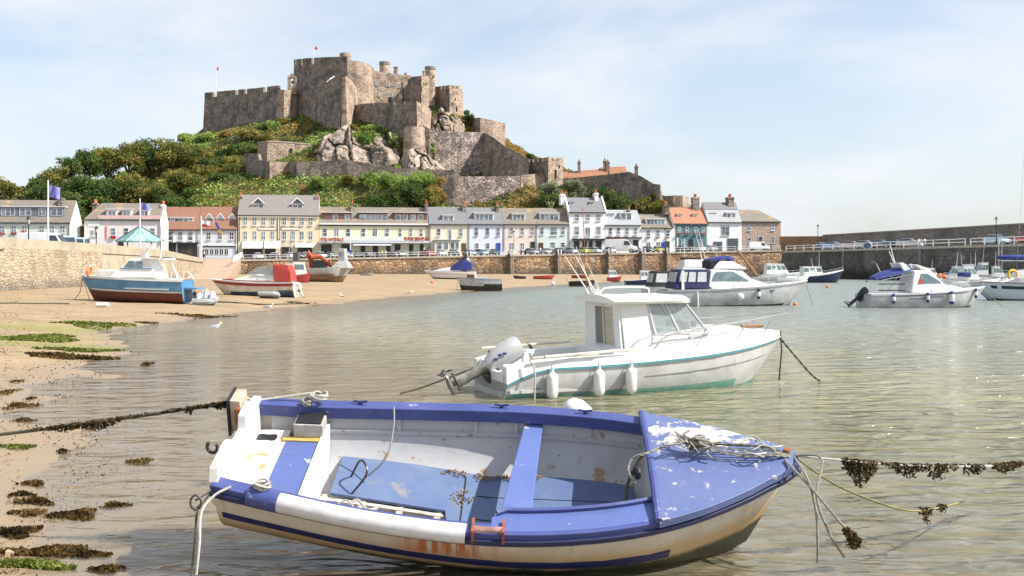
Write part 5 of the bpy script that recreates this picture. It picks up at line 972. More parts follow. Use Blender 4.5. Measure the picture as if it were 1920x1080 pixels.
def gull(px, py, s, ang, label):
    Y = wy(py, .0); z = max(bzf(X_(px, Y), Y), -.1); Y = wy(py, max(z, 0)); o = empty('gull', label, 'gull', Matrix.Translation((X_(px, Y), Y, max(z, -.03))) @ Matrix.Rotation(ang, 4, 'Z') @ Matrix.Scale(s, 4), 'gulls at the water edge')
    C = [(-.30,.20,.01,.015),(-.2,.22,.045,.04),(-.08,.235,.075,.075),(.04,.25,.08,.085),(.12,.29,.06,.065),(.165,.35,.038,.04),(.20,.41,.042,.045),(.24,.42,.03,.03),(.26,.415,.01,.012)]
    m = MB(); m.loft([[V((x, b*math.cos(2*PI*k/10), z+c*math.sin(2*PI*k/10))) for k in range(10)] for x, z, b, c in C]); m.build('body', gw, o, smooth=True)
    for s_ in (-1, 1):
        m = MB(); m.loft([[V((x, s_*(y+.012), z-h_)), V((x, s_*(y-.02), z-h_)), V((x, s_*(y-.02), z+h_)), V((x, s_*(y+.012), z+h_))] for x, y, z, h_ in ((-.36,.02,.22,.012),(-.2,.05,.24,.035),(0,.082,.265,.05),(.08,.07,.27,.03))]); m.build('wing', gg, o)
        m = MB(); m.tube([(.0, s_*.03, .18), (.0, s_*.03, .0)], .008, 4); m.tube([(.0, s_*.03, .004), (.05, s_*.03, .004)], .01, 4); m.build('leg', gy, o)
    m = MB(); m.lathe((.255,0,.413), [(.014,0),(.011,.04),(.003,.07)], 6, ax=(1,0,-.2)); m.build('beak', gy, o)
gull(403, 624, 1.0, .4, 'white gull standing in shallow water, the one nearest the camera'); gull(504, 583, 1.05, .1, 'gull with dark grey wing at the water edge below the red striped cruiser'); gull(641, 561, .9, 2.5, 'small white gull at the water edge right of the red striped cruiser'); gull(769, 554, 1.0, 0, 'small white gull in the shallows left of the grey open boat')
# ================================================================== PLANTS
barkm = mt('bark', (.10,.075,.055), (.06,.045,.035), 3, .95)
lf_aut = leafmat('autumn_leaves', [(0.052,0.078,0.023),(0.13,0.15,0.039),(0.26,0.234,0.058),(0.39,0.305,0.091)], .3)
lf_drk = leafmat('dark_leaves', [(0.033,0.065,0.023),(0.072,0.117,0.033),(0.13,0.182,0.046),(0.195,0.234,0.065)], .3)
lf_grn = leafmat('green_leaves', [(0.09,0.15,0.037),(0.196,0.284,0.067),(0.33,0.434,0.106),(0.42,0.496,0.166)], .3)
lf_org = leafmat('orange_leaves', [(0.14,0.12,0.03),(0.3,0.21,0.06),(0.4,0.27,0.09),(0.36,0.28,0.12)], .3)
lf_oli = leafmat('grey_green_leaves', [(0.09,0.12,0.06),(0.18,0.22,0.12),(0.28,0.31,0.19),(0.34,0.36,0.25)], .3)
lf_yel = leafmat('yellow_leaves', [(0.1,0.11,0.03),(0.22,0.2,0.05),(0.32,0.28,0.08),(0.33,0.31,0.13)], .3)
def tree(name, label, px, ytop, Y, wpx, mat, seed, zb=None, dens=1.0, lean=0, cat='tree', group='trees on the hillside', squat=.55, leaf=.62, gaps=.0):
    R = random.Random(seed); x = X_(px, Y); z0 = hzf(x, Y)-.6 if zb is None else zb; zt = Z_(ytop, Y); h_ = max(zt-z0, 2.0); r = wpx/2*Y/F
    o = empty(name, label, cat, (x, Y, z0), group); m = MB(); ends = []
    n = 5+int(r*.8)
    tr = .028*h_+.12; fork = V((lean*.2*h_, 0, h_*.28)); m.tube([(0,0,0), (fork.x*.5, 0, fork.z*.5), tuple(fork)], [tr*1.3, tr, tr*.8], 7)
    for i in range(n):
        a = 2*PI*i/n+R.uniform(-.4,.4); q = R.uniform(.35, 1); k = R.uniform(.45, .95)
        e = V((lean*h_*.5+math.cos(a)*r*.68*q, math.sin(a)*r*.6*q, h_*(k if q < .7 else .26+.5*R.random()))); mid = fork.lerp(e, .5)+V((R.uniform(-.5,.5), R.uniform(-.5,.5), .4))
        m.tube([tuple(fork), tuple(mid), tuple(e)], [tr*.55, tr*.35, tr*.12], 5); ends.append(e)
        e2 = mid+V((R.uniform(-1,1)*r*.35, R.uniform(-1,1)*r*.3, R.uniform(.1,.3)*h_)); m.tube([tuple(mid), tuple(e2)], [tr*.3, tr*.08], 4); ends.append(e2)
    m.build('trunk', barkm, o)
    c = MB()
    for e in ends:
        k = R.uniform(.24,.40)*r; e = V((e.x, e.y, min(e.z, h_-k*squat*.6)))
        clump(c, e, k*1.15, int(150*dens*max(.5, (k/1.6)**1.6)), leaf, (1,1,squat*1.15), 0, R)
        for _ in range(3): d = V((R.uniform(-1,1), R.uniform(-1,1), R.uniform(-.5,.5)))*k; clump(c, e+d, k*.45, int(34*dens*max(.5, (k/1.6)**1.3)), leaf*.9, (1,1,.7), 0, R)
    c.build('crown', mat, o)
TR = [(18,338,262,60,lf_aut,'low spreading tree behind the pale green house at the left edge'),(-30,335,300,90,lf_aut,'tree at the extreme left edge of the hill'),(66,338,285,50,lf_drk,'dark tree directly behind the tall flagpole'),(100,306,300,70,lf_aut,'golden brown tree left of the tallest treetops'),(135,290,305,64,lf_drk,'dark windswept tree with open branches'),(165,281,312,70,lf_drk,'windswept tree with gaps of sky, second along the ridge'),(205,271,318,80,lf_aut,'broad golden windswept tree on the ridge'),(245,268,322,70,lf_aut,'golden tree in the middle of the ridge'),(280,256,326,74,lf_drk,'highest dark windswept tree on the ridge'),(318,262,326,64,lf_aut,'brownish tree right of the highest tree'),(340,275,322,84,lf_aut,'large russet tree under the left curtain wall'),(378,285,322,70,lf_aut,'tree at the right end of the wooded ridge'),
      (90,345,280,80,lf_drk,'dark green tree behind the chimney of the pale green house'),(150,335,285,90,lf_drk,'deep green tree behind the brown shed'),(200,335,284,90,lf_drk,'deep green tree behind the pinkish inn'),(245,322,288,84,lf_aut,'bronze tree rising behind the pinkish inn'),(290,330,286,90,lf_aut,'bronze tree behind the long strip dormer'),(340,320,300,80,lf_aut,'broad bronze tree beside the green slope'),(318,350,282,70,lf_drk,'dark tree close behind the brown roof'),(130,365,272,70,lf_drk,'dark tree close behind the brown shed'),(352,352,288,40,lf_drk,'small dark tree at the left edge of the green slope'),
      (395,300,318,56,lf_drk,'dark tree on the slope left of the lower battery'),(430,305,322,60,lf_aut,'brown tree left of the lower battery'),(355,254,348,50,lf_grn,'light green tree close under the curtain wall'),(392,262,345,56,lf_grn,'bright green round tree below the curtain wall'),(425,258,345,40,lf_org,'rust coloured shrub below the curtain wall'),(470,262,340,60,lf_yel,'yellowish shrub below the middle of the curtain wall'),(455,285,330,60,lf_drk,'dark shrub left of the coped battery'),(505,240,345,50,lf_grn,'green shrub near the right end of the curtain wall'),(530,238,347,36,lf_yel,'pale shrub at the foot of the bell cote')]
for i, (px, yt, Y, w_, mm, lb) in enumerate(TR):
    tree('tree', lb, px, yt, Y, w_*1.12, mm, 100+i, lean=-.12 if mm is not lf_grn else 0, dens=1.25, leaf=.52, squat=.72)
BU = [(737,328,296,70,lf_grn,'big bright green bush behind the yellow hotel'),(790,324,298,70,lf_grn,'upper green half of the great bush left of the orange foliage'),(770,345,292,80,lf_drk,'dark green bush behind the yellow hotel'),(716,350,290,54,lf_drk,'dark green bush left of the great round bush'),(818,330,297,44,lf_org,'orange bush at the end of the great green bush'),(805,350,293,44,lf_yel,'yellow-green bush below the orange one'),
      (1030,345,298,56,lf_oli,'grey-green olive-like bush behind the sage house'),(1078,340,302,50,lf_oli,'pale grey-green bush behind the tall white house'),(1118,348,297,56,lf_drk,'dark green bush behind the chimneys of the tall white house'),(1156,352,296,64,lf_drk,'large dark green bush right of the tall white house'),(1040,365,293,60,lf_drk,'dark green bush low behind the sage house'),
      (690,236,326,30,lf_grn,'green bush growing on top of the pale crags'),(712,236,324,32,lf_drk,'dark green ivy bush above the crags'),(660,236,328,24,lf_yel,'yellowish bush on the crags under the watch tower'),(1000,284,322,30,lf_drk,'windswept tree on the skyline above the crenellated tower'),(880,209,335,26,lf_drk,'dark bush on the skyline right of the square tower'),(1205,372,296,40,lf_yel,'yellow bush behind the pale slate house'),(1235,378,294,40,lf_yel,'yellow bush behind the low white house'),(1225,366,297,26,lf_drk,'dark bush at the foot of the outer wall'),
      (845,205,328,22,lf_grn,'green shrub at the foot of the square tower'),(823,222,324,16,lf_grn,'small green shrub on the upper crags'),(690,322,299,36,lf_grn,'green creeper bush against the long overgrown wall'),(655,330,299,30,lf_yel,'yellowish bush at the foot of the wall left of the creeper'),(600,332,300,40,lf_grn,'low green bush below the crags near the pale chimney'),(420,290,328,44,lf_drk,'dark bush midway up the slope left of the battery'),(385,318,316,56,lf_yel,'golden bush above the green slope'),(440,318,316,50,lf_aut,'bronze bush just left of the dark wall corner'),(410,330,310,40,lf_drk,'dark bush on top of the green slope'),(495,258,336,36,lf_yel,'straw coloured bush above the coped battery'),(540,262,330,34,lf_drk,'dark bush in the shade under the keep'),(565,272,326,26,lf_drk,'small dark bush behind the coping of the battery'),(375,276,336,40,lf_grn,'green bush on the slope under the trees'),(447,268,338,34,lf_oli,'grey-green bush below the curtain wall'),(690,250,318,44,lf_grn,'broad green bush over the middle of the crags'),(812,262,315,14,lf_grn,'small green shrub between round bastion and grand battery'),(640,300,305,20,lf_drk,'dark ivy at the foot of the crags above the fortress wall'),(668,248,320,30,lf_grn,'green bush crowning the crags below the watch tower'),(738,244,319,22,lf_grn,'light green bush on the right shoulder of the crags'),(598,266,318,14,lf_yel,'yellow tuft on the left end of the crags'),(745,306,305,26,lf_grn,'green bush on the lower crags above the long wall')]
for i, (px, yt, Y, w_, mm, lb) in enumerate(BU):
    tree('bush', lb, px, yt, Y, w_*1.12, mm, 300+i, cat='bush', group='bushes below the castle', dens=2.0, squat=.85, leaf=.4)
ag = empty('succulent_plant', 'pale spiky giant agave behind the pink house', 'plant', at(1033, 392, 290)); m = MB()
for i in range(16):
    a = 2*PI*i/16; r = .8+.9*(i % 3)/2; m.tube([(0,0,0), (math.cos(a)*r*.6, math.sin(a)*r*.6, 1.3), (math.cos(a)*r, math.sin(a)*r, 2.4-.4*(i % 2))], [.28, .2, .02], 5)
m.build('leaves', mt('agave', (.42,.42,.24), (.5,.45,.22), 1), ag)
# scrub covering the slopes: uncountable ground cover
def scrub(name, mats, pick, n, region, s0=.9, seed=1):
    R = random.Random(seed); rs = np.random.RandomState(seed); X = rs.uniform(region[0], region[1], n); Y = rs.uniform(region[2], region[3], n); Zh = hz(X, Y); m = MB()
    for x, y, z in zip(X, Y, Zh):
        if z < 4.5: continue
        nn = noise.noise(V((x*.06, y*.06, 3))); k = pick(x, y, nn, R)
        if k is None: continue
        hh = .3+1.5*max(0, noise.noise(V((x*.28, y*.28, 9)))+.25); leafq(m, V((x, y, z+R.random()*hh)), s0*(.5+.9*R.random()), k, R)
    m.build(name, mats, kind='stuff')
def pick(x, y, nn, R):
    px = 960+x/y*F; q = nn+.25*noise.noise(V((x*.4, y*.4, 1)))
    if px > 1010: return 3 if q > -.25 else 0
    if px > 860: return (2 if q > -.05 else 3 if q > -.2 else 0)
    if px > 350 and y < 306: return (1 if (q > -.35 and y > 293) or q > .05 else 3)
    return 1 if q > .18 else 0 if q > -.08 else 3 if q > -.42 else 2
scrub('scrub', [lf_drk, lf_grn, lf_org, lf_yel], pick, 90000, (-125, 62, 286, 352), .72)
# ================================================================== NEAR DINGHY
def wornpaint(name, c, under, thr=(.62,.66), scale=2.5, rough=.45, c2=None, fine=(.70,.73), dirt=None, spot=None):
    m = bpy.data.materials.new(name); m.use_nodes = True; t = m.node_tree; b = t.nodes['Principled BSDF']; A = t.nodes.new; L = t.links.new
    tc = A('ShaderNodeTexCoord')
    def nz(s, d=8, r=.65):
        n = A('ShaderNodeTexNoise'); n.inputs['Scale'].default_value = s; n.inputs['Detail'].default_value = d; n.inputs['Roughness'].default_value = r; L(tc.outputs['Object'], n.inputs[0]); return n.outputs[0]
    def mr(x, a, e, lo=0, hi=1):
        r = A('ShaderNodeMapRange'); r.inputs['From Min'].default_value = a; r.inputs['From Max'].default_value = e; r.inputs['To Min'].default_value = lo; r.inputs['To Max'].default_value = hi; L(x, r.inputs['Value']); return r.outputs[0]
    def mix(f, a, c_):
        x = A('ShaderNodeMix'); x.data_type = 'RGBA'; L(f, x.inputs['Factor'])
        if isinstance(a, tuple): x.inputs['A'].default_value = (*a, 1)
        else: L(a, x.inputs['A'])
        x.inputs['B'].default_value = (*c_, 1); return x.outputs['Result']
    o = mix(mr(nz(1.5), .35, .7), c, c2 or tuple(k*.86 for k in c))
    ms_ = A('ShaderNodeMapping'); ms_.inputs['Scale'].default_value = (1.2, 14, 14); ms_.inputs['Rotation'].default_value = (0, 0, .25); L(tc.outputs['Object'], ms_.inputs[0]); ns = A('ShaderNodeTexNoise'); ns.inputs['Scale'].default_value = 2.2; ns.inputs['Detail'].default_value = 8; ns.inputs['Roughness'].default_value = .7; L(ms_.outputs[0], ns.inputs[0])
    o = mix(mr(ns.outputs[0], .50, .80, 0, .55), o, tuple(min(1, k*.55+.10) for k in c))       # brushed, scuffed streaks
    o = mix(mr(nz(3.3), .55, .80, 0, .45), o, tuple(k*.55+.03 for k in c))                      # grime patches
    if dirt: o = mix(mr(nz(5), .5, .8, 0, .6), o, dirt)
    src_ = nz(scale)
    if spot:
        vd = A('ShaderNodeVectorMath'); vd.operation = 'DISTANCE'; mp_ = A('ShaderNodeMapping'); mp_.inputs['Scale'].default_value = (.62, 1.5, 1); L(tc.outputs['Object'], mp_.inputs[0]); L(mp_.outputs[0], vd.inputs[0]); vd.inputs[1].default_value = (spot[0]*.62, spot[1]*1.5, spot[2])
        ad = A('ShaderNodeMath'); ad.operation = 'MULTIPLY_ADD'; L(mr(vd.outputs['Value'], spot[3], 0), ad.inputs[0]); ad.inputs[1].default_value = .24; L(nz(7, 9, .7), ad.inputs[2]); f0 = mr(ad.outputs[0], .60, .63); m0 = A('ShaderNodeMath'); m0.operation = 'MAXIMUM'; L(f0, m0.inputs[0]); L(mr(src_, *thr), m0.inputs[1]); f1 = m0.outputs[0]
    else: f1 = mr(src_, *thr)
    f2 = mr(nz(18, 6, .7), *fine); mx_ = A('ShaderNodeMath'); mx_.operation = 'MAXIMUM'; L(f1, mx_.inputs[0]); L(f2, mx_.inputs[1])
    o = mix(mx_.outputs[0], o, under); L(o, b.inputs['Base Color']); b.inputs['Roughness'].default_value = rough
    bp = A('ShaderNodeBump'); bp.inputs['Distance'].default_value = .004; bp.inputs['Strength'].default_value = .8; L(nz(14), bp.inputs['Height']); L(bp.outputs[0], b.inputs['Normal'])
    MATS[name] = m; return m
blue_w = wornpaint('worn_blue_paint', (.082,.115,.275), (.50,.50,.50), (.62,.66), 2.6, c2=(.085,.125,.35), fine=(.66,.70))
foredeck_blue = wornpaint('peeling_foredeck_blue', (.082,.115,.275), (.47,.44,.40), (.65,.68), 3.5, c2=(.115,.15,.30), fine=(.655,.69), spot=(4.25,.42,.03,.55))
blue_floor = wornpaint('faded_blue_boards', (.085,.125,.25), (.22,.21,.22), (.64,.69), 2.2, c2=(.12,.17,.29), dirt=(.16,.20,.28), fine=(.69,.73))
blue_rail = wornpaint('blue_gunwale_paint', (.04,.055,.20), (.45,.45,.5), (.67,.70), 3, c2=(.06,.08,.25), fine=(.66,.70))
white_w = wornpaint('worn_white_paint', (.74,.73,.70), (.35,.27,.16), (.66,.70), 3.2, fine=(.74,.77))
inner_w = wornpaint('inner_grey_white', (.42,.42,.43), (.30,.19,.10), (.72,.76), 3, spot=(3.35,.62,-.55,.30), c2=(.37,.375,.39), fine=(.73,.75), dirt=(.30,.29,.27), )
flaking = wornpaint('flaking_white_paint', (.68,.66,.60), (.34,.27,.12), (.55,.58), 3.5)
def hullmat():
    m = bpy.data.materials.new('weathered_hull'); m.use_nodes = True; t = m.node_tree; b = t.nodes['Principled BSDF']; A = t.nodes.new; L = t.links.new
    tc = A('ShaderNodeTexCoord'); s = A('ShaderNodeSeparateXYZ'); L(tc.outputs['Object'], s.inputs[0])
    def nz(sc_, d=8, sx=(1,1,1)):
        mp_ = A('ShaderNodeMapping'); mp_.inputs['Scale'].default_value = sx; L(tc.outputs['Object'], mp_.inputs[0]); n = A('ShaderNodeTexNoise'); n.inputs['Scale'].default_value = sc_; n.inputs['Detail'].default_value = d; n.inputs['Roughness'].default_value = .65; L(mp_.outputs[0], n.inputs[0]); return n.outputs[0]
    def mr(x, a, e, lo=0, hi=1):
        r = A('ShaderNodeMapRange'); r.inputs['From Min'].default_value = a; r.inputs['From Max'].default_value = e; r.inputs['To Min'].default_value = lo; r.inputs['To Max'].default_value = hi; L(x, r.inputs['Value']); return r.outputs[0]
    def mix(f, a, c_):
        x = A('ShaderNodeMix'); x.data_type = 'RGBA'; L(f, x.inputs['Factor'])
        if isinstance(a, tuple): x.inputs['A'].default_value = (*a, 1)
        else: L(a, x.inputs['A'])
        x.inputs['B'].default_value = (*c_, 1); return x.outputs['Result']
    def math_(op, a, b_):
        n = A('ShaderNodeMath'); n.operation = op
        for i, k in enumerate((a, b_)):
            if isinstance(k, (int, float)): n.inputs[i].default_value = k
            else: L(k, n.inputs[i])
        return n.outputs[0]
    o = mix(mr(nz(2.5), .35, .7), (.62,.58,.50), (.50,.45,.37))
    zz = math_('ADD', s.outputs[2], math_('MULTIPLY', nz(2.2), .22))
    o = mix(mr(nz(6, 9, (2.5, 1, .4)), .52, .75, 0, .6), o, (.34,.29,.22))                         # streaky grime
    o = mix(mr(zz, -.22, -.36, 0, .85), o, (.46,.31,.15))                       # tan scum line
    o = mix(mr(zz, -.44, -.50), o, (.045,.05,.028))                             # weed and old antifouling
    # rust runs below the roller fitting
    rx = math_('MULTIPLY', mr(math_('ABSOLUTE', math_('SUBTRACT', s.outputs[0], 2.0), 0), .55, .2), mr(nz(5, 6, (5, 1, .35)), .36, .56)); ry = math_('MULTIPLY', rx, mr(s.outputs[2], -.52, -.40))
    ry = math_('MULTIPLY', ry, .95)
    o = mix(ry, o, (.42,.12,.03))
    L(o, b.inputs['Base Color']); b.inputs['Roughness'].default_value = .5; return m
Sn = V((-2.5, 9.67, 1.03)); Bn = V((2.53, 9.55, .857)); beam = V((.07, .93, .36))
MD = frame(Sn, Bn-Sn, (Bn-Sn).cross(beam)); LD = (Bn-Sn).length
dg_ = empty('dinghy', 'old open wooden dinghy with peeling blue foredeck in the foreground', 'boat', MD)
MDi = MD.inverted()
def dl(px, py, zl=None, yl=None):
    """local point of the dinghy seen at a pixel on a local plane z or y"""
    o_ = MDi @ V((0, 0, CH)); d = (MDi @ at(px, py, 10))-o_
    k = (zl-o_.z)/d.z if zl is not None else (yl-o_.y)/d.y
    return o_+d*k
def hb(t):
    K = [(0,.73),(.12,.83),(.25,.95),(.4,1.03),(.52,1.05),(.65,.97),(.74,.85),(.82,.68),(.9,.43),(.96,.2),(1,.02)]
    for (a, x), (b, y) in zip(K[:-1], K[1:]):
        if t <= b: u = (t-a)/(b-a); return x+(y-x)*u
    return .02
def sm(f, t, e=.05): return (f(max(0, t-e))+f(t)*2+f(min(1, t+e)))/4 if .03 < t < .97 else f(t)
def shz(t): return -.62*t*(1-t)
def kz(t): return -.66-.62*t*(1-t)-.34*t**2
def sect(t, off=0.0, kd=1.0, n=14, z0=0.0, lim=1.0):
    """half section from gunwale to keel at station t: list of (x,y,z)"""
    w_ = max(sm(hb, t)-off, .012); zs = shz(t); zk = (kz(t) if t < .9 else kz(.9)*(1-((t-.9)/.1)**1.5*.12))*kd; P = []
    for i in range(n+1):
        a = PI/2*i/n*lim; cy_ = math.cos(a)**.54; sz = math.sin(a)**1.05
        z = zs-(zs-zk-off)*sz; v = (zs-z)
        rk = .34*(v/.85)*max(0, (t-.55)/.45)**2 ; P.append(V((LD*t-rk, w_*cy_*(1-.0*v), z)))
    return P
def ring(t, **k):
    s = sect(t, **k); return s[:-1]+[V((p.x, -p.y, p.z)) for p in reversed(s)]
ts = [0,.04,.1,.18,.26,.34,.42,.5,.58,.66,.74,.8,.86,.91,.95,.98,1]
m = MB(); R_o = [ring(t) for t in ts]; m.loft(R_o, closed=False, caps=False)
m.build('hull', hullmat(), dg_, smooth=True)
ti = [.028,.1,.18,.26,.34,.42,.5,.58,.66,.74,.80]
m = MB(); m.loft([ring(t, off=.045) for t in ti], closed=False, caps=False); m.build('inner_skin', inner_w, dg_, smooth=True)
# gunwale rails: thick blue rubbing strake both sides
def strake(name, y0, y1, z0, z1, mat, t0=0, t1=1, n=30, side=(-1, 1), bev=.008, tf=None):
    for s_ in side:
        rings = []
        for i in range(n+1):
            t = t0+(t1-t0)*i/n; p = sect(t)[0]; p2 = sect(min(1, t+.01))[0]; p1 = sect(max(0, t-.01))[0]; d = (p2-p1).normalized(); nn = V((-d.y, d.x, 0)).normalized()
            A_ = p+nn*y0; B_ = p+nn*y1
            f = lambda q, z: V((q.x, s_*max(q.y, .004), p.z+z))
            rings.append([f(A_, z0), f(B_, z0), f(B_, z1), f(A_, z1)])
        m = MB(); m.loft(rings); m.build(name, mat, dg_, bevel=bev)
strake('gunwale', .05, -.10, -.10, .025, blue_rail)
strake('rub_rail', .075, .03, -.075, -.03, mt('navy_strip', (.015,.02,.07), rough=.5), side=(-1,))
# wider side deck forward of the roller
m = MB(); rg = []
for i in range(17):
    t = .47+.28*i/16; p = sect(t)[0]; w_ = .10+.17*min(1, (t-.45)/.04); rg.append([V((p.x, -p.y-.0, p.z+.027)), V((p.x, -p.y+w_, p.z+.027)), V((p.x, -p.y+w_, p.z-.02)), V((p.x, -p.y, p.z-.02))])
m.loft(rg); m.build('side_deck', blue_w, dg_, bevel=.006)
m = MB(); rg = []
for i in range(17):
    t = .478+.265*i/16; p = sect(t)[0]; w_ = .10+.17*min(1, (t-.45)/.04); rg.append(V((p.x, -p.y+w_, p.z+.045)))
m.tube(rg, .024, 6); m.build('coaming', blue_rail, dg_, smooth=True)
# foredeck
tf = .745; m = MB(); A_ = []; n = 14
rr_ = []
for i in range(n+1):
    t = tf+(1.0-tf)*i/n; p = sect(t)[0]; w_ = p.y+.085 if t < .99 else .05; x = p.x+(.02 if i == n else 0)
    rr_.append([V((x, w_*math.sin(a), p.z+.055+.06*(1-abs(math.sin(a))**2)*(1-.7*(i/n)))) for a in [PI/2*(-1+2*j/8) for j in range(9)]]+[V((x, w_, p.z-.015)), V((x, -w_, p.z-.015))])
m.loft(rr_); fd = m.build('foredeck', foredeck_blue, dg_, smooth=True, bevel=.01)
m = MB(); p = sect(tf)[0]; m.tube([V((p.x-.01, (p.y+.08)*math.sin(a), p.z+.05+.06*(1-math.sin(a)**2))) for a in [PI/2*(-1+2*j/10) for j in range(11)]], .033, 8); m.build('deck_edge', blue_rail, dg_, smooth=True)
def xpanel(x, ztop, zbot, th, off=.05):
    t = x/LD; s = [q for q in sect(t, off=off, n=40) if zbot <= q.z <= ztop]; s = [V((0, inw(t, ztop)-.003, ztop))]+[V((0, q.y, q.z)) for q in s]
    P = [V((x, q.y, q.z)) for q in s]+[V((x, -q.y, q.z)) for q in reversed(s)]; m = MB(); m.loft([P, [q+V((th,0,0)) for q in P]]); return m
def inw(t, z):
    s = sect(t, off=.045)
    for a, b in zip(s[:-1], s[1:]):
        if b.z <= z <= a.z: u = (a.z-z)/(a.z-b.z+1e-9); return a.y+(b.y-a.y)*u
    return .05
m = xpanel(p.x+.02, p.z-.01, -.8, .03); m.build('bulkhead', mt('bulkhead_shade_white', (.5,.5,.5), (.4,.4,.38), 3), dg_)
# floor boards
def inw(t, z):
    s = sect(t, off=.045)
    for a, b in zip(s[:-1], s[1:]):
        if b.z <= z <= a.z: u = (a.z-z)/(a.z-b.z+1e-9); return a.y+(b.y-a.y)*u
    return .05
def zfl(x): return -.535-.19*max(0, min(1, (x/LD-.165)/.28))
m = MB(); g1 = []
for i in range(25):
    t = .165+.565*i/24; x = LD*t; z = zfl(x); y1 = inw(t, z)-.01; y0 = -inw(t, z)+.01 if t > .40 else .02; g1.append([V((x, y0, z)), V((x, y1, z)), V((x, y1, z-.03)), V((x, y0, z-.03))])
m.loft(g1); fb = m.build('floorboards', blue_floor, dg_)
for y in (-.35, -.05, .33): m = MB(); m.loft([[V((x, y-.005, zfl(x)-.002)), V((x, y+.005, zfl(x)-.002)), V((x, y+.005, zfl(x)+.003)), V((x, y-.005, zfl(x)+.003))] for x in [LD*(.43+.27*k/8) for k in range(9)]]); m.build('board_gap', blackp, fb)
x = LD*.405; m = MB(); m.b2((x, -.55, zfl(x)-.002), (x+.014, .62, zfl(x)+.004)); m.build('board_gap', blackp, fb)
m = MB(); 
for x in (.75, 1.1, 1.45, 1.8): z = zfl(x); m.b2((x, -inw(x/LD, z-.06)+.02, z-.09), (x+.06, .05, z-.04))
m.loft([[V((x, -.045, zfl(x)-.07)), V((x, 0, zfl(x)-.07)), V((x, 0, zfl(x)-.03)), V((x, -.045, zfl(x)-.03))] for x in (.72, 1.2, 1.6, 2.0)]); m.build('floor_frame', mt('old_white_timber', (.55,.52,.48), (.3,.27,.22), 6), dg_)
m = MB(); m.loft([[V((LD*t, -inw(t, zfl(LD*t)-.09)+.01, zfl(LD*t)-.09)), V((LD*t, .03, zfl(LD*t)-.09)), V((LD*t, .03, zfl(LD*t)-.11)), V((LD*t, -inw(t, zfl(LD*t)-.11)+.01, zfl(LD*t)-.11))] for t in (.15,.2,.25,.3,.35,.41)]); m.build('bilge', mt('bilge_dirt', (.05,.03,.02), (.16,.10,.06), 9), dg_)
zf = -.62
# interior stringer and frame battens on both sides
for s_ in (-1, 1):
    m = MB(); pts = []
    for i in range(22): t = .10+.64*i/21; z = shz(t)-.235; y = inw(t, z)-.012; pts.append(V((LD*t, s_*y, z)))
    m.loft([[p+V((0, s_*.03, -.018)), p+V((0, -s_*.02, -.018)), p+V((0, -s_*.02, .018)), p+V((0, s_*.03, .018))] for p in pts]); m.build('stringer', inner_w, dg_)
    for t in (.27, .42, .5, .645):
        q = MB(); pp_ = []
        for k in range(5): z = shz(t)-.10-.033*k; pp_.append(V((LD*t, s_*(inw(t, z)-.008), z)))
        q.loft([[a+V((-.018, s_*.02, 0)), a+V((.018, s_*.02, 0)), a+V((.018, -s_*.012, 0)), a+V((-.018, -s_*.012, 0))] for a in pp_]); q.build('rib', inner_w, dg_)
# thwart
tx = LD*.505; zt = -.27; m = MB(); 
a1 = inw(.49, zt)-.005; a2 = inw(.54, zt)-.005
m.hexa([V((tx-.16, -a1, zt+k_)) if k_ else V((tx-.16, -a1, zt-.035)) for k_ in (0,)]+[V((tx+.13, -a2, zt-.035)), V((tx+.24, a2, zt-.035)), V((tx+.06, a1, zt-.035))], [V((tx-.16, -a1, zt)), V((tx+.13, -a2, zt)), V((tx+.24, a2, zt)), V((tx+.06, a1, zt))]); m.build('thwart', wornpaint('thwart_blue', (.085,.125,.33), (.45,.45,.5), (.65,.70), 3, c2=(.11,.155,.37)), dg_, bevel=.008)
# transom with motor notch
m = MB(); K = [(-.75,.02),(-.70,.13),(-.30,.15),(-.2,.12),(-.16,.02),(.16,.02),(.2,.14),(.45,.16),(.6,.08),(.75,.06)]
lo = []
for y, z in K:
    s = sect(0); yy = min(abs(y)/ .75, .97); 
    zz = s[0].z-(s[0].z-kz(0))*(1-yy**(1/.54))**.5 if yy > .02 else kz(0)
    lo.append(zz)
m.loft([[V((x, y*.975, z)) for y, z in K]+[V((x, y*.975, l)) for (y, z), l in reversed(list(zip(K, lo)))] for x in (-.03, .045)]); m.build('transom', white_w, dg_, bevel=.006)
m = MB(); m.b2((-.14, .32, -.10), (-.04, .56, .22)); mb_ = m.build('motor_bracket', mt('bracket_wood', (.34,.27,.18), (.5,.45,.36), 6), dg_, bevel=.008); m = MB(); m.b2((-.165, .30, -.14), (-.142, .58, .23)); m.build('backing_plate', blackp, mb_); m = MB(); m.cyl((-.06, .29, .0), .03, .16, 8); m.build('clamp', mt('rust', (.35,.09,.03), (.2,.06,.03), 12), mb_)
m = MB(); m.tube([V((-.08+.045*math.cos(a), -.42, .17+.055*math.sin(a))) for a in [math.radians(120+d*30) for d in range(10)]], .016, 6); m.build('rowlock', mt('dark_metal', (.06,.06,.06), metal=.5, rough=.5), dg_)
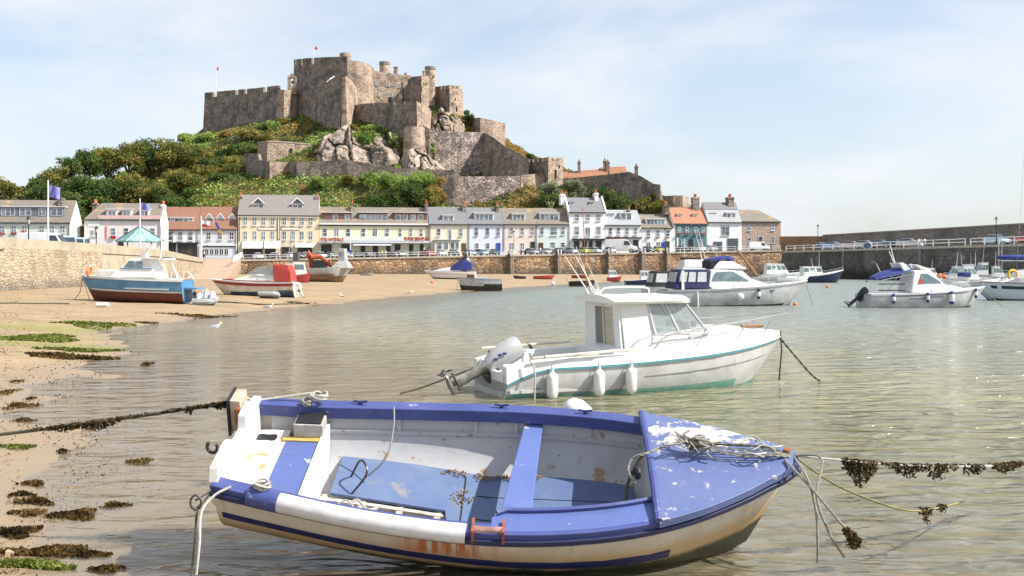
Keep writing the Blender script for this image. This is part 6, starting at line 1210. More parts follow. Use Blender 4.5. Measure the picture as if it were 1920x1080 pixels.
# stern bench: white side panel, flaking aft part, blue board
m = MB(); zb = -.26; m.b2((.05, -inw(.03, zb)+.02, zb-.03), (.34, inw(.03, zb)-.02, zb)); m.build('stern_bench', flaking, dg_)
m = MB(); m.b2((.34, -inw(.10, zb)+.01, zb-.028), (.66, .42, zb+.012)); m.build('bench_board', blue_w, dg_, bevel=.005)
m = xpanel(.66, zb+.03, -.70, .04); m.build('bench_front', white_w, dg_)
m = MB(); m.b2((.40, .50, zb-.02), (.68, inw(.08, zb)-.02, zb+.15)); m.build('locker', mt('locker_grey', (.45,.44,.42), (.33,.31,.28), 8), dg_, bevel=.006); m = MB(); m.b2((.42, .52, zb+.15), (.66, .74, zb+.165)); m.build('locker_recess', blackp, dg_)
m = MB(); m.b2((.30, .43, zb+.0), (.66, .50, zb+.02)); m.build('ochre_patch', mt('ochre_paint', (.45,.28,.05), (.5,.38,.15), 10), dg_)
m = MB(); m.loft([[V((.14+.10*math.cos(a)*q, .5+.07*math.sin(a)*q+.02*math.sin(3*a), zb+z)) for a in [2*PI*k/14 for k in range(14)]] for q, z in ((1,.001),(1,.004))]); m.build('rotten_hole', blackp, dg_)
# stripe on the hull
def hp(t, f, off=.012):
    s = sect(t, n=30); k = f*30; i = int(k); u = k-i; p = s[i].lerp(s[min(i+1, 30)], u); q = s[min(i+1, 30)]-s[max(i-1, 0)]; nn = V((0, -q.z, q.y)); nn.normalize(); nn = nn if nn.y > 0 else -nn
    return V((p.x, -(p.y+nn.y*off), p.z+nn.z*off))
m = MB(); rg = []
for i in range(33): t = .01+.77*i/32; rg.append([hp(t, .30, -.01), hp(t, .30, .012), hp(t, .365, .012), hp(t, .365, -.01)])
m.loft(rg); m.build('hull_stripe', wornpaint('navy_stripe', (.012,.018,.09), (.3,.35,.4), (.70,.72), 4), dg_)
# roller fitting
m = MB(); t = .463; p = sect(t)[0]; c = V((p.x, -p.y+.01, p.z+.04))
rust = mt('rust', ()); m.b2((c.x-.12, c.y-.09, c.z-.09), (c.x-.10, c.y+.1, c.z+.025)); m.b2((c.x+.13, c.y-.09, c.z-.09), (c.x+.15, c.y+.1, c.z+.025)); m.b2((c.x-.12, c.y-.05, c.z-.1), (c.x+.15, c.y+.1, c.z-.04)); rf = m.build('roller_bracket', rust, dg_); m = MB(); m.lathe((c.x-.1, c.y-.02, c.z-.01), [(.035,0),(.03,.115),(.035,.23)], 10, ax=(1,0,0)); m.build('roller', mt('pink_grey_roller', (.4,.25,.22), (.25,.13,.1), 10), rf)
# long fender tube along the near gunwale
m = MB(); tb = MB(); pts = [V((sect(t)[0].x, -sect(t)[0].y-.015, sect(t)[0].z-.015)) for t in [.065+.365*i/14 for i in range(15)]]
m.tube(pts[:3], .088, 18); m.build('fender_tube_end', blue_rail, dg_, smooth=True); tb.tube(pts[2:], .082, 18); tb.build('fender_tube', mt('grey_pvc', (.62,.62,.63), (.50,.49,.48), 4, .45, c3=(.35,.3,.26), s3=9, r3=(.68,.75)), dg_, smooth=True)
# cleats, oar leathers, cables
for t, s_ in ((.195, 1), (.47, 1), (.635, 1), (.93, 1)):
    p = sect(t)[0]; m = MB(); c = V((p.x, s_*(p.y-.02), p.z+.03)); m.tube([c+V((-.07,0,.03)), c+V((0,0,.02)), c+V((.07,0,.03))], .012, 6); m.cyl((c.x, c.y, c.z-.02), .02, .04, 8); m.build('cleat', mt('navy_cleat', (.02,.03,.12), rough=.4), dg_)
ropem = mt('grey_rope', (.30,.285,.25), (.18,.17,.15), 40, .9, bump=.004, bscale=120); ropew = mt('white_rope', (.50,.48,.43), (.36,.345,.30), 40, .9, bump=.004, bscale=120); ropeg = mt('greenish_rope', (.25,.235,.09), (.17,.165,.07), 14, .9); roped = mt('dark_weedy_rope', (.05,.045,.03), (.09,.08,.05), 20, .9)
def curve(pts, n=14):
    """Catmull-Rom through points"""
    P = [V(p) for p in pts]; P = [P[0]*2-P[1]]+P+[P[-1]*2-P[-2]]; o = []
    for i in range(1, len(P)-2):
        for k in range(n):
            t = k/n; a, b, c, d = P[i-1], P[i], P[i+1], P[i+2]; o.append(.5*((2*b)+(-a+c)*t+(2*a-5*b+4*c-d)*t*t+(-a+3*b-3*c+d)*t*t*t))
    return o+[P[-2]]
def rope(name, pts, r, mat, parent=None, world=True, label=None, cat='rope', n=10, group=None, twist=False):
    m = MB(); c = curve(pts, n)
    if twist:
        c2 = []; L_ = 0
        for k in (0, PI):
            q = []
            for i, p in enumerate(c):
                d = (c[min(i+1, len(c)-1)]-c[max(i-1, 0)]).normalized(); a = V((0,0,1)).cross(d); a = a.normalized() if a.length > .01 else V((1,0,0)); b = d.cross(a); th = i*1.1+k; q.append(p+(a*math.cos(th)+b*math.sin(th))*r*.5)
            m.tube(q, r*.68, 5)
    else: m.tube(c, r, 6)
    return m.build(name, mat, parent, world if parent else False, smooth=True, label=label, cat=cat if parent is None else None, group=group)
rope('cable', [(1.02,.28,zf+.0),(1.30,.32,zf+.28),(1.36,.5,zf+.52),(1.35,.62,zf+.68)], .009, mt('grey_cable', (.25,.25,.25)), dg_, False)
rope('cable', [(.98,.05,zf+.0),(1.16,.1,zf+.25),(1.08,.25,zf+.30),(.95,.35,zf+.02)], .011, blackp, dg_, False)
m = MB(); q = dl(562, 895, -.4); m.tube([V((q.x, q.y, -.5)), V((q.x+.01, q.y, -.28))], .016, 8); m.build('grip', blackp, dg_)
# dead leaves / weed on the floor
m = MB(); R = random.Random(9)
for i in range(150): t = R.uniform(.36,.56); leafq(m, V((LD*t, inw(t, zfl(LD*t))-.05-abs(R.gauss(0,.03)), zfl(LD*t)+.01+R.random()*.03)), R.uniform(.02,.05), 0, R)
for i in range(60): leafq(m, V((2.02+R.gauss(0,.06), .25+R.gauss(0,.06), zfl(2.02)+.008)), R.uniform(.02,.05), 0, R)
m.build('dried_weed', mt('dried_weed', (.12,.08,.04), (.3,.18,.08), 8), dg_, kind='stuff')
def coil(c, r, turns, mat, name='rope_coil', par=None, label=None, rr=.012, seed=1, h_=.05, tilt=None):
    R = random.Random(seed); m = MB(); pts = []; n = int(turns*16)
    for i in range(n): a = 2*PI*i/16; k = r*(.7+.3*math.sin(i*.37+seed)); pts.append(V(c)+V((math.cos(a)*k, math.sin(a)*k*.7, h_*(.5+.5*math.sin(i*.53+seed)))))
    m.tube(pts, rr, 5); return m.build(name, mat, par, False, smooth=True)
coil((.58, .80, .03), .10, 4, ropew, par=dg_, seed=3); coil((.50, .74, -.02), .06, 3, ropem, par=dg_, seed=5)
coil((.42, -.80, .03), .09, 4, ropew, par=dg_, seed=8, rr=.01)
m = MB(); R = random.Random(4)
for i in range(9): a = V((.86+R.uniform(-.05,.25), -.70+R.uniform(-.1,.12), -.28+R.uniform(-.05,.05))); m.tube(curve([a, a+V((.10,.06,.04)), a+V((.2,-.03,.01)), a+V((.28,.05,-.03))], 5), .009, 5)
m.build('rope_coil', ropew, dg_, smooth=True)
# knot and mooring lines over the foredeck
fz = lambda px, py, z=.06: dl(px, py, z)
zk = lambda x, y: .075
k0 = fz(1300, 842, .06); m = MB(); R = random.Random(12)
for i in range(16):
    a = k0+V((R.gauss(0,.05), R.gauss(0,.05), .03+abs(R.gauss(0,.035)))); b = a+V((R.gauss(0,.08), R.gauss(0,.06), R.gauss(0,.03))); c = b+V((R.gauss(0,.06), R.gauss(0,.06), R.gauss(0,.02))); m.tube(curve([a, b, c], 4), .010, 5)
m.build('rope_knot', ropem, dg_, smooth=True)
m = MB()
for i in range(22):
    a = k0+V((R.gauss(0,.04), R.gauss(0,.04), .03)); m.tube([a, a+V((-.12+R.gauss(0,.05), .08+R.gauss(0,.05), .03+R.random()*.05))], .006, 4)
m.build('frayed_end', ropew, dg_)
m = MB(); m.sph(k0+V((0,0,.05)), .07, 10, 0, (1.1,.8,.9)); m.build('rope_core', roped, dg_, smooth=True)
bow_w = MD @ V((LD-.02, 0, .06))
for i, (dy, dz, mt_) in enumerate(((.05,.02,ropem),(.02,.05,ropem),(-.03,.03,ropew),(-.07,.015,ropem),(-.02,.07,roped),(-.10,.01,ropem))):
    rope('bow_lashing', [k0+V((.05, dy*.5, .04+dz*.3)), k0.lerp(V((LD-.08, dy, .09)), .5)+V((0, dy*.6, .0+dz)), V((LD-.25, dy*.9, .10+dz*.5)), V((LD-.03, dy*.3, .06))], .009, mt_, dg_, False, twist=True)
m = MB()
for i in range(8): a = V((LD-.42+R.gauss(0,.09), R.gauss(-.02,.06), .10+R.random()*.04)); m.tube(curve([a, a+V((.1,R.gauss(0,.05),.03)), a+V((.2,R.gauss(0,.05),0))], 4), .008, 5)
m.build('lashing_knots', ropew, dg_, smooth=True)
# hanging shackle loop at aft edge of foredeck
q = dl(1196, 855, .0); lp = dl(1212, 850, .10)
rope('painter_loop', [k0+V((0,0,.05)), k0+V((-.15,0,.06)), V((lp.x, lp.y, .10)), V((lp.x-.12, lp.y-.02, .06)), V((lp.x-.16, lp.y-.1, -.02)), V((lp.x-.10, lp.y-.15, -.12))], .012, ropem, dg_, False, twist=True)
rope('painter_tail', [V((lp.x-.03, lp.y, .08)), V((lp.x-.10, lp.y-.05, -.03)), V((lp.x-.16, lp.y-.12, -.16)), V((lp.x-.17, lp.y-.2, -.28))], .015, roped, dg_, False)
m = MB(); m.lathe((lp.x-.08, lp.y-.08, -.05), [(.02,-.02),(.06,-.015),(.065,0),(.06,.015),(.02,.02)], 12, ax=(1,.3,0)); m.build('block', blackp, dg_)
m = MB(); m.cyl((LD-.08, .02, .05), .03, .06, 8); m.build('stem_fitting', mt('rust', ()), dg_)
# white fender seen beyond the far gunwale
m = MB(); c = dl(1088, 768, .03); m.lathe((c.x+.04, sm(hb, c.x/LD)+.20, -.17-.12), [(.01,-.16),(.10,-.12),(.135,-.02),(.14,.10),(.11,.18),(.06,.215),(.05,.22)], 16, ax=(-.55,.0,.45)); f_ = m.build('fender', mt('fender_white', (.72,.72,.70), (.62,.61,.58), 5, .4), dg_, smooth=True)
# ---- mooring lines (separate things)
weed = leafmat('seaweed', [(.018,.015,.008),(.035,.028,.012),(.075,.05,.018),(.11,.075,.03)], 3)
def weedline(name, label, pts, r, mat, clumps, seed, n=16):
    R = random.Random(seed); c = curve(pts, n); o = empty(name, label, 'rope', pts[0]); m = MB(); m.tube(c, r, 6); m.build('line', mat, o, True, smooth=True)
    for a, b, h_, k in clumps:
        m = MB()
        for i in range(k):
            u = a+(b-a)*R.random(); j = u*(len(c)-1); p = c[int(j)].lerp(c[min(int(j)+1, len(c)-1)], j-int(j)); e = 1-abs((u-a)/(b-a)*2-1); dd = R.random()**1.5*h_*(.35+.65*e)
            q = p+V((R.gauss(0,.012), R.gauss(0,.03), .015-dd)); leafq(m, q, R.uniform(.02,.045), 0, R)
            if R.random() < .12: m.tube([p, q], .005, 4)
        m.build('weed_clump', weed, o, True)
    return o
j0 = MD @ V((-.15, .44, .14))
weedline('mooring_line', 'taut dark mooring line hung with weed running left from the dinghy stern', [at(-300, 846, 9.9), at(-300, 846, 9.9).lerp(j0, .4)-V((0,0,.03)), at(-300, 846, 9.9).lerp(j0, .7)-V((0,0,.025)), j0], .016, roped, [(.42,.50,.03,90),(.47,.56,.07,260),(.54,.68,.10,480),(.68,.88,.03,200),(.87,.89,.09,60),(.89,.95,.035,150),(.94,.999,.07,300)], 21)
sc2 = MD @ V((.02, .72, .02)); rope('stern_line', [j0+V((.05,0,0)), j0.lerp(sc2, .5)+V((0,0,.03)), sc2, MD @ V((.5, .82, .06))], .012, ropew, label='pale line from the stern bracket to the far corner of the dinghy')
b0 = bow_w
weedline('mooring_line', 'horizontal mooring line with hanging seaweed running right from the dinghy bow', [b0, at(1560, 861, 9.5), at(1700, 873, 9.8), at(1850, 874, 10.4), at(1925, 868, 11.2)], .009, ropew, [(.295,.405,.24,620),(.42,.46,.04,60),(.455,.55,.14,300),(.555,.62,.17,260),(.625,.655,.08,60),(.665,.69,.12,60),(.69,.735,.12,120),(.78,.90,.11,380),(.90,.97,.06,120)], 22)
weedline('mooring_line', 'sagging greenish line dipping into the water right of the dinghy bow', [b0, at(1560, 905, 9.3), at(1640, 940, 9.2), at(1710, 958, 9.3), at(1770, 950, 9.9), at(1812, 938, 11.0)], .010, ropeg, [(.66,.71,.14,160),(.76,.81,.07,90)], 23)
weedline('mooring_line', 'thick line with a weedy clump plunging steeply from the dinghy bow', [b0+V((-.1,-.1,-.02)), at(1530, 925, 9.0), at(1580, 985, 9.0), at(1612, 1015, 9.15)], .012, ropem, [(.72,.99,.14,700)], 24)
rope('mooring_line', [b0, at(1515, 900, 9.1), at(1530, 960, 9.0), at(1533, 1020, 8.95), at(1533, 1055, 9.0)], .010, ropem, label='thin line hanging almost straight down from the dinghy bow into the water')
rope('mooring_line', [b0, at(1540, 860, 9.3), at(1531, 930, 9.1), at(1555, 1000, 9.0), at(1583, 1045, 9.15)], .010, ropem, label='looping line crossing in front of the hanging bow line of the dinghy')
ks = MD @ V((.18, -.80, .03)); kk = MD @ V((.02, -.77, -.02))
rope('stern_rope', [ks, ks+V((-.12,-.06,-.06)), at(378, 960, 8.75), at(374, 1020, 8.6), at(368, 1078, 8.55)], .011, ropew, label='pale double rope hanging from the near stern corner of the dinghy')
rope('stern_rope', [kk, kk+V((-.07,-.05,-.1)), at(370, 955, 8.8), at(366, 1010, 8.7), at(360, 1070, 8.7), at(358, 1100, 8.6)], .010, roped, label='dark wet rope hanging left of the pale rope at the dinghy stern')
m = MB(); c = at(367, 938, 8.8); m.tube([c+V((.045*math.cos(a), 0, .06*math.sin(a)-.02)) for a in [2*PI*k/14 for k in range(15)]], .009, 5); m.tube([kk, c], .008, 5); m.build('shackle_ring', mt('dark_metal', ()), label='dark metal ring dangling at the dinghy stern corner', cat='shackle')
# ================================================================== SEAWEED AND STONES ON THE FORESHORE
wr = leafmat('bladderwrack', [(.02,.014,.006),(.05,.032,.012),(.12,.075,.02),(.2,.13,.04)], 3); grw = leafmat('green_weed', [(.06,.08,.015),(.14,.17,.03),(.22,.25,.06)], 3)
def weedpatch(px, py, w_, d_, n, mat, label, s=.05, hh=.05, grp='seaweed on the foreshore'):
    R = random.Random(int(px*3+py)); Y = wy(py); x = X_(px, Y); Y = wy(py, max(bzf(x, Y), -.02)); x = X_(px, Y); rx = w_/2*Y/F; ry = d_/2*Y/F*(Y/CH)*.8; z = max(bzf(x, Y), -.02); m = MB()
    for i in range(int(n*2.6)):
        a = R.random()*6.28; q = R.random()**.55; wob = 1+.4*math.sin(a*3+px); xx = x+math.cos(a)*rx*q*wob*1.15; yy = Y+math.sin(a)*ry*q*wob*1.15
        if w_/d_ < 7 and noise.noise(V((xx*7/max(rx, .3), yy*9/max(rx, .3), px))) < q*.32-.34: continue
        leafq(m, V((xx, yy, max(bzf(xx, yy), -.02)+.012+hh*R.random()*(1-q*.7))), s*(.5+R.random()), 0, R)
    if mat is grw: m.build('algae', mat, kind='stuff')
    else: m.build('seaweed', mat, label=label, cat='seaweed', group=grp)
for a in ((365,848,62,14,0,0,''),): pass
WP = [(142,968,66,20,500,wr,'large brown clump left of the dinghy shadow'),(215,951,42,10,180,wr,'small brown clump right above the large one'),(66,943,60,12,260,wr,'brown clump above left of the large one'),(55,965,50,12,200,wr,'low brown clump just left of the large one'),(262,868,40,10,120,wr,'thin dark wisp nearest the dinghy stern'),(118,849,18,6,60,wr,'tiny reddish clump under the weedy mooring line'),(60,909,40,9,120,wr,'small wisp halfway down the left foreshore'),(30,1000,70,22,420,wr,'broad brown patch at the left edge'),(110,1040,150,22,1300,wr,'long brown band along the bottom left corner'),(60,1062,130,14,700,grw,'green weed streak in the bottom left corner'),(200,1072,50,12,260,wr,'brown clump at the bottom edge'),(40,930,40,8,100,wr,'narrow wisp near the left edge below the line'),
      (38,762,44,12,240,wr,'dark clump on the sand above the mooring line'),(10,736,30,12,200,wr,'dark clump at the left edge of the sand'),(45,790,34,8,120,wr,'small clump on the sand just above the mooring line'),(58,749,14,6,60,wr,'tiny dark lump beside the dark clump'),(30,715,26,5,60,wr,'thin wisp high on the near sand'),(120,668,130,7,420,wr,'long dark string of weed along an old chain'),(150,656,120,5,300,grw,'green string of weed beside the old chain'),(30,840,60,8,160,grw,'green wisp by the left edge at the mooring line'),(60,632,150,12,900,grw,'wide green algae patch on the far sand'),(175,607,110,7,500,grw,'green algae streak by the waterline'),(275,603,28,3,60,wr,'dark wisp at the tip of the algae streak'),(275,685,14,4,50,wr,'small dark lump in the shallows'),(370,589,110,4,240,wr,'dark drift line right of the blue fishing boat'),(560,562,50,3,80,wr,'dark drift line below the red striped cruiser')]
for px, py, w_, d_, n, mm, lb in WP: weedpatch(px, py, w_, d_, n, mm, lb, s=.042 if py > 700 else .12, hh=.05 if py > 700 else .08)
m = MB(); R = random.Random(31)
for _ in range(5200):
    px = R.uniform(-20, 330)*R.random()**.7; py = 560+520*R.random()**1.1; Y = wy(py); x = X_(px, Y); z = bzf(x, Y)
    if z < -.03: continue
    if noise.noise(V((x*.5, Y*.35, 2))) < .02 and R.random() < .85: continue
    leafq(m, V((x, Y, z+.008)), R.uniform(.012,.04)*(Y/12)**.6, 0, R)
m.build('seaweed_litter', wr, kind='stuff')
m = MB(); Y = wy(1043); rock(m, V((X_(20, Y), Y, .0)), .075, 77, (1,.8,.8)); m.build('beach_stone', mt('buff_stone', (.5,.36,.22), (.42,.3,.18), 6, .8), label='round buff stone among weed in the bottom left corner', cat='stone')
m = MB(); Y = wy(585, .15); m.lathe((X_(180, Y), Y, bzf(X_(180, Y), Y)+.12), [(.02,0),(.12,.03),(.13,.6),(.05,.68),(.04,.75)], 10, ax=(1,.1,0)); m.build('plastic_bottle', whitep, label='white plastic container lying on the sand before the blue fishing boat', cat='container')
# ================================================================== OTHER BOATS
gel = mt('gelcoat_white', (.74,.74,.73), (.68,.68,.66), 1.5, .3, spec=.5); gelg = mt('gelcoat_shaded_grey', (.52,.52,.52), (.42,.42,.41), 2, .4, c3=(.36,.35,.32), s3=5, r3=(.6,.75))  # gelg: white gelcoat with hull-side shade put into its colour; also grey fittings
glz = mt('boat_glass', (.10,.15,.16), (.20,.27,.28), .8, .05, spec=.9, ramp=(.4,.6), detail=2); glc = mt('clear_screen', (.35,.40,.40), rough=.04, alpha=.35, spec=.8)
steel = mt('stainless', (.6,.6,.6), metal=.9, rough=.25); navy = mt('navy_hull', (.015,.025,.07), rough=.3); bluec = mt('blue_canvas', (.025,.035,.17), (.04,.055,.22), 3, .85); blackc = mt('black_canvas', (.015,.015,.02), rough=.8); redc = mt('red_canvas', (.33,.035,.03), (.40,.05,.04), 3, .85)
antif = mt('antifouling_dark', (.03,.035,.04), (.06,.05,.04), 3, .8); tealp = mt('teal_paint', (.07,.26,.30), rough=.4); greenaf = mt('green_antifouling', (.12,.31,.25), (.20,.36,.30), 4, .7); redaf = mt('red_antifouling', (.16,.035,.025), (.08,.04,.03), 2.5, .8); fbl = mt('fishing_blue', (.07,.20,.36), (.10,.25,.42), 2, .5)
oran = mt('orange_plastic', (.75,.16,.03), rough=.5); fendw = mt('fender_white', ()); greyrib = mt('grey_rubber', (.33,.35,.36), (.25,.27,.28), 3, .6); maroon = mt('maroon_stripe', (.28,.03,.03), rough=.4); wood = mt('varnished_wood', (.30,.15,.06), (.22,.10,.04), 4, .4); blueaf = mt('blue_antifouling', (.04,.11,.18), (.025,.04,.05), 2, .7)
ylw = mt('yellow_plastic', (.75,.45,.03), rough=.5); pinkb = mt('pink_buoy', (.75,.16,.12), rough=.5); stain_w = mt('stained_white', (.66,.64,.58), (.52,.46,.36), 2, .5)
class Boat:
    def __init__(s, name, label, L, B, M, fs, fb, dr=.35, tw=.85, cat='boat', group=None, mats=None, bands=None, rake=.14, deck=True, deckm=None, full=2.3, name2='hull', keelup=.5, dip=0):
        s.L, s.B, s.fs, s.fb, s.dr, s.tw, s.rk, s.full, s.ku, s.dip = L, B, fs, fb, dr, tw, rake, full, keelup, dip
        s.r = empty(name, label, cat, M, group); s.M = M; ts = [0,.02,.1,.2,.3,.4,.5,.6,.7,.78,.85,.91,.955,.985,1]
        n = 16; mats = mats or [gel, antif]; bands = bands or (lambda v, z: 0 if z > .06 else 1); rings = [s.ring(t, n) for t in ts]
        m = MB(); m.loft(rings, closed=False, caps=False, mf=lambda i, j: bands((rings[i][0].z-(rings[i][j].z+rings[i][j+1].z)/2), (rings[i][j].z+rings[i][j+1].z)/2))
        m.add(rings[0], [tuple(range(len(rings[0])))], 0); s.h = m.build(name2, mats, s.r, smooth=True)
        if deck:
            m = MB(); m.loft([[V((p[0].x, p[0].y*q, p[0].z+.02+.04*(1-q*q))) for q in (-.99,-.5,0,.5,.99)] for p in rings], closed=False, caps=False); m.build('deck', deckm or mats[0], s.r, smooth=True)
    def w(s, t): 
        a = .45
        return s.B/2*(1-((t-a)/(1-a))**s.full) if t > a else s.B/2*(1-(1-s.tw)*((a-t)/a)**2)
    def sh(s, t): return s.fs+(s.fb-s.fs)*t**2-s.dip*max(0, 1-t/.13)**1.6
    def sec(s, t, n=16):
        w_ = max(s.w(t), .02); zs = s.sh(t); zk = -s.dr if t < .7 else -s.dr+(s.dr+s.fb*s.ku*0)*((t-.7)/.3)**3; P = []
        for i in range(n//2+1):
            a = PI/2*i/(n//2); z = zs-(zs-zk)*math.sin(a)**1.0; f = math.cos(a)**(.5+.5*max(0, t-.4)); v = (zs-z)/(zs-zk+1e-6)
            P.append(V((s.L*t-s.L*s.rk*v*max(0, (t-.5)/.5)**2.2, w_*f, z)))
        return P
    def ring(s, t, n=16): q = s.sec(t, n); return q[:-1]+[V((p.x, -p.y, p.z)) for p in reversed(q)]
    def gp(s, t, side=-1, dy=0, dz=0): return V((s.L*t, side*(s.w(t)+dy), s.sh(t)+dz))
    def band(s, name, mat, dz0, dz1, off=.02, t0=0, t1=.985, n=24, side=(-1, 1)):
        for sd in side:
            m = MB(); rg = []
            for i in range(n+1):
                t = t0+(t1-t0)*i/n; c = s.sec(t, 40); 
                def at_(dz):
                    zt = s.sh(t)+dz
                    for a, b in zip(c[:-1], c[1:]):
                        if b.z <= zt <= a.z: u = (a.z-zt)/(a.z-b.z+1e-9); return a.lerp(b, u)
                    return c[0]+V((0,0,dz))
                a, b = at_(dz1), at_(dz0); rg.append([V((a.x, sd*(a.y-.02), a.z)), V((a.x, sd*(a.y+off), a.z)), V((b.x, sd*(b.y+off), b.z)), V((b.x, sd*(b.y-.02), b.z))])
            m.loft(rg); m.build(name, mat, s.r)
    def cab(s, name, xa, xb, wb, z0, z1, wt=None, ra=0, rf=.5, mat=None, bev=.05, wf=None, wtf=None):
        """superstructure block; returns corner function side(u,v)"""
        wt = wt or wb*.88; wf = wf or wb; wtf = wtf or wt
        lo = [V((xa,-wb,z0)), V((xb,-wf,z0)), V((xb,wf,z0)), V((xa,wb,z0))]; hi = [V((xa+ra,-wt,z1)), V((xb-rf,-wtf,z1)), V((xb-rf,wtf,z1)), V((xa+ra,wt,z1))]
        m = MB(); m.hexa(lo, hi); o = m.build(name, mat or gel, s.r, bevel=bev, smooth=False); o_ = o
        q = {-1: [lo[0], lo[1], hi[1], hi[0]], 1: [lo[2], lo[3], hi[3], hi[2]], 'f': [lo[1], lo[2], hi[2], hi[1]], 'a': [lo[3], lo[0], hi[0], hi[3]]}
        return o_, q
    def glass(s, o, q, rects, faces=(-1, 1), mat=None, name='window'):
        for f in faces:
            for r in rects:
                uv = r if f != 1 else (1-r[1], 1-r[0], r[2], r[3]); m = MB(); m.slab(q[f], .025, 0, uv); m.build(name, mat or glz, o)
    def rail(s, t0, t1, h_, n=6, side=(-1, 1), r=.018, inset=.05, name='guard_rail', ends=True, mat=None, front=False):
        for sd in side:
            m = MB(); P = [s.gp(t0+(t1-t0)*i/n, sd, -inset) for i in range(n+1)]; top = [p+V((0,0,h_*(1 if 0 < i else .0))) for i, p in enumerate(P)]
            m.tube(curve(top, 3), r, 5)
            for p in P[1::max(1, n//3)]: m.tube([p, p+V((-.0, 0, h_))], r*.8, 4)
            m.build(name, mat or steel, s.r)
    def fender(s, t, z=-.15, L=.6, r=.11, side=-1, mat=None, endm=None):
        p = s.gp(t, side, r*.9, 0); m = MB(); zc = p.z+z-L; m.lathe((p.x, p.y, zc), [(.02,-.04),(.03,0),(r*.8,.05),(r,.12),(r,L-.12),(r*.8,L-.05),(.03,L),(.03,L+.05)], 12); f = m.build('fender', mat or fendw, s.r, smooth=True)
        if endm: m = MB(); m.lathe((p.x, p.y, zc), [(.02,L+.06),(r*.75,L+.0),(r*1.03,L-.13),(r*1.02,L-.15)], 12); m.build('fender_cap', endm, f); m = MB(); m.lathe((p.x, p.y, zc), [(.02,-.06),(r*.75,.0),(r*1.03,.12),(r*1.02,.14)], 12); m.build('fender_cap', endm, f)
        m = MB(); m.tube([(p.x, p.y, zc+L+.03), (p.x, p.y*.96, p.z+.05)], .012, 4); m.build('fender_rope', ropem, f)
    def ball(s, t, z, r, mat, side=-1): p = s.gp(t, side, r*.8, z); m = MB(); m.sph(p, r, 12); f = m.build('buoy', mat, s.r, smooth=True); m = MB(); m.tube([p, V((p.x, p.y*.95, s.sh(t)+.05))], .012, 4); m.build('buoy_rope', ropem, f)
    def tube(s, name, pts, r, mat): m = MB(); m.tube(pts, r, 6); return m.build(name, mat, s.r)
    def outb(s, mat, tilt=55, x=-.15, z=None, sc_=1.0, y=0, legm=None):
        z = s.fs+.05 if z is None else z; T = Matrix.Translation((x, y, z)) @ Matrix.Rotation(math.radians(tilt), 4, 'Y') @ Matrix.Scale(sc_, 4)
        def lf(rows, mt_, par, name):
            m = MB(); m.loft([[T @ V((cx+a*math.cos(2*PI*k/12), b*math.sin(2*PI*k/12), zz)) for k in range(12)] for zz, cx, a, b in rows]); return m.build(name, mt_, par, smooth=True)
        c = lf([(-.14,-.12,.11,.09),(-.06,-.13,.17,.13),(.05,-.14,.205,.15),(.07,-.14,.215,.155),(.35,-.16,.25,.17),(.60,-.16,.24,.16),(.66,-.15,.21,.14),(.68,-.15,.13,.09)], mat, s.r, 'outboard_cowl')
        lf([(-.12,-.12,.12,.09),(-.45,-.12,.10,.06),(-.75,-.12,.11,.05),(-.80,-.13,.14,.05)], legm or mat, c, 'leg'); lf([(-.78,-.13,.05,.03),(-.98,-.13,.07,.03)], legm or mat, c, 'strut')
        m = MB(); m.lathe(T @ V((.05,0,-.93)), [(.01,-.02),(.05,.05),(.055,.25),(.045,.38),(.02,.42)], 8, ax=T.to_3x3() @ V((-1,0,0))); m.build('gearcase', legm or mat, c, smooth=True)
        m = MB(); m.hexa([T @ V((-.34,-.09,-.80)), T @ V((.05,-.06,-.80)), T @ V((.05,.06,-.80)), T @ V((-.34,.09,-.80))], [T @ V((-.34,-.09,-.785)), T @ V((.05,-.06,-.785)), T @ V((.05,.06,-.785)), T @ V((-.34,.09,-.785))]); m.build('cavitation_plate', legm or mat, c)
        for k in range(3):
            a = 2*PI*k/3; m = MB(); u = V((0, math.cos(a), math.sin(a))); v = V((0, -math.sin(a), math.cos(a))); b0 = V((-.42,0,-.93)); m.hexa([T @ (b0+u*.03-v*.05+V((.02,0,0))), T @ (b0+u*.15-v*.08+V((.03,0,0))), T @ (b0+u*.15+v*.06-V((.03,0,0))), T @ (b0+u*.03+v*.03-V((.02,0,0)))], [T @ (b0+u*.03-v*.05+V((.03,0,0))), T @ (b0+u*.15-v*.08+V((.04,0,0))), T @ (b0+u*.15+v*.06-V((.02,0,0))), T @ (b0+u*.03+v*.03-V((.01,0,0)))]); m.build('propeller_blade', mt('dark_metal', ()), c)
        m = MB(); m.hexa([T @ V((.0,-.12,-.25)), T @ V((.20,-.12,-.22)), T @ V((.20,.12,-.22)), T @ V((.0,.12,-.25))], [T @ V((.0,-.12,.05)), T @ V((.15,-.12,.05)), T @ V((.15,.12,.05)), T @ V((.0,.12,.05))]); m.build('clamp_bracket', mt('dark_metal', ()), c); return c, T
def place(px0, px1, py, yaw=0, z=0, flip=False):
    """matrix for a boat whose waterline runs from px0 (stern) to px1 (bow) at row py; x forward"""
    Y = wy(py, z)
    if z > 0:
        for _ in range(6): z = max(bzf(X_((px0+px1)/2, Y), Y)-.06, .0); Y = wy(py, z)
    a = math.radians(yaw); k = Y/F; L = abs(px1-px0)*k/math.cos(a)
    xs_ = X_(px0, Y); d = V((math.cos(a)*(1 if px1 > px0 else -1), math.sin(a), 0)); o = V((xs_, Y, z)); return frame(o, d), L
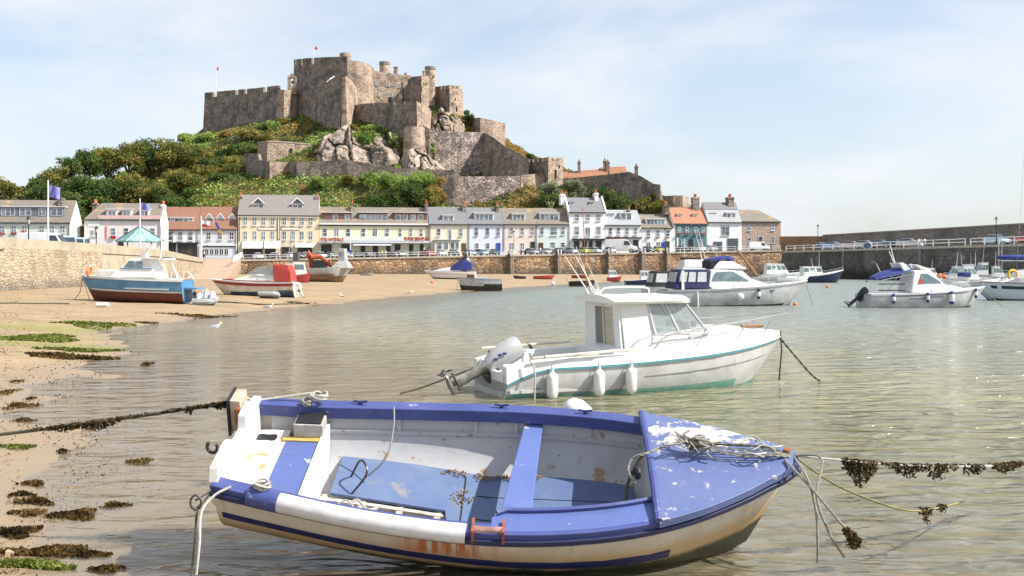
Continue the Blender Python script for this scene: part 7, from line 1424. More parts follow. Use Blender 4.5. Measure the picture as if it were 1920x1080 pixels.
# ---------------------------------------------------------------- B1: white pilothouse angling boat
f1 = V((.927, .375, 0)); S1 = V((-.46, 21.8, 0)); M1 = frame(S1, f1, V((0.0, -.02, 1)))
b = Boat('fishing_boat', 'white pilothouse fishing boat with teal stripe and raised silver outboard in mid harbour', 7.15, 2.25, M1, .62, 1.02, dr=.35, tw=.84, mats=[gelg, greenaf, gel], bands=lambda v, z: 1 if z < .09 else 0, rake=.11, deck=False, full=2.6, dip=.30)
L = b.L; b.band('rubbing_strake', tealp, -.065, -.025, .03, .0)
b.band('hull_line', mt('grey_line', (.25,.26,.27)), -.33, -.31, .006, .42, .93, side=(-1,)); b.band('hull_line', mt('grey_line', ()), -.56, -.545, .006, .02, .40, side=(-1,))
# topsides above the strake: bulwark and foredeck moulding
ts = [.0,.04,.1,.2,.3,.4,.5,.6,.7,.78,.85,.91,.955,.985,1]
for sd in (-1, 1):
    m = MB(); rg = []
    for t in [0,.03,.08,.15,.22,.3,.36]:
        p = b.gp(t, sd); h_ = .16+.16*max(0, 1-t/.13)**1.6; rg.append([p+V((0, sd*.02, -.02)), p+V((0, -sd*.03, h_)), p+V((0, -sd*.20, h_)), p+V((0, -sd*.20, -.35))])
    m.loft(rg); m.build('bulwark', gel, b.r, smooth=True)
    m = MB(); m.loft([[V((x_, sd*(b.w(x_/L)-.24), z_)) for z_ in (.05, b.sh(x_/L)+.1)]+[V((x_, sd*(b.w(x_/L)-.20), z_)) for z_ in (b.sh(x_/L)+.1, .05)] for x_ in (.3, 1, 1.8, 2.6)]); m.build('cockpit_lining', gel, b.r)
m = MB(); m.b2((.05, -1.0, .12), (2.6, 1.0, .18)); m.build('cockpit_sole', gelg, b.r)
m = MB(); m.b2((.0, -.85, .1), (.12, .85, .50)); m.build('transom_wall', gel, b.r, bevel=.02)
m = MB(); rg = []
for i in range(15):
    t = .33+.665*i/14; p = b.gp(t); w_ = p.y*-1; hh = .20 if t < .8 else .20-(t-.8)*.55; crown = .30*math.sin(min(1, (t-.33)/.25)*PI/2)*(1-max(0, (t-.62)/.38)**1.3)+.02
    rg.append([V((p.x, -w_-.02, p.z-.02)), V((p.x, -w_*.97, p.z+hh*.55)), V((p.x, -w_*.80, p.z+hh)), V((p.x, -w_*.62, p.z+hh+crown*.6)), V((p.x, -w_*.3, p.z+hh+crown)), V((p.x, w_*.3, p.z+hh+crown)), V((p.x, w_*.62, p.z+hh+crown*.6)), V((p.x, w_*.80, p.z+hh)), V((p.x, w_*.97, p.z+hh*.55)), V((p.x, w_+.02, p.z-.02))])
m.loft(rg); m.build('foredeck', gel, b.r, smooth=True)
# pilothouse
N0 = len(COL.objects)
zc = 1.18; zt = 1.88; wc = .84
def sidew(sd):
    m = MB(); q = [V((2.95, sd*wc, .75)), V((3.2, sd*wc, zc)), V((2.98, sd*wc*.86, zt)), V((2.35, sd*wc*.86, zt)), V((2.45, sd*wc, .75))]; n = V((0, sd*-.06, 0))
    m.loft([q, [p+n for p in q]]); m.build('cabin_pillar', gel, b.r, bevel=.015)
    m = MB(); q = [V((3.0, sd*(wc+.015), .8)), V((4.65, sd*(wc*.8), .95)), V((4.62, sd*wc*.78, zc+.03)), V((3.1, sd*(wc+.01), zc+.03))]; n = V((0, sd*-.06, 0)); m.loft([q, [p+n for p in q]]); m.build('cabin_side', gel, b.r, bevel=.01)
    q = [V((3.12, sd*wc, zc)), V((4.55, sd*wc*.80, zc+.02)), V((3.95, sd*wc*.74, zt)), V((2.98, sd*wc*.86, zt))]; q = q if sd < 0 else [q[1], q[0], q[3], q[2]]
    m = MB(); m.slab(q, .008, 0, (.02,.98,.02,.98)); g = m.build('side_window', glc, b.r); m = MB()
    for u0, u1, v0, v1 in ((0,.03,0,1),(.97,1,0,1),(0,1,0,.035),(0,1,.965,1),(.44,.475,0,1)): m.slab(q, .03, 0, (u0,u1,v0,v1), -.008)
    m.build('window_frame', gel if 0 else mt('alu_frame', (.5,.51,.52), metal=.4, rough=.4), g)
sidew(-1); sidew(1)
q = [V((4.55, -wc*.78, zc)), V((4.62, wc*.78, zc)), V((3.97, wc*.72, zt)), V((3.95, -wc*.72, zt))]; m = MB(); m.slab(q, .008, 0, (.02,.98,.02,.98)); g = m.build('windscreen', glc, b.r); m = MB()
for u0, u1, v0, v1 in ((0,.035,0,1),(.965,1,0,1),(0,1,0,.05),(0,1,.95,1),(.32,.35,0,1),(.65,.68,0,1)): m.slab(q, .04, 0, (u0,u1,v0,v1), -.01)
m.build('windscreen_frame', mt('alu_frame', ()), g)
# aft bulkhead with sliding door
q = [V((2.40, wc, .2)), V((2.46, -wc, .2)), V((2.36, -wc*.84, zt)), V((2.30, wc*.84, zt))]; m = MB(); 
for uv in ((0,.30,0,1),(.83,1,0,1),(.30,.83,.93,1),(.30,.83,0,.06)): m.slab(q, .05, 0, uv)
m.build('aft_bulkhead', gel, b.r); m = MB(); m.slab(q, .02, 0, (.30,.54,.06,.93)); m.build('door_glass', mt('grey_door_glass', (.16,.17,.16), rough=.1), b.r); m = MB(); m.slab(q, .03, 0, (.56,.83,.06,.93)); m.build('sliding_door', mt('tan_blind', (.50,.44,.33), (.42,.36,.27), 3, .6, sx=(.3,.3,8)), b.r); m = MB(); m.slab(q, .06, 0, (.53,.57,.04,.95)); m.slab(q, .06, 0, (.81,.84,.04,.95)); m.build('door_post', mt('alu_frame', ()), b.r)
m = MB(); m.tube([V((2.33, .75, 1.9)), V((2.36, .78, 1.3))], .02, 5); m.build('wiper_pole', blackp, b.r)
# roof
rg = []
for i in range(13):
    x = 2.10+(4.20-2.10)*i/12; u = i/12; w_ = (.98-.10*u)*(1 if u < .75 else math.sqrt(max(.03, 1-((u-.75)/.255)**2*.75)))
    rg.append([V((x, w_*c_, zt+.02+.12*(1-abs(c_)**2.2)*(1-.3*u)+.03*0)) for c_ in (-1,-.9,-.6,-.2,.2,.6,.9,1)]+[V((x, w_*.97, zt-.03)), V((x, -w_*.97, zt-.03))])
m = MB(); m.loft(rg); rf = m.build('cabin_roof', gel, b.r, smooth=True); m = MB(); m.b2((3.05, -.35, zt+.10), (3.75, .35, zt+.13)); m.build('roof_hatch', gel, rf, bevel=.01)
b.tube('roof_rail', curve([V((2.5,.5,zt+.12)), V((2.7,.5,zt+.25)), V((3.6,.45,zt+.25)), V((3.7,.45,zt+.1))], 4), .018, whitep)
for i, (y, dx, dz, mt_) in enumerate(((-.10,-.30,.80,stain_w),(.05,-.50,.95,whitep),(.2,-.42,1.15,stain_w),(.35,-.62,.95,whitep))):
    b.tube('fishing_rod', [V((2.30-.05, y, zt-.05)), V((2.25+dx*.25, y, zt+.25)), V((2.25+dx, y+.1, zt+dz))], [.022,.016,.007], mt_)
m = MB(); m.sph((2.25, .1, zt+.18), .07, 8); m.build('mast_light', gel, b.r)
b.tube('aerial', [V((2.2, .5, zt)), V((2.1, .55, zt+2.0))], .008, mt('rust', ()))
m = MB(); m.sph((2.98, -wc-.02, 1.35), .0, 6); 
# interior: seat, wheel, console
m = MB(); m.b2((3.2, -.65, .3), (3.65, -.15, 1.0)); m.build('helm_seat', gelg, b.r, bevel=.05); m = MB(); m.b2((3.95, -.75, .6), (4.5, .75, 1.22)); m.build('console', gelg, b.r, bevel=.04); m = MB(); m.tube([V((3.88+.02*math.sin(a), -.4+.19*math.cos(a), 1.25+.17*math.sin(a))) for a in [2*PI*k/16 for k in range(17)]], .014, 5); m.build('steering_wheel', steel, b.r)
m = MB(); R = random.Random(2)
for i in range(12): m.box((4.05+R.uniform(-.1,.25), R.uniform(-.6,.3), 1.28+R.random()*.12), (.1,.1,.12), rz=R.random())
m.build('helm_clutter', mt('charcoal', (.08,.08,.08)), b.r)
for o_ in list(COL.objects)[N0:]:
    if o_.parent is b.r: o_.location.x += .24
# pulpit and grab rails
for sd in (-1, 1):
    P = [b.gp(t, sd, -.16, dz) for t, dz in ((.46,.22),(.50,.40),(.62,.50),(.74,.52),(.86,.50),(.96,.42))]; P = P[:-1]+[V((L*1.01, sd*.12, 1.50))]
    P = [V((p.x, p.y, p.z+.04*(i > 0))) for i, p in enumerate(P)]
    m = MB(); m.tube(curve(P, 5), .017, 6)
    for t in (.60, .76, .90): p = b.gp(t, sd, -.16, .12); m.tube([p, p+V((.28 if t < .9 else .2, 0, .43-.1*(t > .85)))], .014, 5)
    m.build('pulpit_rail', steel, b.r)
m = MB(); m.tube(curve([V((L*1.01,-.12,1.5)), V((L*1.05,0,1.52)), V((L*1.01,.12,1.5))], 4), .017, 5); m.build('pulpit_nose', steel, b.r)
b.tube('grab_rail', curve([V((2.65,-.99,.90)), V((2.95,-1.02,1.12)), V((3.7,-.93,1.24)), V((4.45,-.86,1.30))], 5), .016, steel); b.tube('anchor_roller', [V((5.9, -.25, 1.28)), V((6.55, -.1, 1.26))], .035, wood)
b.tube('side_pole', [V((.75,-1.10,.84)), V((2.75,-1.12,.93))], .03, stain_w); b.tube('side_pole', [V((.5,-1.05,.82)), V((1.9,-1.13,.86))], .022, stain_w); b.tube('far_pole', [V((.2,1.02,.84)), V((2.3,1.08,.92))], .025, stain_w); b.tube('cleat_bar', [V((1.3,1.0,.88)), V((1.42,.98,.70))], .03, blackp)
for t in (.125, .265, .365): b.fender(t, -.08, .56, .115)
b.tube('bow_line', [b.gp(.99,-1,0,.12), V((L-.02, -.05, .7)), V((L-.05, 0, -.05))], .02, roped)
b.tube('hanging_rope', curve([V((.42,-1.07,.80)), V((.50,-1.15,.6)), V((.50,-1.17,.0))], 5), .018, ropew)
for y0_, y1_ in ((-.92,-.5),(.5,.92)): m = MB(); m.b2((.04, y0_, .4), (.5, y1_, .66)); m.build('stern_quarter_box', gel, b.r, bevel=.06)
m = MB(); m.b2((.1,.1,.72),(.35,.35,.86)); m.build('bait_board', blackp, b.r)
c, T = b.outb(mt('silver_cowl', (.42,.425,.43), (.36,.365,.37), 2, .3, metal=.2), 64, .12, .50, 1.06, .05, mt('silver_leg', (.26,.26,.24), (.12,.115,.09), 4, .4, metal=.3))
for z, x in ((.16,-.24),(.26,-.22),(.05,-.2)): m = MB(); m.box(T @ V((x, -.19, z)), (.08,.02,.05)); m.build('cowl_mark', mt('navy_mark', (.02,.03,.12)), c)
rope('anchor_line', [M1 @ V((L-.02, 0, .95)), M1 @ V((L+.25, -.2, .55)), M1 @ V((L+.55, -.45, .12)), M1 @ V((L+.75, -.65, -.05))], .022, roped, label='dark and yellow mooring line slanting down right of the pilothouse boat bow', twist=True)
rope('stern_pole_line', [M1 @ V((-.25, .3, .50)), M1 @ V((-1.3, .5, .12)), M1 @ V((-1.75, .5, .02))], .02, roped, label='dark mooring line running left into the water behind the outboard')
# ---------------------------------------------------------------- B2: big flybridge cruiser
M, L0 = place(1243, 1512, 573, 6); M2 = M; L = 10.0
b = Boat('motor_cruiser', 'large white flybridge cruiser with blue cockpit canopy on the right of centre', L, 3.3, M, 1.05, 1.62, dr=.4, tw=.92, mats=[gelg, antif], rake=.13, deckm=gel, full=2.8)
b.band('rub_rail', mt('grey_line', ()), -.10, -.05, .03); o, q = b.cab('coachroof', 2.9, 7.9, 1.35, 1.15, 1.75, 1.15, 0, 2.0, bev=.08, wf=.7, wtf=.9)
o, q = b.cab('saloon', 2.75, 6.3, 1.32, 1.25, 2.42, 1.12, .2, 1.25, bev=.08, wf=1.0, wtf=1.0)
m = MB(); q_ = q[-1]
def archwin(q_, pts, mat, par, off=.03, nm='window'):
    n = (q_[1]-q_[0]).cross(q_[3]-q_[0]).normalized(); f = lambda u, v: (q_[0]*(1-u)+q_[1]*u)*(1-v)+(q_[3]*(1-u)+q_[2]*u)*v
    m = MB(); P = [f(u, v) for u, v in pts]; m.loft([[p-n*.01 for p in P], [p+n*off for p in P]]); return m.build(nm, mat, par)
for sd in (-1, 1):
    Q = q[sd] if sd < 0 else [q[1][1], q[1][0], q[1][3], q[1][2]]
    for pts in ([(.05,.33),(.30,.33),(.30,.86),(.17,.84),(.09,.66)], [(.315,.33),(.60,.33),(.60,.88),(.315,.86)], [(.615,.33),(.90,.33),(.78,.66),(.70,.84),(.615,.88)]): archwin(Q, pts, glz, o, .03 if sd < 0 else -.03)
b.glass(o, q, [(.06,.33,.3,.85),(.36,.64,.3,.85),(.67,.94,.3,.85)], ('f',), mt('pale_screen', (.45,.5,.5), rough=.1))
o, qq = b.cab('flybridge', 3.1, 5.5, 1.12, 2.43, 2.98, .85, .5, 1.0, bev=.12)
m = MB(); m.loft([[V((x, -w_, z)), V((x, w_, z)), V((x, w_*.9, z+.25)), V((x, -w_*.9, z+.25))] for x, w_, z in ((3.0,.8,2.85),(3.6,.9,3.0),(4.3,.85,3.08),(4.7,.7,2.95))]); m.build('flybridge_cover', bluec, b.r, bevel=.05); m = MB(); m.b2((2.9,-.85,2.5),(3.5,.85,3.02)); m.build('flybridge_seat_cover', blackc, b.r, bevel=.05)
o, q = b.cab('cockpit_canopy', .45, 2.75, 1.38, 1.15, 2.42, 1.15, .35, -.05, mt('navy_canvas', (.012,.016,.06), (.02,.025,.09), 3, .8), .06); b.glass(o, q, [(.08,.30,.35,.86),(.36,.58,.35,.86),(.64,.92,.35,.86)], (-1, 1, 'a'), mt('clear_vinyl', (.42,.43,.43), (.55,.55,.55), 1.5, .15)); m = MB(); m.b2((.9, -1.42, 1.1), (1.08, -1.38, 2.35)); m.build('canopy_strap', whitep, b.r)
b.rail(.42, .985, .55, 8, r=.02); b.fender(.60, -.15, .6, .12, endm=blackp); b.ball(.47, -.55, .26, fendw); b.tube('boarding_ladder', [V((1.9,-1.62,1.0)), V((1.95,-1.66,-.1))], .05, gel)
for t in (.70,): p = b.gp(t,-1,-.02,-.3); m = MB(); m.box((p.x, p.y, p.z), (.35,.06,.12)); m.build('porthole', glz, b.r)
m = MB(); m.sph(V((L*.90, -.35, .05)), .16, 10); m.build('mooring_buoy', oran, b.r)
m = MB(); m.box((.05,0,.35),(.5,2.4,.08)); m.build('bathing_platform', gelg, b.r)
b.tube('mast', [V((3.7,0,3.0)), V((3.6,0,4.1))], .03, steel); b.tube('bow_chain', [V((L-.1,0,1.4)), V((L+.35,-.1,0))], .02, ropem)
# B3 behind with black canopy
M, L0 = place(1226, 1390, 566, 10); M = frame(M.translation+V((0, 5.5, 0)), V((1,.1,0))); b = Boat('motor_cruiser', 'white cruiser with black cockpit canopy half hidden behind the blue canopied flybridge cruiser', 8.5, 2.9, M, 1.0, 1.5, mats=[gelg, antif], deckm=gel)
o, q = b.cab('cockpit_canopy', .3, 2.9, 1.25, 1.0, 2.25, 1.0, .3, 0.1, blackc, .05); b.glass(o, q, [(.08,.45,.3,.85),(.55,.92,.3,.85)], (-1, 1, 'a'), mt('clear_vinyl', ())); o, q = b.cab('saloon', 2.6, 6.5, 1.25, 1.1, 2.55, 1.0, .2, 1.3, bev=.08); b.glass(o, q, [(.1,.85,.4,.8)]); o, q = b.cab('flybridge', 2.9, 5.6, 1.05, 2.5, 3.15, .8, .1, 1.1, bev=.1); m = MB(); m.b2((3.0,-.7,3.2),(4.4,.7,3.32)); m.build('flybridge_cover', blackc, b.r, bevel=.04)
for y in (-.5, .5): b.tube('rod', [V((4.8, y, 3.1)), V((4.2, y, 5.6))], [.03,.012], whitep)
b.tube('aerial', [V((3.2, 0, 3.1)), V((3.2, 0, 4.9))], .02, whitep); b.rail(.4, .98, .55, 6)
# B4 right cruiser
M, L0 = place(1618, 1850, 576, 4); L = 8.1
b = Boat('motor_cruiser', 'white cruiser with grey swoosh stripes and blue rear cover right of the orange buoy', L, 2.9, M, .85, 1.28, dr=.4, tw=.9, mats=[gelg, antif], rake=.12, deckm=gel, full=2.7)
b.band('rub_rail', gel, -.06, .0, .03); b.band('swoosh_stripe', mt('grey_stripe', (.16,.17,.19)), -.16, -.09, .008, .15, .80, side=(-1,)); b.band('swoosh_stripe', mt('grey_stripe', ()), -.36, -.29, .008, .30, .45, side=(-1,)); b.band('swoosh_stripe', mt('grey_stripe', ()), -.29, -.22, .008, .42, .58, side=(-1,))
o, q = b.cab('cuddy', 4.0, 7.2, 1.1, 1.0, 1.45, .85, 0, 1.7, bev=.08, wf=.6, wtf=.6)
o, q = b.cab('wheelhouse', 2.7, 5.6, 1.12, .95, 2.38, .92, .25, 1.5, bev=.1, wf=.85, wtf=.8); b.glass(o, q, [(.06,.94,.30,.86)], ('f',))
for sd in (-1, 1):
    Q = q[sd] if sd < 0 else [q[1][1], q[1][0], q[1][3], q[1][2]]
    archwin(Q, [(.22,.40),(.92,.42),(.80,.68),(.66,.84),(.36,.84),(.27,.66)], glz, o, .03 if sd < 0 else -.03)
    archwin(Q, [(.17,.40),(.34,.41),(.30,.55),(.27,.66)], redp, o, .045 if sd < 0 else -.045, 'red_curtain')
m = MB(); m.loft([[V((x, -w_, z)), V((x, w_, z)), V((x, w_*.6, z+h_)), V((x, -w_*.6, z+h_))] for x, w_, z, h_ in ((.6,.7,1.75,.2),(1.3,.85,1.95,.32),(2.3,.9,2.2,.35),(2.9,.85,2.4,.22))]); m.build('rear_cover', bluec, b.r, smooth=True)
for y in (-.95, .95): b.tube('cover_frame', [V((.9,y,1.0)), V((.9,y,1.75)), V((2.8,y,2.1))], .03, steel); b.tube('cover_frame', [V((2.0,y,.95)), V((2.9,y,2.2))], .025, steel)
for z in (1.1, 1.5): b.tube('stern_rail', [V((.6,-1.0,z)), V((2.3,-1.05,z))], .035, blackp)
o, q = b.cab('radar_arch', 2.35, 2.95, .8, 2.3, 2.85, .75, -.3, .6, gel, .04); b.tube('mast', [V((2.1,0,2.8)), V((1.8,0,4.0))], [.05,.02], whitep); b.tube('rod', [V((2.2,.3,2.8)), V((1.85,.3,3.6))], .03, whitep); m = MB(); m.hexa([V((3.6,-.6,2.42)),V((4.4,-.6,2.40)),V((4.4,.6,2.40)),V((3.6,.6,2.42))],[V((3.2,-.6,2.72)),V((3.3,-.6,2.74)),V((3.3,.6,2.74)),V((3.2,.6,2.72))]); m.build('open_hatch', gel, b.r)
for y in (-.4, .4): m = MB(); m.lathe((3.0, y, 2.4), [(.04,0),(.03,.25),(.06,.3),(.06,.36),(.01,.38)], 8); m.build('nav_light', gel, b.r)
for t, l_ in ((.17,.55), (.44,.55), (.63,.75), (.87,.55)): b.fender(t, .0, l_, .11 if l_ < .7 else .17, endm=bluec)
b.rail(.50, .985, .42, 7); b.outb(blackp, 50, -.15, .62, 1.0); b.tube('mooring_rope', [V((L-.2,0,1.2)), V((L+.9,-.6,0))], .025, ropem)
# B5 sailing yacht at the right edge
M, L0 = place(1990, 1838, 563, 5); Ls = 10.5; M = frame(V((X_(1838, 80)+Ls, 83, 0)), V((-1, -.06, 0)))
b = Boat('sailing_yacht', 'pale sailing yacht with long dark windows, orange lifebuoy and blue sail cover', Ls, 3.2, M, 1.2, 1.45, dr=.4, tw=.7, mats=[mt('pale_blue_gelcoat', (.52,.58,.62), rough=.35), antif], rake=.16, deckm=gel)
o, q = b.cab('coachroof', 2.0, 8.2, 1.1, 1.25, 1.75, .9, .1, 1.5, bev=.06, wf=.6, wtf=.6); b.band('toe_rail', wood, -.02, .06, .02)
for sd in (-1, 1):
    for x0_, x1_ in ((6.4, 8.5), (8.75, 9.3)): m = MB(); m.b2((x0_, sd*(1.5 if x0_ < 8 else 1.12)-.25, .78), (x1_, sd*(1.5 if x0_ < 8 else 1.12)+.06*sd, 1.02)); 
b.band('hull_window', blackp, -.45, -.22, .015, .60, .80); b.band('hull_window', blackp, -.45, -.22, .015, .83, .87)
b.tube('mast', [V((5.8,0,1.7)), V((5.8,0,14))], .09, steel); b.tube('boom', [V((5.7,0,2.7)), V((1.2,0,2.6))], .06, steel); m = MB(); m.loft([[V((x, r_*math.cos(2*PI*k/10), 2.85+r_*1.3*math.sin(2*PI*k/10))) for k in range(10)] for x, r_ in ((5.6,.28),(4.8,.24),(3.8,.2),(2.5,.17),(1.2,.08))]); m.build('sail_cover', bluec, b.r, smooth=True)
for y in (-1.5, 1.5): b.tube('shroud', [V((5.8,y,1.3)), V((5.8,0,13.5))], .012, steel)
b.rail(.05, .97, .62, 9, r=.015)
m = MB(); m.tube([V((7.6+.33*math.cos(a), 1.35, 2.0+.33*math.sin(a))) for a in [math.radians(-60+20*k) for k in range(14)]], .10, 8); m.build('lifebuoy', ylw, b.r, smooth=True)
m = MB(); m.b2((6.6,.6,1.7),(7.2,1.2,2.3)); m.build('white_locker', gel, b.r, bevel=.04); m = MB(); m.loft([[V((x, .9+r_*math.cos(2*PI*k/8), 2.0+z_+r_*math.sin(2*PI*k/8))) for k in range(8)] for x, r_, z_ in ((6.3,.2,0),(5.6,.32,.15),(4.8,.3,.35),(3.6,.33,.4))]); m.build('folded_sail', bluec, b.r, smooth=True)
# small / far boats -----------------------------------------------------------
def simple(name, label, px0, px1, py, yaw=0, z=0, B=None, fs=.7, fb=1.0, mats=None, cabin=None, cm=None, rails=False, group=None, cat='boat', rods=(), bands=None, heel=0, dr=.2, deckm=None, wins=3, full=2.3, **k):
    M, L_ = place(px0, px1, py, yaw, z); b = Boat(name, label, L_, B or L_*.34, M, fs, fb, mats=mats, group=group, cat=cat, bands=bands, dr=dr, deckm=deckm, full=full, **k); b.r.matrix_world = M @ Matrix.Rotation(math.radians(heel), 4, 'X')
    if cabin:
        for (xa, xb, wr_, z0, z1, ra, rf) in cabin:
            o, q = b.cab('cabin', L_*xa, L_*xb, b.B/2*wr_, z0, z1, b.B/2*wr_*.85, ra, rf, cm or gel, .04, wf=b.B/2*wr_*.85)
            if z1-z0 > .35: b.glass(o, q, [((i+.12)/wins, (i+.88)/wins, .45, .85) for i in range(wins)]); b.glass(o, q, [(.08,.48,.35,.88),(.52,.92,.35,.88)], ('f',))
            m = MB(); m.b2((L_*xa+ra-.1, -b.B/2*wr_*.88, z1), (L_*xb-rf+.12, b.B/2*wr_*.88, z1+.06)); m.build('cabin_roof', gel, b.r, bevel=.02)
    if rails: b.rail(.45, .98, .45, 5)
    for x, y, z0, x2, z2 in rods: b.tube('aerial', [V((L_*x, y, z0)), V((L_*x2, y, z2))], [.035,.015], whitep)
    return b
B_ = simple('motor_boat', 'dark blue hulled boat with white cabin moored below the pier near the big cruiser', 1492, 1584, 530, 4, fs=1.0, fb=2.1, mats=[navy, antif], cabin=[(.12,.55,.75,1.1,2.6,0,.5)], deckm=gel, rods=((.5,.3,2.4,.5,5),(.35,-.3,2.4,.30,4)), rails=True, full=2.8)
B_.band('white_sheer', gel, -.05, .1, .03)
simple('motor_boat', 'white motor boat with square wheelhouse behind the bow of the flybridge cruiser', 1425, 1512, 526, 3, fs=1.1, fb=1.7, cabin=[(.10,.62,.72,1.2,3.1,.2,1.2)], rails=True, wins=4)
simple('motor_boat', 'low white open boat between the flybridge cruiser and the dark blue boat', 1455, 1520, 531, 6, fs=.8, fb=1.2, cabin=[(.25,.6,.6,.9,1.5,0,.5)], rails=True)
for i, (a, c_, py, lb) in enumerate(((1588,1602,518,'tiny white inflatable tied under the pier, left of the pair'), (1604,1624,518,'tiny white inflatable tied under the pier, right of the pair'))): simple('dinghy', lb, a, c_, py, fs=.5, fb=.7, group='inflatables under the pier', cabin=[(.3,.6,.5,.5,1.0,0,.2)])
simple('dinghy', 'small pale yellow dinghy tied under the pier', 1648, 1630, 517, fs=.4, fb=.5, mats=[ylw, ylw])
for a, c_, py, ya, f_, cb, rd, lb in ((1812,1752,541,6,1.1,[(.2,.6,.7,1.2,2.6,0,.8)],((.3,0,2.6,.25,4.4),),'white cruiser with orange buoys nearest the swoosh striped cruiser'), (1838,1770,533,4,1.2,[(.2,.6,.72,1.2,2.9,0,.9)],((.5,0,2.9,.52,4.6),),'white cabin cruiser in the middle of the cluster under the pier'), (1865,1800,530,-5,1.2,[(.25,.62,.72,1.2,3.2,0,1.0)],((.4,.4,3.2,.35,6),(.7,0,1.5,.72,4.8)),'white cabin cruiser with tall aerial at the back of the cluster'), (1782,1878,545,3,1.2,[(.2,.55,.75,1.2,2.6,.1,.8)],((.5,0,2.6,.5,4.2),),'white cruiser bow-on to the right behind the yacht'), (1800,1838,524,2,1.2,[(.1,.5,.75,1.2,3.0,0,.6)],(),'small white cuddy boat moored closest to the pier wall'), (1728,1778,529,4,1.0,[(.2,.6,.7,1.1,2.3,0,.7)],((.4,0,2.3,.42,3.8),),'small white cruiser left of the one with orange buoys'), (1850,1905,536,-3,1.1,[(.2,.6,.7,1.2,2.6,0,.8)],((.3,0,2.6,.3,4.6),),'white cruiser tucked behind the yacht lifebuoy'), (1895,1962,526,3,1.1,[(.2,.6,.7,1.2,2.8,0,.8)],((.6,0,2.8,.6,5),),'white cruiser cut by the right edge below the pier'), (1762,1815,523,2,1.0,[(.2,.6,.7,1.2,2.6,0,.8)],((.5,.2,2.6,.5,5.2),),'pale cruiser furthest back at the left of the cluster')):
    bb = simple('cabin_cruiser', lb, a, c_, py, ya, fs=f_*.7, fb=f_*1.1, cabin=cb, rods=rd, rails=True, group='white cruisers moored below the pier')
    if py == 541: bb.ball(.75, .5, .3, oran); bb.ball(.6, .45, .3, oran)
    if py == 545: m = MB(); m.b2((bb.L*.2, -.8, 1.5), (bb.L*.35, .8, 2.0)); m.build('folded_dodger', bluec, bb.r, bevel=.1)
bb = simple('sailing_yacht', 'white yacht with thick blue sail cover moored below the red car', 1985, 1868, 535, 4, fs=1.3, fb=1.8, cabin=[(.25,.7,.65,1.5,2.2,0,1)], rails=True)
m = MB(); m.loft([[V((bb.L*x, r_*math.cos(2*PI*k/10), 3.9+r_*math.sin(2*PI*k/10))) for k in range(10)] for x, r_ in ((.95,.12),(.9,.35),(.7,.4),(.4,.35),(.2,.2))]); m.build('sail_cover', bluec, bb.r, smooth=True); bb.tube('boom', [V((bb.L*.95,0,3.5)), V((bb.L*.1,0,3.4))], .09, steel); bb.tube('crutch', [V((bb.L*.93,0,1.5)), V((bb.L*.93,0,6.2))], .06, steel); bb.tube('crutch', [V((bb.L*.88,0,1.5)), V((bb.L*.88,0,6.0))], .06, steel)
simple('motor_boat', 'dark blue boat with white wheelhouse moored left of the black canopied cruiser', 1172, 1240, 534, 4, fs=.6, fb=1.1, mats=[navy, antif], cabin=[(.42,.78,.7,.7,2.0,0,.5)], deckm=gel)
for a in (0,): m = MB()
simple('motor_boat', 'little white cabin boat with red hull on the sand below the quay', 1138, 1166, 528, 3, z=.35, fs=.7, fb=1.0, mats=[maroon, antif], cabin=[(.1,.75,.8,.7,1.9,0,.5)], deckm=gel, wins=3)
def openboat(name, label, px0, px1, py, yaw, z, B, fs, fb, mats, inner, heel=0, thw=2, bands=None, cat='boat', seatm=None, outb=None, sc_=1):
    M, L_ = place(px0, px1, py, yaw, z); b = Boat(name, label, L_, B, M @ Matrix.Rotation(math.radians(heel), 4, 'X'), fs, fb, mats=mats, deck=False, bands=bands, cat=cat, dr=.12, rake=.1)
    m = MB(); m.loft([[V((p.x*.97+.03, p.y*.93, max(p.z, .10)+.0)) for p in b.ring(t)] for t in (.01,.15,.3,.45,.6,.75,.88,.95)], closed=False, caps=False); m.build('inner_skin', inner, b.r)
    m = MB(); m.loft([[V((L_*t, -b.w(t)*.94, .13)), V((L_*t, b.w(t)*.94, .13)), V((L_*t, b.w(t)*.94, .10)), V((L_*t, -b.w(t)*.94, .10))] for t in (.02,.3,.6,.85)]); m.build('bottom_boards', seatm or inner, b.r)
    b.band('gunwale', seatm or mats[0], -.04, .03, .03)
    for i in range(thw): t = .25+.4*i; m = MB(); m.b2((L_*t-.12, -b.w(t)*.97, b.sh(t)-.2), (L_*t+.12, b.w(t)*.97, b.sh(t)-.16)); m.build('thwart', seatm or wood, b.r)
    return b
b = openboat('open_boat', 'black open boat with thin mast moored behind the pilothouse boat', 1067, 1117, 537, 3, 0, 1.7, .65, .85, [mt('black_hull', (.02,.02,.02), rough=.5), antif], wood); b.tube('mast', [V((b.L*.72,0,.2)), V((b.L*.74,0,5.2))], .04, wood); b.tube('outboard_stub', [V((.0,0,.4)), V((-.15,0,1.0))], .12, gelg)
openboat('kayak_dinghy', 'long red dinghy lying on the sand at the foot of the quay', 1000, 1040, 523, 2, .6, 1.5, .45, .65, [mt('red_plastic', (.42,.05,.04), rough=.5), antif], redc)
openboat('dinghy', 'small black dinghy on the sand left of the red dinghy', 986, 962, 523, 2, .6, 1.3, .4, .6, [blackp, blackp], greyrib)
openboat('dinghy', 'faded red dinghy drawn up against the quay wall behind the rods', 1072, 1104, 521, 2, .7, 1.4, .45, .6, [maroon, antif], wood)
openboat('dinghy', 'small dark dinghy lying on the sand in front of the long quay wall', 676, 702, 517, 0, .7, 1.3, .35, .5, [greyrib, antif], greyrib)
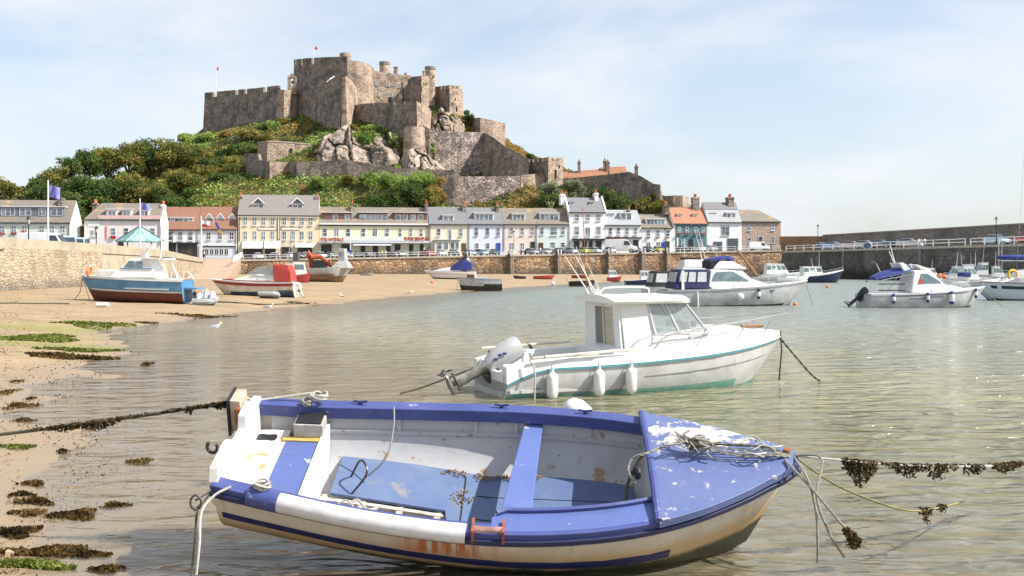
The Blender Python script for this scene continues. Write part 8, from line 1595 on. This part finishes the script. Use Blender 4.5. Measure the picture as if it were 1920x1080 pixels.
# grey open workboat
b = openboat('open_boat', 'weathered grey open boat with dark weedy bottom at the edge of the sand', 941, 857, 545, -3, 0.0, 2.1, 1.25, 1.5, [mt('faded_grey_paint', (.46,.47,.48), (.36,.37,.37), 2.5, .8, c3=(.25,.23,.18), s3=4, r3=(.6,.7)), mt('weedy_black', (.03,.035,.02), (.05,.05,.03), 3, .9)], mt('dark_wood', (.08,.06,.05)), 0, 2, bands=lambda v, z: 0 if z > .62 else 1)
m = MB(); m.b2((b.L*.62, -.7, 1.1), (b.L*.78, .6, 1.75)); m.build('engine_cover', mt('dark_red_box', (.12,.05,.04)), b.r, bevel=.03); m = MB(); m.b2((b.L*.30, -.8, 1.2), (b.L*.60, .8, 1.42)); m.build('foredeck_cover', mt('pale_blue_tarp', (.35,.45,.52)), b.r, bevel=.03); b.tube('rope_drip', [V((b.L*.98,0,1.4)), V((b.L*1.0,-.1,0))], .02, ropem)
# white cruiser with blue canopy on the sand
M, L0 = place(892, 795, 524, 2, .45)
b = Boat('motor_cruiser', 'white speed cruiser with patched blue canopy aground in the middle of the beach', L0, 2.8, M, 1.15, 1.35, dr=.15, mats=[gel, mt('black_hull', ())], bands=lambda v, z: 0 if z > .30 else 1, rake=.2, full=2.0)
o, q = b.cab('coachroof', 2.2, 6.6, 1.05, 1.3, 1.85, .8, 0, 2.2, bev=.15, wf=.4, wtf=.5); m = MB(); m.loft([[V((x*L0/9, -w_, 1.3+.1)), V((x*L0/9, w_, 1.4)), V((x*L0/9, w_*.85, z_)), V((x*L0/9, -w_*.85, z_))] for x, w_, z_ in ((.6,1.1,2.5),(1.5,1.15,2.9),(2.6,1.1,2.95),(3.6,1.0,2.4),(4.3,.8,1.85))]); cc = m.build('canopy', bluec, b.r, smooth=True, bevel=.05)
for x in (1.5, 3.2): m = MB(); m.sph((x*L0/9, -.98, 2.1), .38, 8, 0, (1, .25, .9)); m.build('canopy_patch', mt('grey_patch', (.45,.45,.45)), cc)
b.band('pink_stripe', mt('brown_stripe', (.45,.30,.24)), -.40, -.30, .01, .1, .95); b.fender(.42, -.05, .9, .1); b.fender(.58, -.05, .9, .1); b.rail(.5, .98, .5, 6, r=.025); m = MB(); m.sph((1.2,.2,3.05), .25, 8); m.build('radar_dome', gel, b.r)
# blue fishing boat on the left
M, L0 = place(352, 150, 568, 1, .36); M = M @ Matrix.Rotation(math.radians(-1.2), 4, 'Y')
b = Boat('fishing_boat', 'blue fishing boat with dark red bottom and white wheelhouse aground by the harbour wall', L0, 2.6, M, 1.40, 1.55, dr=.02, tw=.9, mats=[fbl, redaf, stain_w], bands=lambda v, z: 0 if z > .72 else (2 if z > .64 else 1), rake=.13, deckm=gel, full=2.4)
b.band('rubbing_strake', gel, -.10, .0, .05); b.band('side_strake', gel, -.62, -.55, .03, .12, .52, side=(-1, 1)); b.band('boot_line', stain_w, -.80, -.72, .015, .0, .93)
k = L0/6.8
o, q = b.cab('foredeck_cabin', 3.9*k, 5.9*k, 1.0, 1.45, 1.92, .85, 0, .35, bev=.05, wf=.6, wtf=.55); b.glass(o, q, [(.05,.16,.3,.75),(.28,.9,.3,.78)], (-1,1), stain_w)
m = MB(); pr_ = [(1.75,1.5),(4.65,1.5),(3.95,2.05),(3.45,2.62),(2.2,2.66)]; m.loft([[V((x*k, y_*(1 if z < 1.6 else .93 if z < 2.2 else .8), z)) for x, z in pr_] for y_ in (-.95, .95)]); wh = m.build('wheelhouse', gel, b.r, bevel=.03)
for sd in (-1, 1):
    for pts in ([(3.75,2.12),(3.10,2.12),(3.10,2.50),(3.46,2.50)], [(3.02,2.12),(2.55,2.12),(2.66,2.50),(3.02,2.50)]):
        m = MB(); P = [V((x*k, sd*.95*(.91-(z-2.1)*.18), z)) for x, z in pts]; m.loft([P, [p+V((0, sd*.05, 0)) for p in P]]); m.build('window', glz, wh)
    b.tube('blue_line', [V((4.0*k, sd*.9, 2.03)), V((1.95*k, sd*.9, 2.06))], .03, fbl)
    b.tube('canopy_stay', [V((.95*k, sd*.9, 1.45)), V((1.45*k, sd*.85, 2.62))], .045, gel)
m = MB(); m.b2((1.15*k,-.95,2.62),(2.6*k,.95,2.70)); m.build('roof_shelter', gel, b.r); o, q = b.cab('radar_box', 2.6*k, 3.0*k, .35, 2.7, 2.95, .3, 0, .1); m = MB(); m.hexa([V((2.7*k,-.12,2.9)),V((2.9*k,-.12,2.9)),V((2.9*k,.12,2.9)),V((2.7*k,.12,2.9))],[V((2.35*k,-.12,3.4)),V((2.55*k,-.12,3.4)),V((2.55*k,.12,3.4)),V((2.35*k,.12,3.4))]); m.build('radar_mast', gel, b.r); m = MB(); m.box((2.55*k,0,3.35),(.5,.4,.16)); m.box((2.6*k,0,3.5),(.75,.16,.07)); m.build('radar_scanner', gel, b.r)
b.tube('aerial', [V((1.55*k,.6,2.65)), V((1.52*k,.6,4.6))], .035, whitep); m = MB(); m.lathe((1.53*k,.6,4.0), [(.08,0),(.12,.2),(.1,.6)], 8); m.build('mast_light', gel, b.r)
m = MB(); m.tube([V((6.15*k+.0, .35+.3*math.cos(a), 1.78+.30*math.sin(a))) for a in [2*PI*j/16 for j in range(17)]], .07, 7); m.build('lifebuoy', oran, b.r, smooth=True)
m = MB(); m.tube([V((6.5*k+.3*math.cos(a), .0, 1.95+.3*math.sin(a))) for a in [2*PI*j/16 for j in range(17)]], .03, 5); m.build('pulpit_ring', steel, b.r); m = MB(); m.sph((5.55*k,-.75,1.75), .24, 10); m.build('buoy', pinkb, b.r)
b.fender(.13, .05, .55, .10, mat=fendw); b.fender(.80, -.2, .6, .12, mat=fendw); b.fender(.91, -.25, .5, .06, mat=bluec); b.fender(.35, -.45, .5, .08, mat=bluec); b.ball(.59, -.42, .17, pinkb); b.ball(.11, -.68, .17, pinkb)
m = MB(); p = b.gp(.33,-1,.06,0); m.b2((p.x-.08, p.y-.08, -.02), (p.x+.08, p.y+.04, 1.3)); m.build('support_leg', stain_w, b.r)
for x in (-.35, -.62): m = MB(); m.lathe((x, -.2, .42), [(.02,0),(.16,.12),(.03,.30)], 8, ax=(0,0,1)); m.build('propeller', mt('copper_red', (.42,.14,.08)), b.r)
m = MB(); m.b2((-.75,-.8,.85),(.0,.8,.95)); m.build('stern_platform', fbl, b.r); b.tube('bow_chain', [V((L0-.1,0,1.5)), V((L0+.1,-.1,.5)), V((L0+.55,-.3,0))], .02, roped); b.tube('bow_chain', [V((L0-.05,0,1.5)), V((L0-.35,-.5,.0))], .018, roped)
for p0_, p1_ in (((4.4,-1.3,1.4),(2.2,-1.45,.05)),((2.9,-1.3,1.4),(1.2,-1.6,.1))): b.tube('side_rope', [V((p0_[0]*k,)+p0_[1:]), V((p1_[0]*k,)+p1_[1:])], .015, ropew)
b.rail(0.0, .1, .45, 2, mat=whitep)
# red striped cruiser
M, L0 = place(556, 396, 557, 1, .30); M = M @ Matrix.Rotation(math.radians(1.8), 4, 'Y'); k = L0/6.4
b = Boat('motor_cruiser', 'white cruiser with red stripe, blue bottom and red cockpit canopy aground on the sand', L0, 2.4, M, 1.12, 1.55, dr=.02, tw=.92, mats=[stain_w, blueaf], bands=lambda v, z: 0 if z > .48 else 1, rake=.20, deckm=gel, full=2.2)
b.band('red_stripe', maroon, -.28, -.06, .015, .0, .985); b.band('white_rail', gel, -.06, .0, .04); b.band('dark_line', blackp, -.62, -.57, .015, .02, .17, side=(-1, 1))
o, q = b.cab('coachroof', 1.4*k, 5.3*k, .95, 1.3, 1.80, .7, 0, 2.0, bev=.1, wf=.35, wtf=.5, mat=mt('cream_gelcoat', (.68,.66,.60), rough=.35)); b.band('cabin_stripe', maroon, .05, .13, -.06, .35, .84)
for sd in (-1, 1):
    for x in (3.2, 3.75, 4.3): m = MB(); m.b2((x*k-.13, sd*1.0-.02, 1.38+.03*x), (x*k+.13, sd*1.03, 1.46+.03*x)); 
q = [V((3.05*k,-.75,1.8)), V((3.25*k,.75,1.8)), V((2.55*k,.6,2.35)), V((2.4*k,-.6,2.35))]
m = MB()
for sd in (-1, 1):
    m.tube([V((3.6*k,sd*.4,1.8)), V((2.7*k,sd*.6,2.32)), V((1.5*k,sd*.85,2.32))], .03, 5); m.tube([V((3.0*k,sd*.75,1.75)), V((2.4*k,sd*.7,2.3))], .025, 5); m.tube([V((2.2*k,sd*.85,1.75)), V((2.0*k,sd*.8,2.3))], .025, 5)
m.tube([V((2.7*k,-.6,2.32)), V((2.7*k,.6,2.32))], .03, 5); m.build('windscreen_frame', steel, b.r)
for sd in (-1, 1): Q = [V((3.3*k,sd*.55,1.8)), V((1.5*k,sd*.9,1.75)), V((1.5*k,sd*.85,2.28)), V((2.7*k,sd*.6,2.28))]; m = MB(); m.loft([Q, [p+V((0,.02,0)) for p in Q]]); m.build('windscreen', glc, b.r)
m = MB(); pr_ = [(.15,1.15),(1.40,1.25),(1.50,2.50),(.40,2.42),(.22,1.9)]; m.loft([[V((x*k, y_*(1 if z < 2 else .85), z)) for x, z in pr_] for y_ in (-1.02, 1.02)]); m.build('canopy', redc, b.r, bevel=.04)
b.fender(.84, -.1, .55, .10); b.ball(.64, -.32, .13, fendw); p = b.gp(.34,-1,.07,0); m = MB(); m.b2((p.x-.05, p.y-.05, -.3), (p.x+.05, p.y+.05, 1.1)); m.build('support_leg', gel, b.r); m = MB(); m.b2((p.x-.055, p.y-.055, -.3), (p.x+.055, p.y+.055, .25)); m.build('leg_foot', ylw, b.r)
c_, T_ = b.outb(stain_w, 20, -.2, .55, .7)
# boat showing only its stern behind the canopy
b = simple('motor_boat', 'small boat with red and white stern behind the red cockpit canopy', 548, 582, 531, 8, .45, fs=.9, fb=1.2, mats=[maroon, maroon], cabin=[(.05,.8,.8,.9,2.4,0,.3)], cm=gel, wins=1)
# landing barge with red crane
M, L0 = place(540, 660, 529, -2, .5); gry = mt('barge_grey', (.40,.41,.41), (.30,.29,.27), 1.5, .7, c3=(.28,.16,.09), s3=2, r3=(.6,.7))
b = Boat('work_barge', 'grey work barge with red crane arm on the sand below the yellow hotel', L0, 4.2, M, 1.6, 1.9, dr=.1, tw=.95, mats=[gry, mt('rusty_bottom', (.25,.15,.09), (.15,.1,.07), 2)], bands=lambda v, z: 0 if z > .9 else 1, full=5)
o, q = b.cab('wheelhouse', L0*.80, L0*.93, 1.0, 1.8, 4.1, .85, .1, .2, gry); b.glass(o, q, [(.15,.45,.60,.82),(.55,.85,.60,.82)], (-1, 1, 'a')); o, q = b.cab('wheelhouse_skirt', L0*.70, L0*.99, 1.6, 1.7, 2.5, 1.2, .8, .4, gry)
m = MB(); P = [(.30,3.6),(.33,4.3),(.38,3.7),(.52,3.8),(.62,3.1),(.68,2.6)]; m.tube([V((L0*x, 0, z-.7)) for x, z in P], [.3,.35,.3,.25,.3,.15], 6); m.tube([V((L0*.36,.5,1.8)), V((L0*.34,.3,3.0)), V((L0*.45,.2,3.2))], .3, 6); m.build('crane', mt('crane_red', (.50,.09,.04), (.38,.07,.03), 2), b.r); m = MB(); m.b2((L0*.1,-.8,1.8),(L0*.18,.2,3.6)); m.build('engine_box', mt('charcoal', ()), b.r); m = MB(); m.b2((L0*.4,-1,1.7),(L0*.6,.8,2.6)); m.build('winch', blackp, b.r)
b.tube('white_derrick', [V((0,0,1.8)), V((L0*.05,0,6.5))], .06, steel); m = MB(); m.b2((-.1,-.9,1.6),(L0*.12,.9,2.3)); m.build('cargo', gel, b.r)
# clinker boat and pear buoy
b = openboat('dinghy', 'brown clinker dinghy leaning on the sand right of the work barge', 605, 638, 525, 3, .5, 1.7, .9, 1.3, [wood, wood], mt('dark_wood', ()), heel=-18)
Y = wy(525, .6); m = MB(); c = V((X_(630, Y), Y, .55)); m.lathe(c, [(.05,0),(.55,.25),(.62,.6),(.4,1.05),(.12,1.35),(.1,1.5)], 12); bo = m.build('pear_buoy', mt('dark_buoy', (.05,.03,.03)), smooth=True, label='dark pear shaped buoy with a red top beside the brown clinker dinghy', cat='buoy'); 
# inflatables and tarps
def infl(label, px0, px1, py, z, mat, heel=0, r=.2, W=.6):
    M, L_ = place(px0, px1, py, 4, z); o = empty('inflatable_dinghy', label, 'dinghy', M @ Matrix.Rotation(math.radians(heel), 4, 'X'), 'inflatable dinghies on the beach'); m = MB(); pts = [V((0,-W,r)), V((L_*.6,-W,r)), V((L_*.85,-W*.75,r*1.3)), V((L_*.98,0,r*1.7)), V((L_*.85,W*.75,r*1.3)), V((L_*.6,W,r)), V((0,W,r))]
    m.tube(curve(pts, 4), r, 8); m.build('air_tube', mat, o, smooth=True); m = MB(); m.b2((.05,-W,.05),(L_*.8,W,.1)); m.build('floor', mat, o); m = MB(); m.b2((.05,-W,.05),(.12,W,r*2)); m.build('transom', wood, o); return o
o = infl('crumpled grey inflatable dinghy with folded tarp right of the blue fishing boat', 366, 404, 572, .36, greyrib); m = MB(); R = random.Random(3)
for i in range(5): a = V((.3+i*.2, R.uniform(-.4,.2), .35)); m.loft([[a+V((q*.25*math.cos(2*PI*k_/7), q*.4*math.sin(2*PI*k_/7), z_+R.uniform(0,.1))) for k_ in range(7)] for q, z_ in ((1,0),(.8,.2),(.25,.35+.1*i % .3))])
m.build('tarp', mt('light_tarp', (.5,.53,.56), (.4,.43,.46), 4), o)
infl('grey inflatable dinghy leaning against the hull of the red striped cruiser', 486, 521, 560, .33, greyrib, -25, .17, .5)
openboat('dinghy', 'flat green dinghy lying between the fishing boat stern and the grey tarp', 398, 354, 560, 3, .45, 1.3, .3, .35, [mt('sea_green', (.06,.15,.12)), antif], mt('sea_green', ()))
for px, py, r, mm, lb in ((1551,540,.2,oran,'orange mooring buoy afloat right of the flybridge cruiser'), (810,531,.17,pinkb,'pinkish white buoy on the sand before the blue canopied cruiser'), (1625,529,.15,blackp,'small dark buoy afloat beyond the swoosh striped cruiser'), (1037,534,.25,fendw,'white buoy at the water edge below the red dinghy')):
    Y = wy(py); z = max(bzf(X_(px, Y), Y), 0); Y = wy(py, z); m = MB(); m.lathe((X_(px, Y), Y, z-.05), [(.02,0),(r*.7,.05),(r,r*.8),(r*.8,r*1.6),(r*.2,r*2),(r*.15,r*2.5)], 12); m.build('mooring_buoy', mm, smooth=True, label=lb, cat='buoy')
# long mooring chains across the sand
for i, (pts, lb) in enumerate((([(230,520),(120,532),(-40,540)], 'rusty mooring chain along the foot of the harbour wall'), ([(130,567),(60,566),(-20,565)], 'chain lying on the sand left of the blue fishing boat bow'), ([(404,570),(440,578),(500,584),(560,580)], 'chain curving over the sand below the red striped cruiser'))):
    P = []
    for px, py in pts:
        Y = wy(py, .4); Y = wy(py, bzf(X_(px, Y), Y)); P.append(V((X_(px, Y), Y, bzf(X_(px, Y), Y)+.03)))
    rope('mooring_chain', P, .05, roped, label=lb, cat='chain')
rope('hawser', [pp(1626, -.2)+V((0,0,-.9)), at(1640, 490, 215), at(1653, 512, 180), at(1672, 519, 150)], .06, stain_w, label='pale hawser hanging from the pier wall below the oval sign')
rope('timber_prop', [V((X_(1384,238),238,qz(1384)-.3)), V((X_(1420,225),225,.6))], .3, wood, n=2, label='pink timber ramp slanting down the quay behind the cruiser flybridge', cat='ramp')
